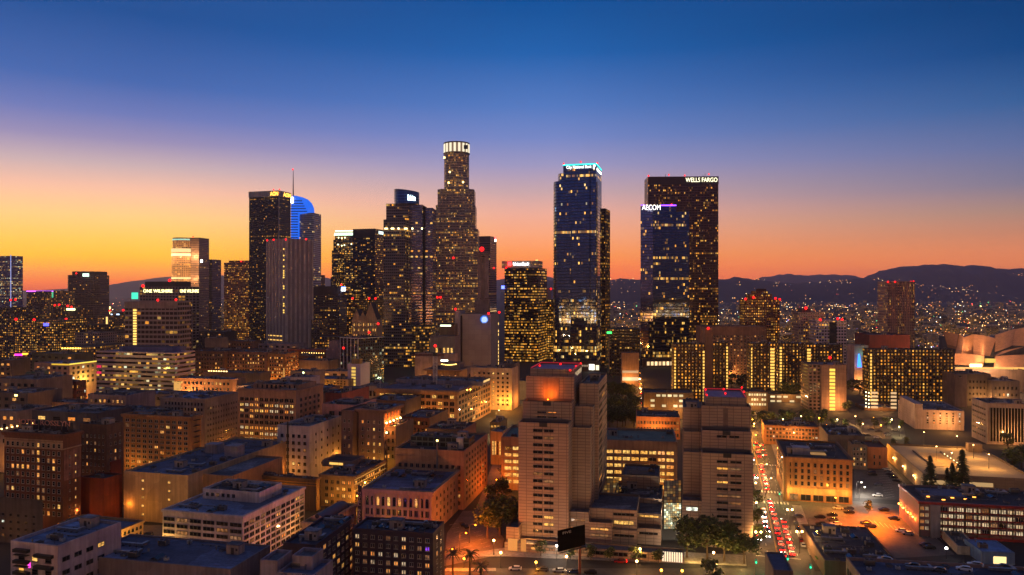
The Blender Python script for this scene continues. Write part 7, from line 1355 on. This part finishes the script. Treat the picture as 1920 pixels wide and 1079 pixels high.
for o in list(S.objects):
    if o.get('group') == 'cars on the parking roof' and o.type == 'EMPTY': o.location.z = RP.fr['z1']-.98
car(Vector((X(1163,282),282,.012)), R_(84), 'red', 'red car driving along the front street below the courthouse', None, 'tail')
rpk = random.Random(2)
for k in range(9):
    p = G(1199+k*.8, 712+k*9); car(p+Vector((0,0,.012)), 0 if k % 2 else math.pi, rpk.choice(('white','black','silver')), 'car on the park avenue, %s from the far end' % ORD[k], 'cars on the park avenue', 'tail' if k % 2 else 'head')
# ---------------------------------------------------------------- billboard
c = empty('billboard', G(1089, 1085), 'dark billboard on a single rusty pole in front of the courthouse', 'billboard'); Yb = c.location.y; m = MB(); p0 = Vector((X(1047,Yb-3), Yb-3, 0)); p1 = Vector((X(1097,Yb+4), Yb+4, 0)); d = (p1-p0); n = Vector((d.y,-d.x,0)).normalized(); zb = Z(1030,Yb); zt = Z(991,Yb)
m.hexa(p0+Vector((0,0,zb)), d, -n*.5, (0,0,zt-zb)); m.build('panel', plain((8,7,8), .95, name='billboard_panel', spec=.05), c); m = MB(); m.tube((X(1089,Yb),Yb+4.2,0),(X(1089,Yb),Yb+4.2,zb+2),.5,n=12); m.build('pole', plain((110,50,38), .7, name='rusty_pole'), c); m = MB(); m.hexa(p0+Vector((0,0,zb-.35)), d, n*.9, (0,0,.12)); m.build('catwalk', DARK, c); ra = math.atan2(d.y, d.x)
text(c, 'sign_lettering', 'FIVE', p0+d*.16, p0+d*.47, zt-1.55, .85, ra, plain((170,160,160), .5, name='billboard_white'), out=.03, depth=.03)
# ---------------------------------------------------------------- trees
LEAF = [plain(c, .6, 0, .5, .5, name='leaf') for c in ((54,74,26),(70,88,32),(42,56,26),(92,100,38))]; BARK = plain((78,62,48), .9, name='bark')
def crown_mesh(seed, dense=1.0, tall=1.0, n=1500, leaf=.055):
    r = random.Random(seed); b = MB(); cl = []
    for _ in range(16):
        a = r.uniform(0, 6.283); q = r.uniform(.1, .62)*dense; z = r.uniform(.34, .92)
        q *= 1-.55*abs(z-.6)/.4; cl.append((math.cos(a)*q*.62, math.sin(a)*q*.62, z, r.uniform(.13,.24)))
    for k in range(n):
        cx, cy, cz, cr = cl[k % 16]; 
        while True:
            d = Vector((r.uniform(-1,1), r.uniform(-1,1), r.uniform(-1,1)))
            if d.length < 1: break
        d = d*(.55+.45*d.length); p = Vector((cx, cy, cz))+Vector((d.x*cr*1.15, d.y*cr*1.15, d.z*cr*.85*tall)); s = leaf*r.uniform(.5,1.2)
        u = Vector((r.uniform(-1,1), r.uniform(-1,1), r.uniform(-.6,.6))).normalized()*s; v = u.cross(Vector((r.uniform(-1,1), r.uniform(-1,1), r.uniform(-1,1))).normalized())
        b.face([p-u*.8, p-v*.5, p+u, p+v*.5], None, (k % 16+k//400) % 4)
    t = MB(); t.tube((0,0,0),(0,0,.42),.028,.018,7)
    for cx, cy, cz, cr in cl[:8]: t.tube((0,0,.3+.1*(cz-.3)),(cx*.85,cy*.85,cz-.05),.012,.005,5)
    return b.mesh('crown', LEAF), t.mesh('trunk', [BARK])
TREE = [crown_mesh(s) for s in (1,2,3,4)]; SMALL = [crown_mesh(s, .85, 1, 420, .09) for s in (11,12)]; CON = []
for s in (21,22):
    r = random.Random(s); b = MB()
    for k in range(900):
        z = r.uniform(.12,1); q = (1-z)*.22*r.uniform(.3,1.15)+.01; a = r.uniform(0,6.283); p = Vector((math.cos(a)*q, math.sin(a)*q, z-q*.25)); u = Vector((math.cos(a),math.sin(a),-.4))*.04; v = Vector((-math.sin(a),math.cos(a),0))*.018
        b.face([p-u,p-v,p+u,p+v], None, 2 if k % 3 else 0)
    t = MB(); t.tube((0,0,0),(0,0,.95),.018,.004,6); CON.append((b.mesh('crown',LEAF), t.mesh('trunk',[BARK])))
b = MB(); t = MB(); t.tube((0,0,0),(0,0,.8),.04,.028,8); r = random.Random(4)
for k in range(26):
    a = k*2.4; el = r.uniform(-.5,1.1); prev = Vector((0,0,.8)); d = Vector((math.cos(a)*math.cos(el),math.sin(a)*math.cos(el),math.sin(el)))
    for j in range(5):
        nx = prev+d*.075; sd = Vector((-math.sin(a),math.cos(a),0))*(.035*(1-j*.15)); b.face([prev-sd+Vector((0,0,-.02)),nx-sd*.85+Vector((0,0,-.02)),nx,prev],None,0); b.face([prev,nx,nx+sd*.85+Vector((0,0,-.02)),prev+sd+Vector((0,0,-.02))],None,1); prev = nx; d = (d+Vector((0,0,-.28))).normalized()
PALM = (b.mesh('crown', LEAF), t.mesh('trunk', [BARK]))
def tree(px, py, h, label, kind=None, group=None, w=1.0, name='tree', seed=0):
    p = G(px, py); c = empty(name, p, label, name.replace('_',' '), group); r = random.Random(px*7+py); me = kind or TREE[int(px+py) % 4]; a = r.uniform(0, 6.28)
    for nm, m in zip(('crown','trunk'), me):
        o = link(nm, m, c, (0,0,0), a); o.scale = (h*w, h*w, h)
for k, (px, py, h) in enumerate(((914,1010,15),(937,1004,18),(958,999,15),(925,944,10),(945,936,11),(949,900,10))): tree(px, py, h, ('dark round tree at the edge of the orange-lit lot','tallest dark tree beside the courthouse entry arch','dark tree touching the first courthouse tower','small tree in the alley before the yellow-lit street','alley tree nearest the long lit office block','tree before the long block on the alley')[k], w=1.0 if k < 3 else .9)
for k, (px, py, h, w) in enumerate(((1288,1046,15,1.1),(1326,1050,16,1.05),(1358,1054,15,1.0),(1395,1058,12,1.1))): tree(px, py, h, ('broad green tree right of the courthouse entrance','tallest of the broad trees before the second tower','broad tree below the second tower lit from beneath','round bushy tree at the boulevard corner')[k], w=w)
for k, (px, py) in enumerate(((1418,952),(1420,985),(1424,1022))): tree(px, py, 8, 'slim street tree on the courthouse side of the boulevard, %s from the far crossing' % ORD[k], SMALL[k % 2], 'street trees of the boulevard')
for k, (px, py) in enumerate(((1014,1043),(1070,1050),(1108,1051),(1144,1053),(1191,1055),(1235,1058))): tree(px, py, 6, 'small pavement tree before the courthouse, %s from the palms' % ORD[k], SMALL[k % 2], 'pavement trees before the courthouse')
tree(1335, 1100, 9, 'tree top rising over the bottom edge below the globe lamps', SMALL[0])
for k, (px, py, h) in enumerate(((849,1078,9.5),(881,1082,10),(901,1102,9))): tree(px, py, h, ('palm on the pavement, farthest from the courthouse','middle palm on the pavement','lowest palm, cut near the bottom edge')[k], PALM, 'palms by the orange lot', name='palm_tree')
rt = random.Random(12)
for k in range(20): tree(1143+k % 7*8+rt.uniform(-3,3), 800-(k//7)*26+rt.uniform(-6,6), rt.uniform(13,17), 'dark park tree behind the long lit office block, %s in the %s row' % (ORD[k % 7], ('near','middle','far')[k//7]), None, 'trees of the park')
for k in range(16): tree(1413+(k % 8)*18+rt.uniform(-5,5), 792+(k//8)*8+rt.uniform(-3,3), rt.uniform(8,11), 'olive tree behind the orange-lit brick building, %s in the %s row' % (ORD[k % 8], ('back','front')[k//8]), SMALL[k % 2], 'trees of the upper streets', w=1.1)
for k, px in enumerate((1560,1585,1612,1640,1662,1690)): tree(px, 803, rt.uniform(6,8), 'small lit tree along the upper car park, %s from the white stair tower' % ORD[k], SMALL[k % 2], 'trees along the upper car park')
for k, (px, py, h) in enumerate(((1372,728,15),(1390,731,17),(1407,735,13),(1440,745,11),(1472,750,16),(1490,750,17),(1508,752,14),(1598,735,14),(1612,738,13),(1590,772,10))): tree(px, py, h, 'dark tree at the foot of the balcony slabs, %s from the blue tower side' % ORD[k], SMALL[k % 2], 'trees among the balcony slabs', w=1.2)
for k, (px, py, h) in enumerate(((1744,928,19),(1786,930,16),(1804,932,23),(1776,927,13))): tree(px, py, h, ('dark conifer standing alone behind the motel roof','shorter conifer of the group behind the motel','tallest conifer behind the motel roof','smallest conifer behind the motel')[k], CON[k % 2], name='conifer', w=1.3)
for k, (px, py, h) in enumerate(((1898,890,14),(1915,880,15),(1890,842,10),(1675,836,5),(1700,838,6),(1628,962,6),(196,972,7),(207,968,8))): tree(px, py, h, ('leafy tree at the frame edge behind the garage','farther leafy tree at the frame edge','tree by the dark mullioned office','bush beside the garage deck','bush before the white hotel','small dark tree in front of the motel lot','bush under the rust-lit side wall','second bush under the rust-lit side wall')[k], SMALL[k % 2])
b = MB(); r = random.Random(40); mats = LEAF[:3]
for _ in range(420):
    Y = 1/(1/820+(1/4200-1/820)*r.random()); px = r.uniform(1140,2000) if r.random() < .7 else r.uniform(-60,460)
    if px < 1000 and Y < 1500: continue
    if px < 1420 and (Y > 880 and px > 1200): continue
    h = r.uniform(6,13)*1.3; w = h*r.uniform(.5,.9); base = Vector((X(px,Y), Y, h*.55))
    for k in range(26):
        d = Vector((r.gauss(0,.42), r.gauss(0,.42), r.gauss(0,.34))); p = base+Vector((d.x*w, d.y*w, d.z*h)); s = r.uniform(.9,1.9)*Y/1400+.6; u = Vector((r.uniform(-1,1),r.uniform(-1,1),r.uniform(-.5,.5))).normalized()*s; v = u.cross(Vector((r.uniform(-1,1),r.uniform(-1,1),r.uniform(-1,1))).normalized()); b.face([p-u,p-v*.7,p+u,p+v*.7],None,k % 3)
o = b.build('far_treetops', mats); o['kind'] = 'stuff'

# street light reaching the walls that stand over hidden streets
for a_ in LATER: light(*a_)
rl = random.Random(14)
for b_ in BLDS:
    px = 960+b_.fr['O'].x/b_.fr['O'].y*FPX; Y = b_.fr['O'].y
    if 300 < Y < 900 and px < 960 and b_.fr['w'] > 12:
        n = 2 if b_.fr['w'] > 35 else 1
        for k in range(n):
            p, rz = b_.at(b_.fr, 'F', b_.fr['w']*((k+.5)/n+rl.uniform(-.15,.15)), 7, 7); light(b_.root, p, max(200,(Y-290)*8), (1,.34+rl.uniform(0,.14),.035+rl.uniform(0,.04)))
        p, rz = b_.at(b_.fr, 'R', b_.fr['d']*rl.uniform(.3,.7), 7, 7); light(b_.root, p, max(200,(Y-300)*5.5), (1,.34,.045))
    elif 480 < Y < 900 and px > 1150 and b_.fr['w'] > 12:
        p, rz = b_.at(b_.fr, 'F', b_.fr['w']*rl.uniform(.3,.7), 7, 8); light(b_.root, p, 1500+Y*5, (1,.42,.1))

for o_, pw, col in ((G(664,1046), 900, (.34,.05,1)), (G(640,1060), 500, (.34,.05,1))): light(None, (o_.x, o_.y, 8), pw, col).name = 'courtyard_light'
for px, py in ((520,1052),(560,1015)): light(None, G(px,py)+Vector((3,0,5)), 1100, (1,.45,.12)).name = 'kerb_light'
for px, py in ((1300,1052),(1345,1058),(1385,1063)): light(None, G(px,py)+Vector((0,-2,2.5)), 420, (1,.62,.16)).name = 'tree_light'
light(None, G(350,1085)+Vector((0,0,4)), 500, (1,.45,.3)).name = 'kerb_light'
# ---------------------------------------------------------------- the evening air
m = bpy.data.materials.new('evening_haze'); m.use_nodes = True; N = m.node_tree.nodes; N.remove(N['Principled BSDF'])
v = N.new('ShaderNodeVolumePrincipled'); v.inputs['Color'].default_value = (.88,.82,.96,1); v.inputs['Density'].default_value = HAZE; v.inputs['Anisotropy'].default_value = .72
m.node_tree.links.new(v.outputs[0], N['Material Output'].inputs['Volume'])
b = MB(); b.box(-11500, -6600, -4, 11500, 15500, HAZE_TOP); o = b.build('haze', m); o['kind'] = 'stuff'
